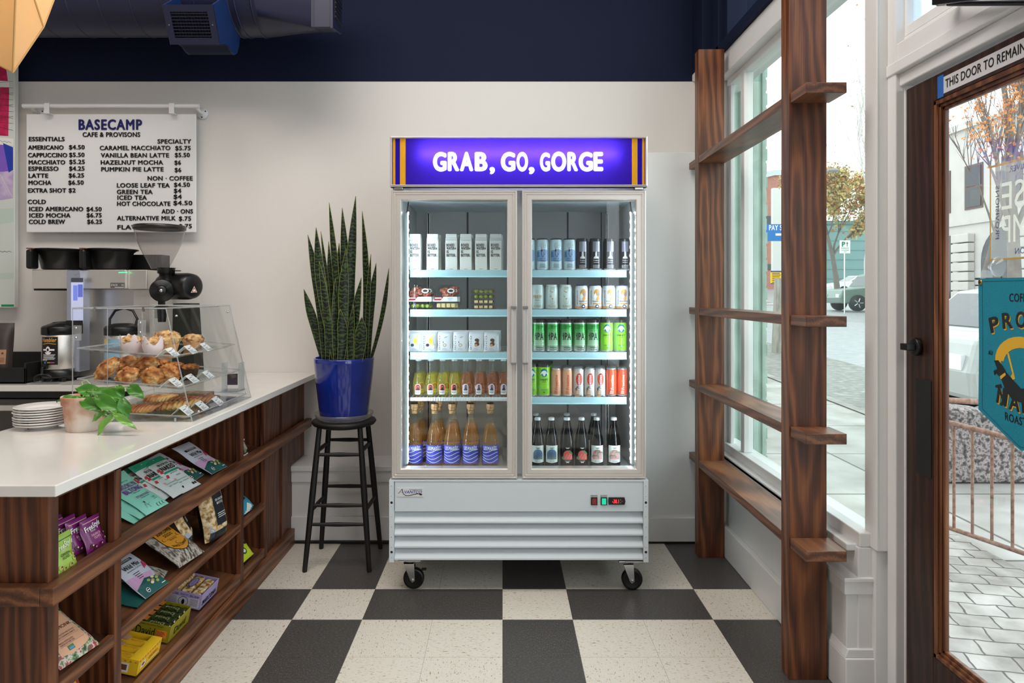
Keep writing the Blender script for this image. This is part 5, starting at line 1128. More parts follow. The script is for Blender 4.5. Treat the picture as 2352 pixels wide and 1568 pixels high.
# small bay near the wall
for k in range(4):
    c_ = lying(3.20+.011*k, -1.215+.0*k, .652, 70, 0)
    a = Art().rect(-.027, .006, .027, .066, 0, 1).poly([(-.02, .012), (.006, .01), (.016, .04), (-.01, .05)], 1, 2).poly([(.0, .03), (.02, .02), (.022, .06), (.004, .058)], 2, 3)
    pouch('postcard', '%s of the small picture cards beside the divider' % ORD[k], 'card', lying(3.185+.013*k, -1.255+.014*k, tilt(-1.24, .648), 76, 0), .062, .072, .0012, WHITE, a, [INK, col('card_green', (130, 140, 104), .5), col('card_grey', (176, 170, 160), .5)], 'picture cards in the small cubby')
BLU = mat('packet_blue', (40, 160, 196), .4, **FOIL)
for k in range(3):
    a = Art().disc(0, .06, .024, .012, 0).disc(0, .06, .010, .005, 1, 2).poly([(-.03, .0), (.0, .03), (.03, .012), (.03, 0)], 1, 1)
    pouch('snack_packet', ('bottom', 'middle', 'top')[k]+' blue snack packet on the cubby shelf near the wall', 'packet', lying(3.235+.012*k, -1.213, .373+.006*k, 34+5*k, 4), .105, .12, .018, BLU, a, [col('txt_navy', (24, 40, 70), .5), WHITE], 'blue packets in the small cubby', seed=k)
a = Art().disc(.02, .085, .02, .010, 0).disc(.03, .07, .014, .008, 0).disc(-.014, .04, .022, .016, 1).disc(-.014, .04, .012, .008, 2, 3)
pouch('snack_packet', 'neon lime snack bag in the lowest cubby near the wall', 'packet', lying(3.245, -1.216, .15, 48, 4), .125, .13, .034, mat('packet_neon', (206, 226, 44), .4, **FOIL), a, [INK, col('leaf_dk', (70, 100, 50), .5), WHITE])
# open display boxes on the bottom shelf
def tray(name, label, y0, L, D, Hb, base, sidearts, barfn, lip=.45):
    t = thing(name, label, 'box', (0, 0, 0)); x1 = -1.222
    a12 = math.radians(12)
    t.matrix_basis = basis((x1, y0, .141), (0, 1, 0), (-math.cos(a12), 0, math.sin(a12)))   # u along the shelf, v to the back, n up
    m = MB(); th = .002
    m.box(0, L, 0, D, 0, th).box(0, L, 0, th, 0, Hb).box(0, L, D-th, D, 0, Hb*1.0).box(0, th, 0, D, 0, Hb).box(L-th, L, 0, D, 0, Hb)
    m.build('carton', base, t, .0008, world=False)
    for nm_, art, ms_, fn in sidearts:
        mb = MB(); art.emit(mb, fn); mb.build(nm_, ms_, t, world=False)
    barfn(t)
    return t
def front_(u, v, h): return (u, -.0002-h, v)
def left_(D): return lambda u, v, h: (-.0002-h, D-u, v)
# lavender box of nut bars
LVB = col('carton_lavender', (172, 158, 204), .5); L, D, H = .165, .145, .062
fa = Art().text('MARCONA', L/2, .012, .02, 0, align='C', w=.13, bold=.04)
la = Art().rect(.006, .006, D-.006, .042, 1, 0).text('ALL ONE', .02, .046, .008, 2, w=.03, bold=.02).text('UNDER THE', .058, .048, .006, 2, w=.03).text('BIG SUN', .098, .046, .008, 2, w=.036, bold=.02).disc(.074, .024, .020, .019, 2, 1).disc(.074, .024, .018, .017, 1, 2).disc(.074, .022, .006, .011, 3, 3)
for k in range(6): la.rect(.012, .012+k*.005, .046, .0135+k*.005, 2).rect(.102, .012+k*.005, .134, .0135+k*.005, 2)
NUTB = speckle('nut_bar', (214, 170, 110), [(.34, (130, 80, 40)), (.46, (204, 158, 100)), (.56, (232, 204, 156)), (.68, (244, 230, 200))], 60, .5, 3, bump=.8)
def nutbars(t):
    for k in range(3):
        b = MB().box(.012, L-.012, .012+k*.043, .048+k*.043, .02, .058+.005*k).build('nut_bar', NUTB, t, .006, world=False)
        if k: 
            mb = MB(); Art().disc(L/2, .030+k*.043, .042, .014, 0, 1).disc(L/2, .030+k*.043, .036, .011, 1, 2).text('MARCONA', L/2, .026+k*.043, .007, 0, align='C', w=.05, layer=3).emit(mb, lambda u, v, h: (u, v, .0592+.005*k+h)); mb.build('label_print', [col('sticker_violet', (86, 76, 130), .5), LVB], b, world=False)
tray('bar_box', 'lavender open box of nut bars on the bottom shelf', 2.75, L, D, H, LVB, [('lettering', fa, [INK], front_), ('side_print', la, [INK, col('carton_pale', (206, 200, 210), .5), col('txt_violet', (70, 60, 100), .5), INK], left_(D))], nutbars)
# olive box
OLB = col('carton_olive', (150, 138, 22), .5); L2, D2, H2 = .165, .15, .062
fa = Art().text('David', L2/2, .016, .026, 0, align='C', w=.09, bold=.01)
la = Art().text('David', .026, .016, .030, 0, w=.070, bold=.005).rect(.102, .014, .140, .042, 1).text('Peanut Butter', .105, .034, .0045, 0, w=.028, layer=3).text('Chocolate Chunk', .105, .028, .0045, 0, w=.03, layer=3).text('Flavored Bar', .105, .022, .0045, 0, w=.024, layer=3).text('28g Protein | 150 Calories | 0g Sugar', .024, .053, .005, 0, w=.10).rect(.02, .008, .13, .0092, 0)
def olbars(t):
    for k in range(4):
        b = MB().grid(lambda u, v: (.008+k*.039+.034*u, .008+v*(D2-.016), .052+.008*math.sin(u*PI)-.0*v+.002*math.sin(v*30)), 6, 24).build('wrapped_bar', mat('bar_dark_green', (56, 66, 36), .25, coat=.5), t, world=False)
        mb = MB(); Art().rect(.010+k*.039, .095, .040+k*.039, .140, 0, 1).text('David', .014+k*.039, .03, .014, 1, w=.05, rot=PI/2-.0, layer=2).emit(mb, lambda u, v, h: (u, v, .0615+.002*math.sin(v/D2*30)*0+.001+h), step=.008); mb.build('label_print', [col('bar_orange', (236, 132, 50), .5), col('bar_txt', (190, 186, 130), .5)], b, world=False)
tray('bar_box', 'olive yellow open box of dark green protein bars', 2.49, L2, D2, H2, OLB, [('lettering', fa, [INK], front_), ('side_print', la, [INK, col('bar_orange', (236, 132, 50), .5)], left_(D2))], olbars)
YLB = col('carton_yellow', (244, 196, 36), .5); L3, D3, H3 = .155, .15, .054
fa = Art().text('CHURRO', .10, .03, .014, 0, align='C', w=.06, bold=.03).poly([(.02, .02), (.05, .024), (.05, .05), (.02, .046)], 2, 1).disc(.035, .036, .01, .007, 3, 2).rect(.06, .016, .14, .02, 1)
for k in range(9): fa.disc(.012+k*.016, .064, .005, .005, 4, 1)
la = Art().rect(.085, .01, .12, .054, 2, 1).rect(.09, .02, .114, .046, 3, 2).poly([(.05, .008), (.074, .008), (.07, .03), (.076, .052), (.048, .052), (.054, .03)], 1, 1)
for k in range(8): la.poly([(.01+k*.018, .060), (.020+k*.018, .060), (.015+k*.018, .068)], 4, 1)
def yebars(t):
    for k in range(3):
        b = MB().grid(lambda u, v: (.012+k*.042+.036*u, .03+v*(D3-.04), .042+.012*math.sin(u*PI)), 6, 8).build('wrapped_bar', mat('bar_yellow', (240, 188, 40), .3, coat=.4), t, world=False)
        mb = MB(); Art().poly([(.018+k*.042, .09), (.042+k*.042, .09), (.044+k*.042, .12), (.03+k*.042, .13), (.016+k*.042, .12)], 0, 1).text('churro', .024+k*.042, .04, .014, 1, w=.045, rot=PI/2).emit(mb, lambda u, v, h: (u, v, .0555+h), step=.008); mb.build('label_print', [col('bar_tan', (206, 160, 130), .5), col('bar_txt_orange', (214, 110, 30), .5)], b, world=False)
    MB().box(.002, L3-.002, .002, .035, H3-.003, H3-.001).build('carton_flap', YLB, t, 0, world=False)
tray('bar_box', 'bright yellow open box of snack bars at the bottom', 2.275, L3, D3, H3, YLB, [('lettering', fa, [col('txt_orange', (216, 120, 30), .5), WHITE, WHITE, col('churro_brown', (120, 74, 44), .5), col('txt_orange', (216, 120, 30), .5)], lambda u, v, h: (u, -.0002-h, v*.72)), ('side_print', la, [INK, col('txt_orange', (216, 120, 30)), WHITE, col('churro_brown', (120, 74, 44)), col('txt_orange', (216, 120, 30))], lambda u, v, h: (-.0002-h, D3-u, v*.72))], yebars)
# ================================================================ ON THE COUNTER
CT = .937
PORC = mat('white_porcelain', (236, 233, 230), .15, coat=.4)
pr = thing('side_plate', '', 'plate')
MB().lathe([(0, .003), (.045, .003), (.055, .006), (.088, .016), (.0895, .018), (.088, .0195), (.056, .0095), (.046, .007), (0, .007)], 48).lathe([(.042, 0), (.046, .0), (.047, .004)], 40).build('plate', PORC, pr, world=False)
pl0 = list(pr.children)[0]; pl0.parent = None; bpy.data.objects.remove(pr); pl0.name = 'side_plate'
for k in range(8):
    o = pl0 if k == 0 else pl0.copy()
    if k: COL.objects.link(o)
    o.location = (-1.652+.002*math.sin(k*2.1), 2.452+.002*math.cos(k*3.3), CT+k*.0086)
    tag(o, 'white side plate, %s from the bottom of the counter stack' % ORD[k], 'plate', 'stack of white side plates')
# pothos
PC = (-1.474, 2.408)
t = thing('potted_pothos', 'small pothos with glossy green leaves in a weathered terracotta pot', 'plant', (PC[0], PC[1], CT))
TER = speckle('weathered_terracotta', (196, 150, 128), [(.34, (184, 124, 96)), (.47, (206, 172, 152)), (.56, (220, 202, 188)), (.7, (228, 218, 206))], 11, .85, 6, bump=.25)
MB().lathe([(0, 0), (.054, 0), (.056, .003), (.064, .055), (.066, .09), (.071, .092), (.073, .118), (.072, .121), (.066, .121), (.064, .105), (0, .105)], 40, (PC[0], PC[1], CT), ms=[0, 0, 0, 0, 0, 0, 0, 0, 0, 1]).build('pot', [TER, mat('soil', (54, 40, 30), .95, bump=.8, bs=80)], t)
LG = mat('pothos_leaf', (62, 122, 28), .42, var=.25, vs=14, coat=.12); LG2 = mat('pothos_leaf_pale', (110, 160, 70), .3, var=.2, vs=14, coat=.3); STM = col('pothos_stem', (120, 160, 70), .5)
def leaf(base, tip, wd, nrm, m, curl=.012, heart=True, stem=None, par=None, nm='leaf'):
    base, tip, nrm = Vector(base), Vector(tip), Vector(nrm)
    ax = tip-base; L = ax.length; ax.normalize(); n = (nrm-ax*nrm.dot(ax)).normalized(); s = ax.cross(n)
    def prof(q): return (math.sin(PI*min(1, q*.98+.02)**.72)**.85) if heart else math.sin(PI*q**.8)
    def f(u, q):
        w_ = wd*.5*prof(q); x = (u-.5)*2
        back = -.12*L*(abs(x)*(1-q)**6) if heart else 0
        return base+ax*(q*L+back)+s*(x*w_)+n*(abs(x)*w_*.28-curl*4*(q-.4)**2+.004*math.sin(q*9+x*2))
    mb = MB().grid(f, 8, 16)
    if stem: mb.tube([stem, (Vector(stem)+base)/2+Vector((0, 0, .012)), base], .0018, 6, 1)
    return mb.build(nm, [m, STM], par)
def C2(x, y, Y): return px(x*.3188, 500+y*.3188, Y)
LV = [((575, 1295), (398, 1302), 60, 2.37, LG, (.1, -.5, 1)), ((720, 1275), (536, 1215), 105, 2.40, LG, (.1, -.7, .6)), ((590, 1305), (725, 1392), 88, 2.345, LG, (-.1, -.8, .5)),
      ((690, 1235), (893, 1335), 92, 2.37, LG, (.1, -.7, .7)), ((700, 1290), (872, 1408), 100, 2.345, LG, (.1, -.9, .4)), ((845, 1212), (878, 1310), 80, 2.40, LG, (.3, -.9, .3)),
      ((930, 1215), (1032, 1292), 84, 2.37, LG, (.2, -.9, .5)), ((885, 1310), (905, 1478), 90, 2.36, LG, (.7, -.7, .2)), ((830, 1412), (678, 1566), 80, 2.32, LG2, (-.2, -.8, .6)),
      ((828, 1415), (978, 1515), 56, 2.31, LG2, (-.2, -.8, .6)), ((770, 1400), (648, 1458), 60, 2.35, LG2, (.1, -.8, .6)), ((790, 1310), (900, 1420), 80, 2.36, LG, (.2, -.9, .4)), ((820, 1250), (770, 1240), 46, 2.40, LG2, (.1, -.8, .6)), ((640, 1250), (580, 1225), 60, 2.43, LG, (.1, -.8, .6))]
for b_, t_, w_, Y, m, n_ in LV: leaf(C2(*b_, Y), C2(*t_, Y-.012), w_*.3188*Y/F, n_, m, .010, True, (PC[0]+random.uniform(-.02, .02), PC[1], CT+.112), t)
MB().tube([C2(600, 1225, 2.42), C2(590, 1180, 2.43), C2(625, 1172, 2.43), C2(650, 1195, 2.43), C2(640, 1215, 2.42)], .0018, 6).build('tendril', col('tendril', (170, 196, 120), .5), t)
# ---------------------------------------------------------------- pastry case
ACR = glass('clear_acrylic', (253, 254, 254), 1.22); EDG = glass('acrylic_edge', (244, 247, 248), 1.5, .05, .3, (246, 248, 250))
CY0, CY1, CXB, CZT = 2.55, 3.15, -1.607, 1.362
t = thing('pastry_case', 'clear acrylic three tier pastry display case with slanted front', 'display case', (-1.4, 2.85, CT))
xs = lambda z: -1.160-(z-CT)*.0985/.425
side = [(CXB, CT), (xs(CT), CT), (xs(CZT), CZT), (CXB, CZT)]
for y, nm in ((CY0, 'near_panel'), (CY1-.004, 'far_panel')):
    p = MB().prism(side, lambda u, q, d: (u, d, q), y, y+.004).build('side_panel', ACR, t)
    e = MB()
    for a_, b_ in zip(side, side[1:]+side[:1]): e.tube([(a_[0], y+.002, a_[1]), (b_[0], y+.002, b_[1])], .0026, 4)
    e.build('edge', EDG, p)
    if y == CY0:
        e = MB().tube([(-1.475, y-.001, CT+.02), (-1.475, y-.001, CZT)], .0018, 4).tube([(-1.345, y-.001, 1.22), (-1.345, y-.001, CZT)], .0018, 4)
        for x, z in ((-1.60, 1.27), (-1.36, 1.29)):
            e.box(x, x+.028, y-.004, y, z-.028, z+.028).lathe([(0, -.006), (.004, -.005), (.004, 0)], 8, (x+.01, y-.002, z+.018), axis='Y', m=1).lathe([(0, -.006), (.004, -.005), (.004, 0)], 8, (x+.01, y-.002, z-.018), axis='Y', m=1)
        for x, z in ((-1.52, CZT), (-1.34, CZT), (-1.40, CT+.012), (-1.22, CT+.012)): e.box(x-.004, x+.004, y-.005, y, z-.012, z+.004, 1)
        e.build('hinge_and_clips', [EDG, CHROME], p)
fp = MB().prism([(xs(CT), CT), (xs(CT)+.004, CT), (xs(CZT)+.004, CZT), (xs(CZT), CZT)], lambda u, q, d: (u, d, q), CY0+.004, CY1-.004).build('front_panel', ACR, t)
e = MB()
for y in (CY0+.06, CY1-.05): e.lathe([(0, -.004), (.004, -.004), (.004, .004), (0, .004)], 10, (xs(CT+.03)+.005, y, CT+.03), axis='X', m=0).lathe([(0, -.004), (.004, -.004), (.004, .004), (0, .004)], 10, (xs(CZT-.03)+.005, y, CZT-.03), axis='X', m=0)
e.build('screw', CHROME, fp)
tp = MB().box(CXB, xs(CZT), CY0, CY1, CZT-.004, CZT).build('top_panel', ACR, t)
e = MB()
for a_, b_ in (((CXB, CY0), (xs(CZT), CY0)), ((xs(CZT), CY0), (xs(CZT), CY1)), ((xs(CZT), CY1), (CXB, CY1)), ((CXB, CY1), (CXB, CY0))): e.tube([(*a_, CZT), (*b_, CZT)], .0026, 4)
e.build('edge', EDG, tp)
MB().box(CXB, xs(CT), CY0+.004, CY1-.004, CT, CT+.004).build('base_panel', ACR, t)
def casetray(zb, zf, d):
    xa, xb = CXB+.012, xs(zf)-.014; mb = MB()
    f = lambda x: zb+(zf-zb)*(x-xa)/(xb-xa)
    ya, yb = CY0+.012, CY1-.012
    mb.prism([(xa+.02, f(xa)-.012), (xb-.02, f(xb)-.012), (xb-.02, f(xb)-.010), (xa+.02, f(xa)-.010)], lambda u, q, dd: (u, dd, q), ya+.02, yb-.02)
    for (x0, y0, x1, y1, ix, iy) in ((xa, ya, xb, ya, 0, 1), (xb, ya, xb, yb, -1, 0), (xb, yb, xa, yb, 0, -1), (xa, yb, xa, ya, 1, 0)):
        q = lambda x, y, dz: (x, y, f(x)+dz)
        cx0, cy0, cx1, cy1 = [(x0+ (.02 if x0 == xa else -.02)), (y0+(.02 if y0 == ya else -.02)), (x1+(.02 if x1 == xa else -.02)), (y1+(.02 if y1 == ya else -.02))]
        mb.add([q(x0, y0, 0), q(x1, y1, 0), q(cx1, cy1, -.011), q(cx0, cy0, -.011)], [(0, 1, 2, 3)])
    o = mb.build('tray', ACR, t)
    e = MB().tube([(xa, ya, f(xa)), (xb, ya, f(xb)), (xb, yb, f(xb)), (xa, yb, f(xa)), (xa, ya, f(xa))], .0028, 5)
    e.build('rim', EDG, o)
    return lambda x: f(x)-.010
T1 = casetray(1.212, 1.182, 1); T2 = casetray(1.097, 1.066, 2); T3 = casetray(.978, .955, 3)
# pastries
CRU = speckle('muffin_crust', (206, 160, 104), [(.34, (120, 74, 40)), (.46, (196, 146, 90)), (.6, (226, 190, 136)), (.74, (240, 218, 176))], 45, .75, 6, bump=.8)
PAPER = mat('muffin_paper', (216, 164, 116), .7, bump=.3, bs=50); PINKP = mat('tulip_paper', (232, 214, 216), .7, bump=.2, bs=30); BRNP = col('brown_paper_cup', (72, 46, 36), .7)
def muffin(label, x, y, z, r, h, paper, group, top=CRU, tulip=False, tall=1.0, ribs=40):
    t = thing('muffin', label, 'muffin', (x, y, z), random.uniform(0, 6), group)
    if tulip:
        mb = MB(); n = 48
        def g(u, q):
            a = u*2*PI; pk = .5+.5*math.cos(a*4); hh = h*(1.0+.55*pk*q*q) if q > .4 else h
            rr = r*(.72+.36*math.sin(q*1.9))*(1+.06*math.cos(a*4)*q); return (rr*math.cos(a), rr*math.sin(a), q*h*(.86+1.35*pk**2*max(0, q-.5)))
        mb.grid(g, n, 12); mb.lathe([(0, .001), (r*.72, .001)], 24)
        mb.build('paper_wrap', paper, t, world=False)
    else:
        mb = MB()
        def g(u, q):
            a = u*2*PI; rr = r*(.74+.26*q)*(1+.022*math.cos(a*ribs)); return (rr*math.cos(a), rr*math.sin(a), q*h)
        mb.grid(g, 160, 4); mb.lathe([(0, .001), (r*.74, .001)], 24)
        mb.build('paper_cup', paper, t, world=False)
    MB().ball((0, 0, h*.92), r*1.04, r*1.04, h*.5*tall, 64, 36, fn=lambda d: 1+.14*mnoise.noise(d*2.5+Vector((x*50, y*50, 0)))+.09*mnoise.noise(d*6+Vector((x*90, 0, 1)))+.05*mnoise.noise(d*14)).build('cake_top', top, t, world=False)
gm_ = 'muffins on the top tier of the pastry case'
zt = lambda T, x: T(x)+.001
muffin('pink paper wrapped muffin at the left of the top tier', -1.437, 2.645, zt(T1, -1.437), .036, .046, PINKP, gm_, tulip=True)
muffin('pink paper wrapped muffin next to the big muffin', -1.352, 2.64, zt(T1, -1.352), .036, .046, PINKP, gm_, tulip=True)
muffin('largest muffin with pale crust on the top tier', -1.345, 2.735, zt(T1, -1.345), .050, .056, PAPER, gm_, tall=1.25)
muffin('muffin in pleated tan paper at the right of the top tier', -1.315, 2.90, zt(T1, -1.315), .042, .046, PAPER, gm_)
gm2 = 'small muffins on the middle tier'
DARKTOP = speckle('pumpkin_top', (190, 112, 48), [(.34, (96, 56, 26)), (.5, (186, 108, 46)), (.68, (216, 146, 72))], 50, .7, 5, bump=.6)
for i, (p, q) in enumerate(((372, 2.98), (402, 2.93), (438, 2.92))):
    x = (p-1154)*q/F; muffin('%s small dark paper muffin from the left on the middle tier' % ORD[i], x, q, zt(T2, x), .034, .038, BRNP, gm2, DARKTOP, ribs=30, tall=.8)
SCO = speckle('scone_crust', (206, 150, 88), [(.36, (126, 64, 26)), (.46, (190, 118, 56)), (.55, (212, 150, 84)), (.63, (236, 200, 146)), (.69, (176, 54, 46))], 30, .65, 8, bump=1.0)
def scone(label, x, y, z, L, W, H, rz, rx=0):
    t = tag(MB().ball((0, 0, H*.5), L/2, W/2, H*.62, 72, 40, fn=lambda d: (1-.30*max(0, d.x)*(1-.3*abs(d.y)))*(1+.22*mnoise.noise(d*2.2+Vector((L*90, 0, H*80)))+.13*mnoise.noise(d*5.5+Vector((L*40, 3, 0)))+.07*mnoise.noise(d*13))).build('scone', SCO, None), label, 'scone', 'scones on the middle tier')
    t.matrix_basis = Matrix.Translation((x, y, z)) @ Matrix.Rotation(rz, 4, 'Z') @ Matrix.Rotation(rx, 4, 'Y')
Y_ = lambda p, q: (p-1154)*q/F
for lab, p, Y, L, W, H, rz, rx, dz in (('tall golden scone leaning at the far left of the middle tier', 262, 2.64, .125, .07, .048, .3, -.75, .035), ('golden scone at the back between the leaning ones', 299, 2.72, .11, .07, .045, .5, -.35, .040), ('low golden scone in front of the leaning scone', 303, 2.62, .095, .075, .05, .2, -.3, .006),
                                      ('golden scone lying on top at the middle', 341, 2.70, .12, .065, .045, .4, -.15, .045), ('golden scone with red berries at the front of the tier', 352, 2.615, .10, .075, .055, -.2, .1, .004), ('golden scone at the right of the scone pile', 388, 2.70, .105, .075, .055, -.3, .15, .006)):
    x = Y_(p, Y); scone(lab, x, Y, zt(T2, x)+dz, L, W, H, rz, rx)
BRD = speckle('braided_pastry', (212, 158, 92), [(.32, (104, 52, 22)), (.44, (184, 116, 58)), (.58, (222, 174, 110)), (.74, (238, 208, 152))], 20, .5, 5, bump=.4)
def braid(label, x, y, z, L, W, rz, m):
    t = thing('braided_pastry', label, 'pastry', (x, y, z), rz, 'braided pastries on the bottom tier')
    MB().ball((0, 0, .012), L*.47, W*.46, .015, 24, 10).build('filling', mat('apple_filling', (206, 196, 120), .35), t, world=False)
    mb = MB(); n = 9
    for k in range(n):
        q = (k+.5)/n*2-1; w_ = W*.5*math.sqrt(max(.05, 1-q*q*.92))
        for s in (-1, 1): mb.tube([(q*L/2-.010, s*w_, .006), (q*L/2, s*w_*.75, .018), (q*L/2+.012, s*w_*.2, .026), (q*L/2+.022, -s*w_*.12, .026)], [.005, .0085, .0085, .005], 8)
    mb.build('crust_strips', m, t, world=False)
BRD2 = speckle('braided_pastry_dark', (170, 104, 54), [(.32, (84, 40, 18)), (.48, (160, 92, 44)), (.66, (206, 148, 88))], 22, .45, 5, bump=.4)
for lab, p, Y, L, W, rz, m in (('small dark braided pastry at the left of the bottom tier', 322, 2.62, .105, .05, .25, BRD2), ('pale green filled braided pastry at the back left', 366, 2.86, .11, .055, .35, BRD), ('long pale braided pastry in the middle of the bottom tier', 396, 2.72, .17, .07, .65, BRD), ('long brown braided pastry at the right of the bottom tier', 436, 2.86, .16, .06, .35, BRD2)):
    x = Y_(p, Y); braid(lab, x, Y, zt(T3, x)+.001, L, W, rz, m)
TAGM = col('tag_white', (238, 238, 234), .6)
def tent(label, p, Y, T):
    x = Y_(p, Y); z = T(x)+.003; t = thing('price_tag', label, 'price tag', (x, Y, z), .18, 'folded price tags in the pastry case')
    mb = MB().prism([(.034, 0), (.0, .031), (-.034, 0), (-.0325, 0), (0, .0295), (.0325, 0)], lambda u, q, d: (u, d, q), -.042, .042); mb.build('card', TAGM, t, world=False)
    a = Art().rect(.006, .006, .05, .0075, 0).rect(.006, .010, .03, .0115, 0).rect(.006, .014, .04, .0152, 0).rect(.006, .022, .034, .024, 0).rect(.046, .026, .056, .029, 0)
    mb = MB(); a.emit(mb, lambda u, v, h: (.034*(1-v/.036)+h, -.041+u*1.3, .031*v/.036+h+.0002)); mb.build('lettering', col('tag_ink', (84, 96, 140), .6), t, world=False)
for T, nm, ps in ((T1, 'top', ((386, 2.60), (429, 2.735), (464, 2.87))), (T2, 'middle', ((394, 2.60), (432, 2.72), (470, 2.85))), (T3, 'bottom', ((418, 2.635), (454, 2.745), (491, 2.87)))):
    for i, (p, Y) in enumerate(ps): tent('%s white folded tag from the left on the %s tier' % (ORD[i], nm), p, Y, T)
t = thing('tong_holder', 'clear acrylic holder with tongs beside the pastry case', 'tongs', (-1.32, 3.36, CT))
MB().box(-1.37, -1.285, 3.31, 3.41, CT, CT+.006).box(-1.37, -1.367, 3.33, 3.40, CT, CT+.14).box(-1.288, -1.285, 3.33, 3.40, CT, CT+.14).build('base', EDG, t)
MB().tube([(-1.355, 3.36, CT+.02), (-1.35, 3.36, CT+.09), (-1.335, 3.36, CT+.20), (-1.327, 3.36, CT+.235), (-1.319, 3.36, CT+.20), (-1.304, 3.36, CT+.09), (-1.299, 3.36, CT+.02)], .006, 8).build('tong_arms', ACR, t)
MB().box(-1.352, -1.302, 3.355, 3.357, CT+.03, CT+.085).build('dark_label', col('plaque', (58, 44, 40), .5), t)
t = tag(MB().lathe([(0, 0), (.07, 0), (.10, .012), (.102, .016), (0, .012)], 40, (-1.36, 3.03, CT+.001)).box(-1.42, -1.30, 2.98, 3.08, CT+.0175, CT+.04).build('paper_bag_stack', speckle('kraft_edge', (150, 122, 96), [(.4, (122, 96, 74)), (.6, (168, 140, 112))], 30, .8, 3, (1, 1, 12))), 'stack of kraft paper on a plate behind the lowest tier', 'paper stack')

# ================================================================ COFFEE BREWER AND FRIENDS ON THE BACK COUNTER
BY = 3.78
def P(x, y, Y=BY): return px(x, y, Y)
t = thing('coffee_brewer', 'stainless twin coffee brewer with bluish touch panel under the menu', 'coffee machine', (-2.3, 3.9, CT))
bx = lambda a_, b_, y0, y1, c_, d_, Y=BY: (P(a_, 0, Y).x, P(b_, 0, Y).x, y0, y1, P(0, d_, Y).z, P(0, c_, Y).z)
bd = MB().box(*bx(73, 161, BY, 4.1, 619, 663)).box(*bx(190, 289, BY, 4.1, 619, 663)).box(*bx(161, 190, BY+.03, 4.1, 619, 663)).box(*bx(289, 333, BY+.02, 4.1, 619, 664))
bd.box(*bx(128, 290, BY+.13, 4.1, 663, 870)); bd.box(*bx(292, 333, BY+.06, 4.1, 664, 868))
bd.build('body', STEEL, t, .004)
MB().box(*bx(75, 124, BY+.005, 4.0, 663, 667)).box(*bx(100, 330, BY+.2, 4.08, 580, 619)).build('black_trim', BLACK, t, .004)
pnl = MB().box(*bx(162, 192, BY-.035, BY+.06, 620, 852)); pnl.build('touch_panel', [mat('panel_steel', (176, 182, 200), .22, .7)], t, .004)
sc = MB(); zz = lambda y: P(0, y, BY-.036).z; xx = lambda x: P(x, 0, BY-.036).x
a = Art().rect(xx(163), zz(742), xx(191), zz(648), 0, 0).rect(xx(168), zz(690), xx(178), zz(655), 1, 1).rect(xx(179), zz(682), xx(190), zz(653), 2, 1).rect(xx(163), zz(648), xx(191), zz(638), 4, 1).text('FETCO', xx(177), zz(633), .012, 3, align='C', w=.034, layer=2)
a.emit(sc, lambda u, v, h: (u, BY-.0355-h, v)); sc.build('screen', [mat('screen_lilac', (196, 202, 232), .15, emit=(190, 200, 240), es=.25), mat('screen_blue', (120, 140, 230), .15, emit=(110, 130, 230), es=.3), mat('screen_blue2', (96, 112, 200), .15, emit=(90, 110, 210), es=.3), col('fetco_grey', (160, 164, 176), .4), col('screen_dark', (74, 78, 92), .2)], t)
pl_ = MB().box(*bx(254, 286, BY-.002, BY, 649, 661)); Art().text('EXTRACTOR', P(256, 0).x, P(0, 656.5).z, .010, 1, w=.035).text('V2', P(279, 0).x, P(0, 656.5).z, .010, 1, w=.014).rect(P(264, 0).x, P(0, 660).z, P(285, 0).x, P(0, 659).z, 1).emit(pl_, lambda u, v, h: (u, BY-.0023-h, v)); pl_.build('nameplate', [col('plate_grey', (96, 94, 96), .4), WHITE], t)
MB().box(*bx(273, 293, BY-.002, BY+.001, 625, 626.5)).build('status_light', mat('led_green', (30, 220, 120), .5, emit=(20, 230, 120), es=3), t)
w_ = MB().box(*bx(145, 161, BY+.125, BY+.13, 690, 705)); Art().rect(P(146, 0).x, P(0, 694).z, P(160, 0).x, P(0, 691.5).z, 1).rect(P(147, 0).x, P(0, 698).z, P(159, 0).x, P(0, 697).z, 2).rect(P(148, 0).x, P(0, 702).z, P(158, 0).x, P(0, 701).z, 2).emit(w_, lambda u, v, h: (u, BY+.1245-h, v)); w_.build('warning_label', [INK, col('warn_red', (150, 40, 36), .5), col('warn_grey', (170, 168, 166), .5)], t)
MB().box(*bx(162, 200, BY-.04, BY-.035, 735, 765)).build('hot_water_tap', BLACK, t, .003)
for i, (x0, x1) in enumerate(((82, 196), (200, 313))):
    cx = P((x0+x1)/2, 0, 3.9).x; z0 = P(0, 618, BY).z+.001
    k = thing('filter_basket', ('left' if i == 0 else 'right')+' black filter basket on top of the steel brewer', 'filter basket', (cx, 3.90, z0), 0, 'black filter baskets')
    MB().lathe([(0, 0), (.085, 0), (.092, .004), (.112, .095), (.128, .108), (.138, .110), (.138, .116), (.130, .117), (.108, .104), (.086, .012), (0, .010)], 40).build('bowl', BLACK, k, world=False)
    MB().box(-.098, -.062, -.150, -.085, .0, .108).build('handle', BLACK, k, .012, world=False)
    MB().box(-.095, -.065, -.150, -.110, .110, .116).build('brown_tab', col('tab_brown', (130, 66, 30), .4), k, .003, world=False)
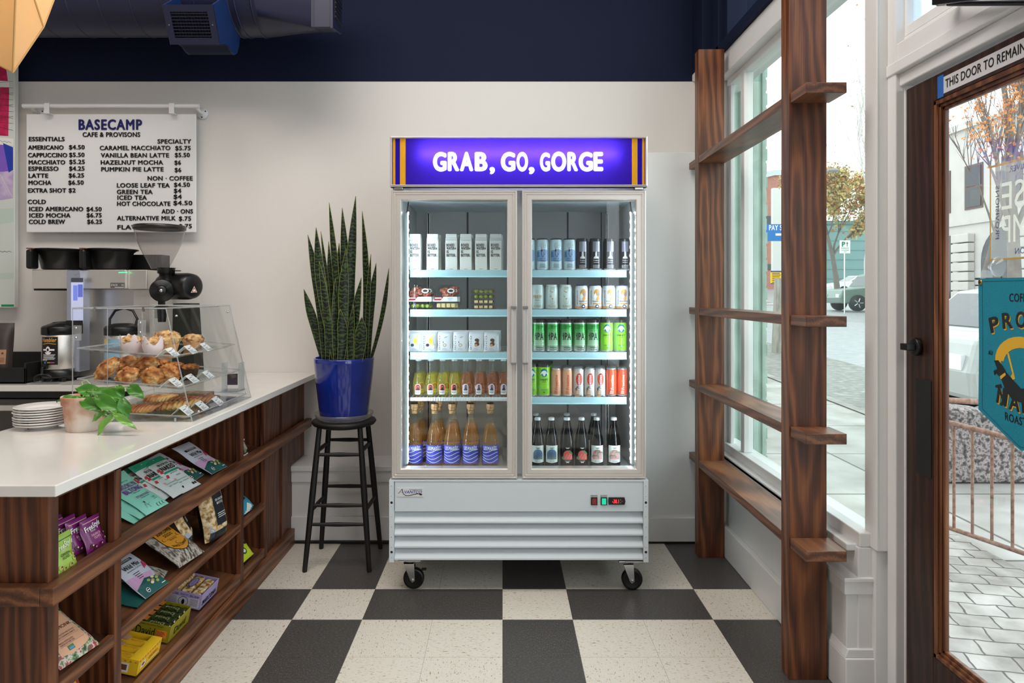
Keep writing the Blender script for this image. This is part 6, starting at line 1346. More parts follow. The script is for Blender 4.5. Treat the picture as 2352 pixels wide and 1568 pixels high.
def airpot(label, cx, y, band, art, ms, sc=1.0):
    t = thing('coffee_airpot', label, 'airpot', (cx, y, CT), 0); r = .088*sc
    MB().lathe([(r*.97, .068), (r, .072), (r, .250), (r*.97, .254)], 40).build('body', STEEL, t, world=False)
    MB().lathe([(0, .022), (r*.98, .022), (r*1.0, .03), (r*1.0, .068), (0, .068)], 40).build('base', BLACK, t, world=False)
    for s in (-1, 1):
        for q in (-1, 1): MB().lathe([(0, 0), (.010, 0), (.012, .024)], 12, (s*.055, q*.055, 0)).build('foot', BLACKM, t, world=False)
    MB().lathe([(r*.97, .254), (r*1.02, .256), (r*1.02, .292), (r*.96, .300), (r*.86, .304), (r*.5, .316), (0, .318)], 40).build('lid', BLACK, t, world=False)
    MB().tube([(r*.8, 0, .296), (r*.85, .01, .34), (r*.55, .015, .385), (0, .015, .400), (-r*.55, .015, .385), (-r*.85, .01, .34), (-r*.8, 0, .296)] if band else [(r*.8, 0, .30), (r*.8, .05, .312), (0, .085, .318), (-r*.8, .05, .312), (-r*.8, 0, .30)], .007, 8).build('bail_handle', BLACK, t, world=False)
    MB().box(-.034, -.004, -r-.016, -r*.9, .255, .298).build('latch', BLACK, t, .004, world=False)
    mb = MB(); art.emit(mb, on_can(r+.0004), step=.012); mb.build('label_print', ms, t, world=False)
    k = MB().tube([(-.02, -r-.004, .088), (-.02, -r-.03, .082), (-.02, -r-.032, .05)], .008, 8).box(-.034, -.006, -r-.02, -r, .074, .102); k.build('faucet', BLACK, t, .002, world=False)
    return t
a = Art().rect(-.055, .095, .040, .245, 0, 0).text('Humbler', -.008, .218, .022, 1, align='C', w=.08, bold=.03, shear=.15).band([(-.045, .205), (-.01, .211), (.03, .206)], .003, 1).disc(-.010, .178, .012, .016, 2).disc(-.010, .163, .018, .012, 2, 1, a0=PI, a1=2*PI).rect(-.042, .171, .024, .180, 2, 1).disc(-.010, .176, .006, .008, 0, 3)
for k in range(5): a.rect(-.042+.002*(k % 2), .148-k*.006, .028-.004*(k % 3), .1505-k*.006, 2)
a.text('FETCO', -.044, .116, .008, 2, w=.030, bold=.03).rect(-.034, .103, -.022, .110, 3).rect(-.014, .104, .004, .109, 1).rect(.006, .104, .024, .109, 4)
airpot('steel airpot with black label at the left end of the brewer', P(122, 0, 3.70).x, 3.76, 0, a, [INK, col('humbler_gold', (220, 164, 80), .5), WHITE, col('sq_blue', (90, 160, 220), .5), col('sq_pink', (190, 90, 150), .5)])
a = Art().rect(-.07, .13, .03, .235, 0, 0).poly([(-.07, .205), (-.04, .21), (-.028, .235), (-.07, .235)], 1, 1).text('DECAF', -.022, .178, .018, 2, align='C', w=.065, bold=.03).rect(-.06, .08, -.035, .115, 3, 0).rect(-.015, .085, .03, .12, 0, 0).rect(-.01, .09, .01, .095, 4, 1)
airpot('steel airpot with light blue label behind the pastry case', P(272, 0, 3.68).x, 3.72, 1, a, [col('decaf_blue', (142, 184, 212), .5), col('decaf_yellow', (236, 206, 110), .5), WHITE, INK, col('sq_pink', (190, 90, 150), .5)])
# coffee grinder
GX = P(384, 0, 3.72).x
t = thing('coffee_grinder', 'black bulk coffee grinder with clear funnel hopper', 'coffee grinder', (GX, 3.80, CT))
Z = lambda y: P(0, y, 3.72).z
MB().box(GX-.028, GX+.13, 3.76, 3.92, CT, CT+.02).prism([(-.005, CT+.02), (.125, CT+.02), (.098, 1.36), (.0, 1.36)], lambda u, q, d: (GX+u, d, q), 3.78, 3.90).build('stand', BLACKM, t, .004)
MB().lathe([(0, -.085), (.055, -.085), (.068, -.075), (.074, -.04), (.074, .13), (.070, .155), (.05, .165), (0, .165)], 36, (0, 0, 0), axis='Y').xform(Matrix.Translation((GX+.05, 3.80, Z(657))) @ Matrix.Rotation(math.radians(62), 4, 'Z')).build('motor_housing', BLACK, t)
f = MB().lathe([(0, -.03), (.022, -.03), (.026, -.026), (.030, -.012), (.058, -.010), (.062, -.004), (.062, .03), (0, .03)], 32, (0, 0, 0), axis='Y').xform(Matrix.Translation((GX-.03, 3.722, Z(667))) @ Matrix.Rotation(math.radians(20), 4, 'Z')).build('burr_dial', BLACK, t)
MB().lathe([(0, -.036), (.009, -.035), (.010, -.03), (0, -.03)], 16, (0, 0, 0), axis='Y').xform(Matrix.Translation((GX-.03, 3.722, Z(667))) @ Matrix.Rotation(math.radians(20), 4, 'Z')).build('dial_screw', CHROME, f)
v = MB().add([(0, 0, 0), (.032, 0, .002), (.018, 0, .036)], [(0, 1, 2)]).add([(.003, -.0006, .002), (.029, -.0006, .0035), (.018, -.0006, .032)], [(0, 1, 2)], 1).add([(.008, -.001, .006), (.026, -.001, .007), (.018, -.001, .022)], [(0, 1, 2)], 2)
v.xform(Matrix.Translation((GX+.125, 3.728, Z(672))) @ Matrix.Rotation(math.radians(12), 4, 'Z')).build('warning_triangle', [WHITE, col('warn_red', (150, 40, 36)), WHITE], t)
ZH = Z(615)
MB().lathe([(.044, ZH-.002), (.048, ZH), (.048, ZH+.002)], 24, (GX-.03, 3.77, 0)).lathe([(.030, Z(655)), (.034, Z(640)), (.036, Z(628)), (.044, Z(627)), (.046, ZH)], 28, (GX-.03, 3.77, 0)).box(GX+.01, GX+.05, 3.765, 3.775, Z(622), Z(620)).build('hopper_collar', BLACK, t)
HPX = P(367, 0, 3.77).x
MB().lathe([(.042, ZH-.004), (.046, ZH), (.090, ZH+.09), (.116, ZH+.15), (.128, Z(527)), (.130, Z(524))], 40, (HPX, 3.77, 0)).build('hopper', glass('hopper_plastic', (242, 240, 240), 1.35, .05, .16, (220, 216, 216)), t)
MB().lathe([(.130, Z(526)), (.134, Z(525)), (.134, Z(517)), (.128, Z(515.5)), (0, Z(515.5))], 40, (HPX, 3.77, 0)).build('hopper_lid', mat('lid_dark', (40, 34, 34), .3), t)
MB().box(GX-.05, GX-.02, 3.72, 3.74, 1.31, Z(690)).lathe([(.02, 1.26), (.024, 1.31), (.024, 1.33)], 16, (GX-.036, 3.735, 0)).box(GX-.075, GX-.055, 3.73, 3.745, 1.28, 1.34, 1).build('grounds_spout', [BLACK, CHROME], t)
# knock tray, coffee bags, clear drip tray
t = tag(MB().box(-3.1, P(83, 0, 3.7).x, 3.62, 4.1, CT, CT+.012).box(-3.1, P(83, 0, 3.7).x, 3.62, 3.632, CT, CT+.085).box(P(83, 0, 3.7).x-.012, P(83, 0, 3.7).x, 3.62, 4.1, CT, CT+.11).box(-3.1, P(83, 0, 3.7).x, 4.088, 4.1, CT, CT+.13).build('black_tray', BLACKM, None, .003), 'low black tray holding the coffee bags on the back counter', 'tray')
for i, (cx, y, hh) in enumerate(((-2.80, 3.80, .30), (-2.93, 3.70, .27))):
    B = basis((cx, y, CT+.013), (1, .25, 0), (.02, .12, 1))
    a = Art().rect(.02, .07, .052, .15, 0, 0).disc(.036, .13, .006, .006, 1, 1)
    for k in range(4): a.rect(.025, .082+k*.007, .047, .084+k*.007, 1, 1)
    pouch('coffee_bag', ('taller' if i == 0 else 'shorter front')+' dark brown coffee bag with tan label', 'bag', B, .145, hh, .08, mat('coffee_bag_brown', (62, 52, 50), .5, var=.1), a, [col('kraft_label', (178, 130, 100), .6), col('label_line', (90, 62, 50), .6)], 'coffee bags at the left edge', gusset=1, seed=i)
t = thing('portafilter_scoop', 'clear domed scoop lying in front of the left airpot', 'scoop', (P(100, 0, 3.60).x, 3.61, CT))
cx = P(98, 0, 3.61).x
MB().ball((cx, 3.61, CT+.028), .048, .03, .026, 24, 14).build('dome', ACR, t); MB().prism([(-.07, CT), (.09, CT), (.09, CT+.005), (-.07, CT+.008)], lambda u, q, d: (cx+u, d, q), 3.59, 3.63).build('handle', EDG, t)
# ================================================================ STOOL AND SNAKE PLANT
SX, SY = -.842, 3.632
t = thing('bar_stool', 'black round wooden stool carrying the blue planter', 'stool', (SX, SY, 0))
BW = mat('black_wood', (13, 12, 12), .55, bump=.06, bs=80)
MB().lathe([(0, .714), (.125, .712), (.160, .724), (.169, .737), (.164, .747), (.150, .750), (0, .746)], 48, (SX, SY, 0)).build('seat', BW, t)
lg = []
for sx in (-1, 1):
    for sy in (-1, 1):
        a_, b_ = Vector((SX+sx*.105, SY+sy*.10, .72)), Vector((SX+sx*.164, SY+sy*.158, .008)); lg.append((sx, sy, a_, b_))
        MB().tube([a_, a_.lerp(b_, .45), b_, Vector((b_.x, b_.y, 0))], [.0135, .0165, .0125, .011], 14).build('leg', BW, t)
def lp(sx, sy, z):
    for q in lg:
        if q[0] == sx and q[1] == sy: return q[2].lerp(q[3], (.72-z)/.712)
for z, pr_ in ((.235, ((-1, -1, 1, -1),)), (.355, ((-1, 1, 1, 1),)), (.30, ((-1, -1, -1, 1), (1, -1, 1, 1))), (.585, ((-1, -1, 1, -1),)), (.615, ((-1, 1, 1, 1),)), (.60, ((-1, -1, -1, 1), (1, -1, 1, 1))), (.33, ((-1, -1, 1, -1),)) ):
    for q in pr_:
        p0, p1 = lp(q[0], q[1], z), lp(q[2], q[3], z); MB().tube([p0, p0.lerp(p1, .5), p1], [.008, .0115, .008], 10).build('rung', BW, t)
t = tag(MB().lathe([(0, 0), (.128, 0), (.142, .012), (.153, .034), (.1545, .0345), (.146, .010), (.128, .002), (0, .002)], 48, (SX, SY, .7505)).build('plant_saucer', glass('saucer_plastic', (236, 236, 234), 1.4, .05, .12)), 'clear plastic saucer under the blue planter', 'saucer')
PT = (SX, SY, .7535)
t = thing('snake_plant', 'tall snake plant in a glossy cobalt blue pot on the stool', 'plant', PT)
MB().lathe([(0, 0), (.112, 0), (.122, .006), (.128, .03), (.150, .22), (.157, .300), (.158, .318), (.154, .324), (.147, .322), (.145, .300), (0, .296)], 56, PT, ms=[0]*9+[1]).build('pot', [mat('cobalt_glaze', (18, 40, 132), .12, var=.18, vs=9, coat=.6), MATS['soil']], t)
SN = bpy.data.materials.new('snake_leaf'); SN.use_nodes = True; nt = SN.node_tree; b = nt.nodes['Principled BSDF']; b.inputs['Roughness'].default_value = .45
tc = nt.nodes.new('ShaderNodeTexCoord'); mp = nt.nodes.new('ShaderNodeMapping'); mp.inputs['Scale'].default_value = (1, 1, 1); nt.links.new(tc.outputs['Object'], mp.inputs[0])
wv = nt.nodes.new('ShaderNodeTexWave'); wv.wave_type = 'BANDS'; wv.bands_direction = 'Z'; wv.inputs['Scale'].default_value = 15; wv.inputs['Distortion'].default_value = 9; wv.inputs['Detail'].default_value = 3; wv.inputs['Detail Scale'].default_value = 2.2
nt.links.new(mp.outputs[0], wv.inputs[0]); r = ramp(nt, [(.3, (7, 12, 9)), (.58, (19, 34, 17)), (.92, (54, 80, 34))]); nt.links.new(wv.outputs['Fac'], r.inputs[0]); nt.links.new(r.outputs[0], b.inputs['Base Color'])
SNE = col('snake_edge', (140, 150, 84), .5)
SL = [(698, 664, 744, 21, .06), (707, 539, 747, 21, .02), (726, 522, 774, 25, -.05), (756, 465, 783, 18, -.02), (786, 477, 803, 20, .05), (817, 450, 806, 21, .0), (832, 485, 834, 17, .05), (852, 583, 842, 10, .02), (864, 604, 845, 16, .04), (893, 616, 849, 10, .0),
      (830, 637, 816, 27, -.08), (831, 728, 822, 27, -.10), (781, 709, 781, 22, -.11), (795, 570, 796, 22, -.09), (737, 531, 757, 17, .07), (755, 554, 766, 14, .08), (779, 558, 792, 16, .07), (733, 600, 752, 16, -.04), (812, 700, 806, 20, -.10), (770, 640, 772, 16, -.06)]
for i, (tx, ty, bx_, w_, dy) in enumerate(SL):
    Y = SY+dy; p0 = px(bx_, 828, Y); p0.z = PT[2]+.29; p1 = px(tx, ty, Y+.02*math.sin(i)); wd = w_*Y/F
    bow = Vector((.018*math.sin(i*2.3), .012*math.cos(i), 0)); tw0 = .5*math.sin(i*1.7)
    def g(u, q):
        c_ = p0.lerp(p1, q)+bow*math.sin(PI*q); x = (u-.5)*2; ww = wd*.5*(.62+.38*math.sin(min(1, q*1.5)*PI/2))*(1 if q < .62 else max(.02, 1-((q-.62)/.38)**1.7)); an = tw0+.9*q*math.sin(i*3.1)*.6
        return c_+Vector((math.cos(an), math.sin(an), 0))*x*ww+Vector((math.sin(an), -math.cos(an), 0))*(-.28*ww*(1-x*x)*(-1))
    mb = MB().grid(g, 8, 28); 
    for s in (0, 1): mb.tube([g(s, q/28) for q in range(29)], .0011, 4, 1)
    mb.build('leaf', [SN, SNE], t)
# ================================================================ WALNUT SHELF SCREEN BY THE WINDOW
t = thing('shelf_screen', 'tall open walnut shelf frame standing along the window', 'shelf unit', (1.13, 3.1, 0))
X0_, X1_ = 1.052, 1.190
WP_ = wood('walnut_post', (50, 26, 16), (101, 57, 34), (150, 92, 54), 'Z', .4)
WS_ = wood('walnut_shelf', (56, 32, 22), (104, 64, 42), (146, 97, 66), 'Y', .4)
for y0, y1 in ((3.66, 3.732), (2.505, 2.577)):
    MB().box(X0_, X1_, y0, y1, 0, 2.725).build('post', WP_, t, .0015)
for z in (2.152, 1.338, .929, .521): 
    for ya, yb in ((2.374, 2.505), (2.577, 3.66), (3.732, 3.874)): pass
    MB().box(X0_+.004, X1_+.008, 2.374, 2.5045, z-.037, z).box(X0_+.001, X1_+.004, 2.5775, 3.6595, z-.037, z).box(X0_+.004, X1_+.004, 3.7325, 3.862, z-.037, z).build('shelf_board', WS_, t, .0015)
# ================================================================ DUCT, LAMP, MENU, BANNERS
DZ, DY, DR = 3.02, 3.70, .205
t = thing('spiral_duct', 'navy painted spiral air duct high along the back wall', 'duct', (-2, DY, DZ-DR))
d = MB().lathe([(DR, -4.6), (DR, -1.28)], 48, (0, DY, DZ), axis='X')
for k in range(18): d.lathe([(DR, -.004), (DR+.003, -.002), (DR+.003, .002), (DR, .004)], 48, (-4.4+k*.165, DY, DZ), axis='X')
for x in (-1.42, -1.385, -1.30): d.lathe([(DR, -.005), (DR+.006, -.003), (DR+.006, .003), (DR, .005)], 48, (x, DY, DZ), axis='X')
d.build('duct_pipe', NAVYM, t)
n = 48; BYa, BYb, BZa, BZb = 3.51, 3.70, 2.785, 3.24
ra_ = [(-1.28, DY+DR*math.cos(2*PI*i/n+PI/4), DZ+DR*math.sin(2*PI*i/n+PI/4)) for i in range(n)]
rb_ = []
for i in range(n):
    q = 2*PI*i/n+PI/4; c_, s_ = math.cos(q), math.sin(q); m_ = max(abs(c_), abs(s_)); rb_.append((-.985, (BYa+BYb)/2+(BYb-BYa)/2*c_/m_, (BZa+BZb)/2+(BZb-BZa)/2*s_/m_+(.045*max(0, c_/m_+1)/2 if s_ < 0 else 0)))
MB().add(ra_+rb_, [(i, (i+1) % n, n+(i+1) % n, n+i) for i in range(n)], 0, True).build('transition', NAVYM, t)
eb = MB()
def ebx(x0, x1, e): eb.prism([(BYa-e, BZa-e), (BYb+e, BZa+.045-e), (BYb+e, BZb+e), (BYa-e, BZb+e)], lambda u, q, d: (d, u, q), x0, x1)
ebx(-.985, -.885, 0); ebx(-.975, -.968, .003); ebx(-.885, -.87, .008)
eg = eb.build('end_box', NAVYM, t, .002)
g_ = MB().box(-.87, -.868, BYa+.03, BYb-.02, BZa+.06, BZb-.03, 1)
for k in range(16): g_.box(-.869, -.862, BYa+.03, BYb-.02, BZa+.065+k*.024, BZa+.071+k*.024)
g_.build('end_grille', [NAVYM, BLACKM], eg)
# saddle register: slanted box clamped on the duct, its grille looking down into the room
RX0, RX1, RH = -1.668, -1.420, .185
tilt_ = math.radians(26)
fr = lambda u, v, d: (u, 3.425-v*math.sin(tilt_)+d*math.cos(tilt_), 2.664+v*math.cos(tilt_)+d*math.sin(tilt_))
def rbox(mb, u0, u1, v0, v1, d0, d1, m=0):
    V = [fr(u, v, d) for d in (d0, d1) for u, v in ((u0, v0), (u1, v0), (u1, v1), (u0, v1))]
    mb.add(V, [(0, 1, 2, 3), (4, 7, 6, 5), (0, 4, 5, 1), (1, 5, 6, 2), (2, 6, 7, 3), (3, 7, 4, 0)], m)
rg = MB(); b0 = .032
rbox(rg, RX0, RX1, 0, b0, 0, .012); rbox(rg, RX0, RX1, RH-b0, RH, 0, .012); rbox(rg, RX0, RX0+b0, b0, RH-b0, 0, .012); rbox(rg, RX1-b0, RX1, b0, RH-b0, 0, .012); rbox(rg, RX0+.02, RX1-.02, .02, RH-.02, .026, .03, 1)
for k in range(8): rbox(rg, RX0+b0, RX1-b0, b0+.006+k*.015, b0+.010+k*.015, .003, .016)
for k in range(13): rbox(rg, RX0+b0+.006+k*.0145, RX0+b0+.009+k*.0145, b0, RH-b0, .016, .022)
for x in (RX0+.016, RX1-.016): rbox(rg, x-.003, x+.003, RH/2-.003, RH/2+.003, -.002, 0, 2)
rg.build('register', [NAVYM, BLACKM, CHROME], t)
sd = [fr(0, 0, .012)[1:], fr(0, RH, .012)[1:], (3.50, 2.94), (3.525, 2.92), (3.56, 2.872), (3.60, 2.840), (3.64, 2.823), (3.70, 2.815), (3.68, 2.745), (3.655, 2.70), (3.625, 2.682), (3.59, 2.684), (3.54, 2.697), (3.50, 2.695)]
MB().prism(sd, lambda u, q, d: (d, u, q), RX1-.010, RX1).build('saddle_cheek', mat('blue_metal_paint', (22, 48, 98), .35), t)
MB().prism(sd, lambda u, q, d: (d, u, q), RX0, RX0+.010).build('saddle_cheek', MATS['blue_metal_paint'], t)
lo = sd[8:]+[sd[0]]
bt = MB()
for p0_, p1_ in zip(lo, lo[1:]): bt.add([(RX0, *p0_), (RX1, *p0_), (RX1, *p1_), (RX0, *p1_)], [(0, 1, 2, 3)])
bt.build('saddle_base', NAVY, t)
# paper lantern
LY = 1.75
t = thing('paper_lantern', 'glowing folded amber paper lantern at the top left corner', 'lamp', (-1.42, LY, 2.3))
LM = bpy.data.materials.new('lantern_paper'); LM.use_nodes = True; nt = LM.node_tree; nt.nodes.remove(nt.nodes['Principled BSDF'])
t1 = nt.nodes.new('ShaderNodeBsdfTranslucent'); t1.inputs[0].default_value = lin((252, 224, 176)); t2 = nt.nodes.new('ShaderNodeBsdfDiffuse'); t2.inputs[0].default_value = lin((248, 226, 184)); mx = nt.nodes.new('ShaderNodeMixShader'); mx.inputs[0].default_value = .55
tc = nt.nodes.new('ShaderNodeTexCoord'); nz = nt.nodes.new('ShaderNodeTexNoise'); nz.inputs['Scale'].default_value = 9; nz.inputs['Detail'].default_value = 6; bp = nt.nodes.new('ShaderNodeBump'); bp.inputs['Strength'].default_value = .35; bp.inputs['Distance'].default_value = .02
nt.links.new(tc.outputs['Object'], nz.inputs['Vector']); nt.links.new(nz.outputs[0], bp.inputs['Height']); nt.links.new(bp.outputs[0], t2.inputs['Normal'])
nt.links.new(t2.outputs[0], mx.inputs[1]); nt.links.new(t1.outputs[0], mx.inputs[2]); nt.links.new(mx.outputs[0], nt.nodes['Material Output'].inputs[0])
q = lambda x, y, Y: px(x, y, Y)
A, Bq, Cq, Dq = q(30, 166, 1.68), q(100, 62, 1.72), q(150, -70, 1.78), q(-40, 130, 1.70)
E_, F__, G_, H_ = q(40, -120, 1.62), q(-130, -60, 1.68), q(60, 10, 2.05), q(-90, 60, 2.0)
top = q(0, -330, 1.8)
MB().add([A, Bq, Cq, Dq, E_, F__, G_, H_, top], [(0, 1, 4), (1, 2, 4), (0, 4, 3), (3, 4, 5), (0, 6, 1), (1, 6, 2), (0, 3, 7), (0, 7, 6), (3, 5, 7), (4, 2, 8), (4, 8, 5), (2, 6, 8), (6, 7, 8), (7, 5, 8)]).build('shade', LM, t)
e = MB()
for a_, b_ in ((A, E_), (A, Bq), (Bq, E_), (Bq, Cq), (E_, Cq), (A, Dq)): e.tube([a_, b_], .0025, 5)
e.build('fold_ribs', mat('paper_fold', (226, 176, 112), .8), t)
MB().ball((-1.42, 1.78, 2.36), .03, .03, .045).build('bulb', mat('warm_bulb', (255, 214, 150), .5, emit=(255, 214, 150), es=95), t)
MB().tube([(-1.42, 1.8, 2.5), (-1.42, 1.8, 4.3)], .004, 6).build('cord', BLACK, t)
# menu board hanging from a white rail
MY = 4.075
m_ = thing('menu_board', 'white hanging menu board with raised black lettering', 'sign', (px(255, 0, MY).x, MY, 1.78))
def M_(x, y): p = px(x, y, MY); return p.x, p.z
xa, zb = M_(60, 533.5); xb, zt_ = M_(450, 261.5)
MB().box(xa, xb, MY, MY+.012, zb, zt_).build('panel', mat('board_white', (228, 228, 230), .3), m_, .004)
TX = [('ESSENTIALS', 188, 417, 908), ('AMERICANO', 183, 411, 962), ('$4.50', 446, 546, 960), ('CAPPUCCINO', 183, 434, 1011), ('$5.50', 447, 545, 1009), ('MACCHIATO', 187, 421, 1057), ('$5.25', 448, 547, 1054), ('ESPRESSO', 186, 378, 1098), ('$4.25', 447, 545, 1097), ('LATTE', 186, 312, 1143), ('$6.25', 444, 542, 1141), ('MOCHA', 186, 332, 1188), ('$6.50', 442, 540, 1187), ('EXTRA SHOT', 183, 427, 1238), ('$2', 444, 488, 1237),
      ('COLD', 181, 297, 1311), ('ICED AMERICANO', 190, 537, 1357), ('$4.50', 559, 655, 1358), ('ICED MOCHA', 191, 455, 1398), ('$6.75', 560, 655, 1397), ('COLD BREW', 188, 420, 1439), ('$6.25', 563, 658, 1438), ('SPECIALTY', 1015, 1230, 923), ('CARAMEL MACCHIATO', 644, 1097, 965), ('$5.75', 1129, 1227, 966), ('VANILLA BEAN LATTE', 651, 1088, 1012), ('$5.50', 1126, 1222, 1010), ('HAZELNUT MOCHA', 650, 1050, 1058), ('$6', 1124, 1165, 1059), ('PUMPKIN PIE LATTE', 653, 1053, 1102), ('$6', 1125, 1167, 1106),
      ('NON · COFFEE', 951, 1240, 1160), ('LOOSE LEAF TEA', 754, 1093, 1205), ('$4.50', 1121, 1223, 1201), ('GREEN TEA', 754, 983, 1247), ('$4', 1120, 1167, 1240), ('ICED TEA', 757, 946, 1284), ('$4', 1118, 1170, 1278), ('HOT CHOCOLATE', 755, 1097, 1323), ('$4.50', 1117, 1238, 1318), ('ADD · ONS', 1041, 1242, 1372), ('ALTERNATIVE MILK', 755, 1131, 1416), ('$.75', 1152, 1230, 1418), ('FLAVORS', 757, 985, 1474), ('$.75', 1152, 1235, 1467)]
def board_text(s, x0, x1, yb, cap, m, bold, nm):
    vs, fs, wd = text2d(s, bold, 3); k = 1/2.8; ax, az = M_(x0*k, yb*k); bx__, _ = M_(x1*k, yb*k); n = len(vs); dp = .0045
    fat = bold; kx = (bx__-ax)/(wd+2*fat); ax += fat*kx; cnt = {}
    for f in fs:
        for i in range(len(f)):
            e_ = tuple(sorted((f[i], f[(i+1) % len(f)]))); cnt[e_] = cnt.get(e_, 0)+1
    mb = MB()
    for i, (dx, dy) in enumerate(FAT):
        y1, y0 = MY-.0004-dp-i*.00004, MY-.0004-i*.00004
        V = [(ax+(x+dx*fat)*kx, y1, az+(y+dy*fat*.8)*cap) for x, y in vs]+[(ax+(x+dx*fat)*kx, y0, az+(y+dy*fat*.8)*cap) for x, y in vs]
        mb.add(V, list(fs)+[(f[i], f[(i+1) % len(f)], n+f[(i+1) % len(f)], n+f[i]) for f in fs for i in range(len(f)) if cnt[tuple(sorted((f[i], f[(i+1) % len(f)])))] == 1])
    mb.build(nm, m, m_)
KP = MY/F/2.8
board_text('BASECAMP', 508, 915, 833, 63*KP, col('menu_navy', (16, 20, 96), .4), .045, 'title')
board_text('CAFE & PROVISONS', 534, 903, 880, 29*KP, INK, .025, 'subtitle')
for s, x0, x1, yb in TX: board_text(s, x0, x1, yb, 27*KP, INK, .026, 'menu_line')
t = thing('hanging_rail', 'white tubular rail with wall brackets above the menu board', 'rail', (px(260, 0, 4.06).x, 4.06, 2.5))
RP = MAT_RAIL = mat('rail_white', (230, 230, 232), .3)
za = px(0, 243.5, 4.05).z
MB().tube([(px(53, 0, 4.05).x, 4.05, za), (px(457, 0, 4.05).x, 4.05, za)], .0135, 16).build('bar', RP, t)
for x in (82, 459):
    xx_ = px(x, 0, 4.1).x
    k = MB().tube([(px(x-10, 0, 4.05).x, 4.05, za), (xx_, 4.09, za-.018), (xx_, 4.13, za-.022)], .011, 12).lathe([(0, -.012), (.034, -.010), (.036, 0), (0, 0)], 28, (xx_, 4.139, za-.022), axis='Y').build('bracket', RP, t)
    c = MB()
    for q in range(3): an = q*2*PI/3+.5; c.lathe([(0, -.0125), (.004, -.0125), (.004, -.009)], 10, (xx_+.024*math.cos(an), 4.139, za-.022+.024*math.sin(an)), axis='Y')
    c.build('screw', BLACK, k)
for x in (111.5, 397):
    xx_ = px(x, 0, 4.05).x
    MB().box(xx_-.0155, xx_+.0155, 4.031, 4.0345, zt_-.008, za+.012).box(xx_-.0155, xx_+.0155, 4.0345, 4.066, za+.0135, za+.0165).box(xx_-.0155, xx_+.0155, 4.0345, MY-.001, zt_-.008, zt_-.005).build('hook_strap', RP, t, .001)
# patchwork textile panel at the left edge
AX1 = px(32, 0, 4.05).x
t = thing('patchwork_panel', 'framed sailcloth patchwork in pink, violet and pale grey', 'wall art', (AX1-.3, 4.05, 1.34))
q = lambda y: px(0, y, 4.05).z
MB().box(AX1-.62, AX1, 4.055, 4.09, q(706), q(130)).build('backing_frame', col('frame_white', (214, 216, 212), .5), t, .003)
pm_ = [speckle('sail_magenta', (196, 20, 84), [(.4, (176, 14, 72)), (.6, (206, 26, 92))], 30, .35), col('sail_violet', (126, 88, 196), .4), col('sail_blue', (28, 56, 168), .4), speckle('sail_lilac', (188, 170, 206), [(.4, (178, 158, 198)), (.6, (200, 184, 214))], 18, .4), col('sail_grey', (206, 212, 208), .45), col('sail_sage', (190, 206, 198), .45), col('sail_green', (18, 140, 84), .4), col('stitch_white', (232, 230, 226), .6), col('stitch_dark', (60, 50, 60), .6)]
a = Art(); u_ = lambda x: (x-32)*4.05/F
a.rect(-.6, q(706), u_(30), q(140), 4, 0).poly([(-.6, q(300)), (u_(18), q(312)), (u_(20), q(205)), (u_(12), q(150)), (-.6, q(140))], 0, 1).poly([(-.6, q(205)), (u_(20), q(200)), (u_(20), q(186)), (-.6, q(176))], 7, 2)
a.poly([(-.6, q(310)), (u_(30), q(335)), (u_(30), q(318)), (-.6, q(298))], 7, 2).poly([(-.6, q(325)), (u_(8), q(330)), (u_(20), q(400)), (-.6, q(410))], 1, 1).poly([(u_(6), q(328)), (u_(29), q(338)), (u_(29), q(390)), (u_(19), q(396))], 2, 2).poly([(-.6, q(410)), (u_(30), q(392)), (u_(28), q(455)), (-.6, q(490))], 3, 1).poly([(-.6, q(490)), (u_(30), q(478)), (u_(30), q(510)), (-.6, q(545))], 5, 1)
a.poly([(-.6, q(640)), (u_(30), q(625)), (u_(30), q(640)), (-.6, q(655))], 5, 1).rect(u_(2), q(704), u_(31), q(699), 6, 2)
for y0 in (320, 576): a.band([(u_(-20+5*k), q(y0+3*(k % 2)+(k*.6 if y0 < 400 else 0))) for k in range(10)], .0018, 8, 3)
for k in range(12): a.band([(u_(-10), q(190+k*9)), (u_(29), q(186+k*9+7*(k % 3)))], .0016, 8, 3)
a.band([(u_(0), q(400)), (u_(27), q(452))], .002, 7, 3)
mb = MB(); a.emit(mb, lambda u, v, h: (AX1+u, 4.054-h, v)); mb.build('sailcloth', pm_, t)
# blue roaster's pennant on the door glass
PX = 1.332
t = thing('pennant_banner', 'teal felt pennant with gold and black print hanging on the door glass', 'banner', (PX, 1.75, 1.02))
FE = mat('teal_felt', (20, 134, 158), .9, bump=.25, bs=300)
cy = 1.750; hw = .158
outl = [(-hw, 0), (hw, 0), (hw*.98, -.367), (.06, -.43), (0, -.442), (-.06, -.43)] 
outl = [(-hw, 0), (hw, 0), (hw*.985, -.20), (hw*1.0, -.365), (.012, -.440), (0, -.444), (-.012, -.440), (-hw*1.0, -.365), (-hw*.985, -.20)]
OB_ = lambda u, v, h: (PX-.002-h+.003*math.sin(u*30+v*9), cy-u, 1.459+v)
mb = MB().prism(outl, lambda u, v, d: (PX+d, cy-u, 1.459+v), -.0018, .0018)
mb.build('felt', FE, t)
GLD = col('print_banner_gold', (226, 176, 44), .7); a = Art()
a.text('COFFEE', 0, -.062, .021, 0, align='C', w=.082, bold=.02)
for i, ch in enumerate('PROUD'):
    u0 = -.09+i*.045; an = -(u0)*2.6; v0 = -.128-.9*u0*u0*2.2
    for k, dx in ((1, .0035), (0, 0)): a.text(ch, u0+dx*.8, v0-dx, .040, k, align='C', w=.036, bold=.04, rot=an, layer=4-2*k)
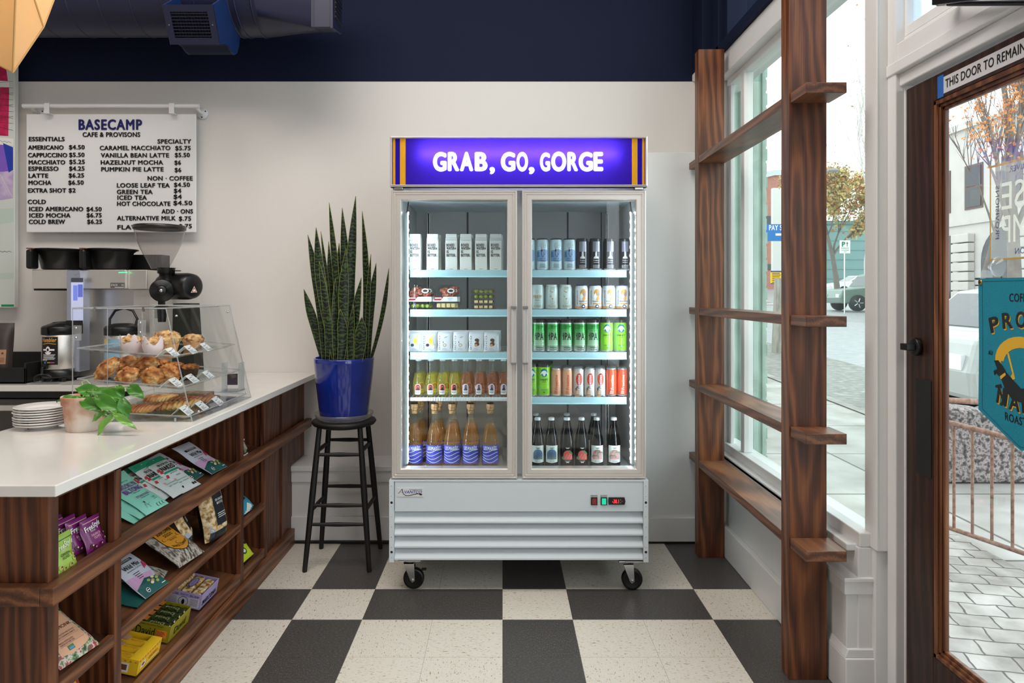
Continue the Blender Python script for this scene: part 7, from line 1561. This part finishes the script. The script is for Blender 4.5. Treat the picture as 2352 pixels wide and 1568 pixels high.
for i, ch in enumerate('MARY'):
    u0 = -.069+i*.046; an = (u0)*2.6; v0 = -.325+.9*u0*u0*2.2-.02
    for k, dx in ((1, .0035), (0, 0)): a.text(ch, u0+dx*.8, v0-dx, .040, k, align='C', w=.038, bold=.04, rot=an, layer=4-2*k)
a.text('ROASTERS', 0, -.378, .020, 0, align='C', w=.112, bold=.02, arc=.004).text('AU', -.118, -.208, .012, 0, align='L', w=.016, bold=.03).text('S', .104, -.208, .012, 0, w=.010, bold=.03)
# two curled greyhounds chasing round: black below, gold above
arc = lambda cx, cy_, r0, a0, a1, n=14: [(cx+r0*math.cos(a0+(a1-a0)*i/n), cy_+r0*.72*math.sin(a0+(a1-a0)*i/n)) for i in range(n+1)]
a.poly(arc(0, -.218, .092, PI*1.02, -.02)+arc(.004, -.228, .066, 0, PI*.95)[0:], 1, 1).poly([(-.092, -.215), (-.080, -.248), (-.058, -.252), (-.070, -.232), (-.072, -.212)], 1, 1).poly([(-.050, -.195), (-.042, -.197), (-.020, -.262), (-.028, -.266), (-.036, -.258), (-.030, -.250)], 1, 2)
a.poly([(-.096, -.222), (-.080, -.220), (-.062, -.235), (-.05, -.25), (.0, -.285), (.06, -.275), (.09, -.24), (.096, -.25), (.07, -.305), (.02, -.322), (-.03, -.318), (-.055, -.295), (-.070, -.268), (-.088, -.255), (-.094, -.262), (-.098, -.250), (-.084, -.244)], 0, 3)
a.poly([(-.062, -.29), (-.05, -.295), (-.058, -.335), (-.07, -.34), (-.075, -.336), (-.068, -.33)], 0, 3).poly([(-.07, -.282), (-.09, -.288), (-.092, -.294), (-.066, -.292)], 0, 3).poly([(-.074, -.262), (-.055, -.25), (-.052, -.256), (-.070, -.270)], 1, 4)
mb = MB(); a.emit(mb, lambda u, v, h: (PX-.0019-h, cy-u, 1.459+v), gap=.0003); mb.build('banner_print', [INK, GLD], t)
s = MB()
ins = [(u*.90, -.008+v*.965) for u, v in outl]
Art().band(ins+[ins[0]], .0012, 0).emit(s, lambda u, v, h: (PX-.0019-h, cy-u, 1.459+v)); s.build('stitching', col('felt_dark', (12, 84, 104), .9), t)
for sy in (-1, 1): MB().lathe([(.0035, -.003), (.007, -.0032), (.0072, 0)], 16, (PX-.0018, cy+sy*(hw-.010), 1.459-.010), axis='X').build('grommet', mat('brass', (206, 170, 90), .3, 1), t)
for i, sy in enumerate((1, -1)):
    y = cy+sy*(hw-.004)
    k = tag(MB().lathe([(0, -.026), (.006, -.026), (.010, -.018), (.012, -.012), (.028, -.003), (.029, 0)], 28, (X0+.0215, y, 1.492), axis='X').box(X0-.026, X0+.002, y-.004, y+.004, 1.462, 1.482).build('suction_hook', glass('hook_plastic', (244, 246, 248), 1.4, .03, .15)), ('clear suction hook at the near corner of the pennant', 'clear suction hook holding the far corner of the pennant')[1-i if 0 else (1 if sy > 0 else 0)], 'hook', 'suction hooks on the door glass')
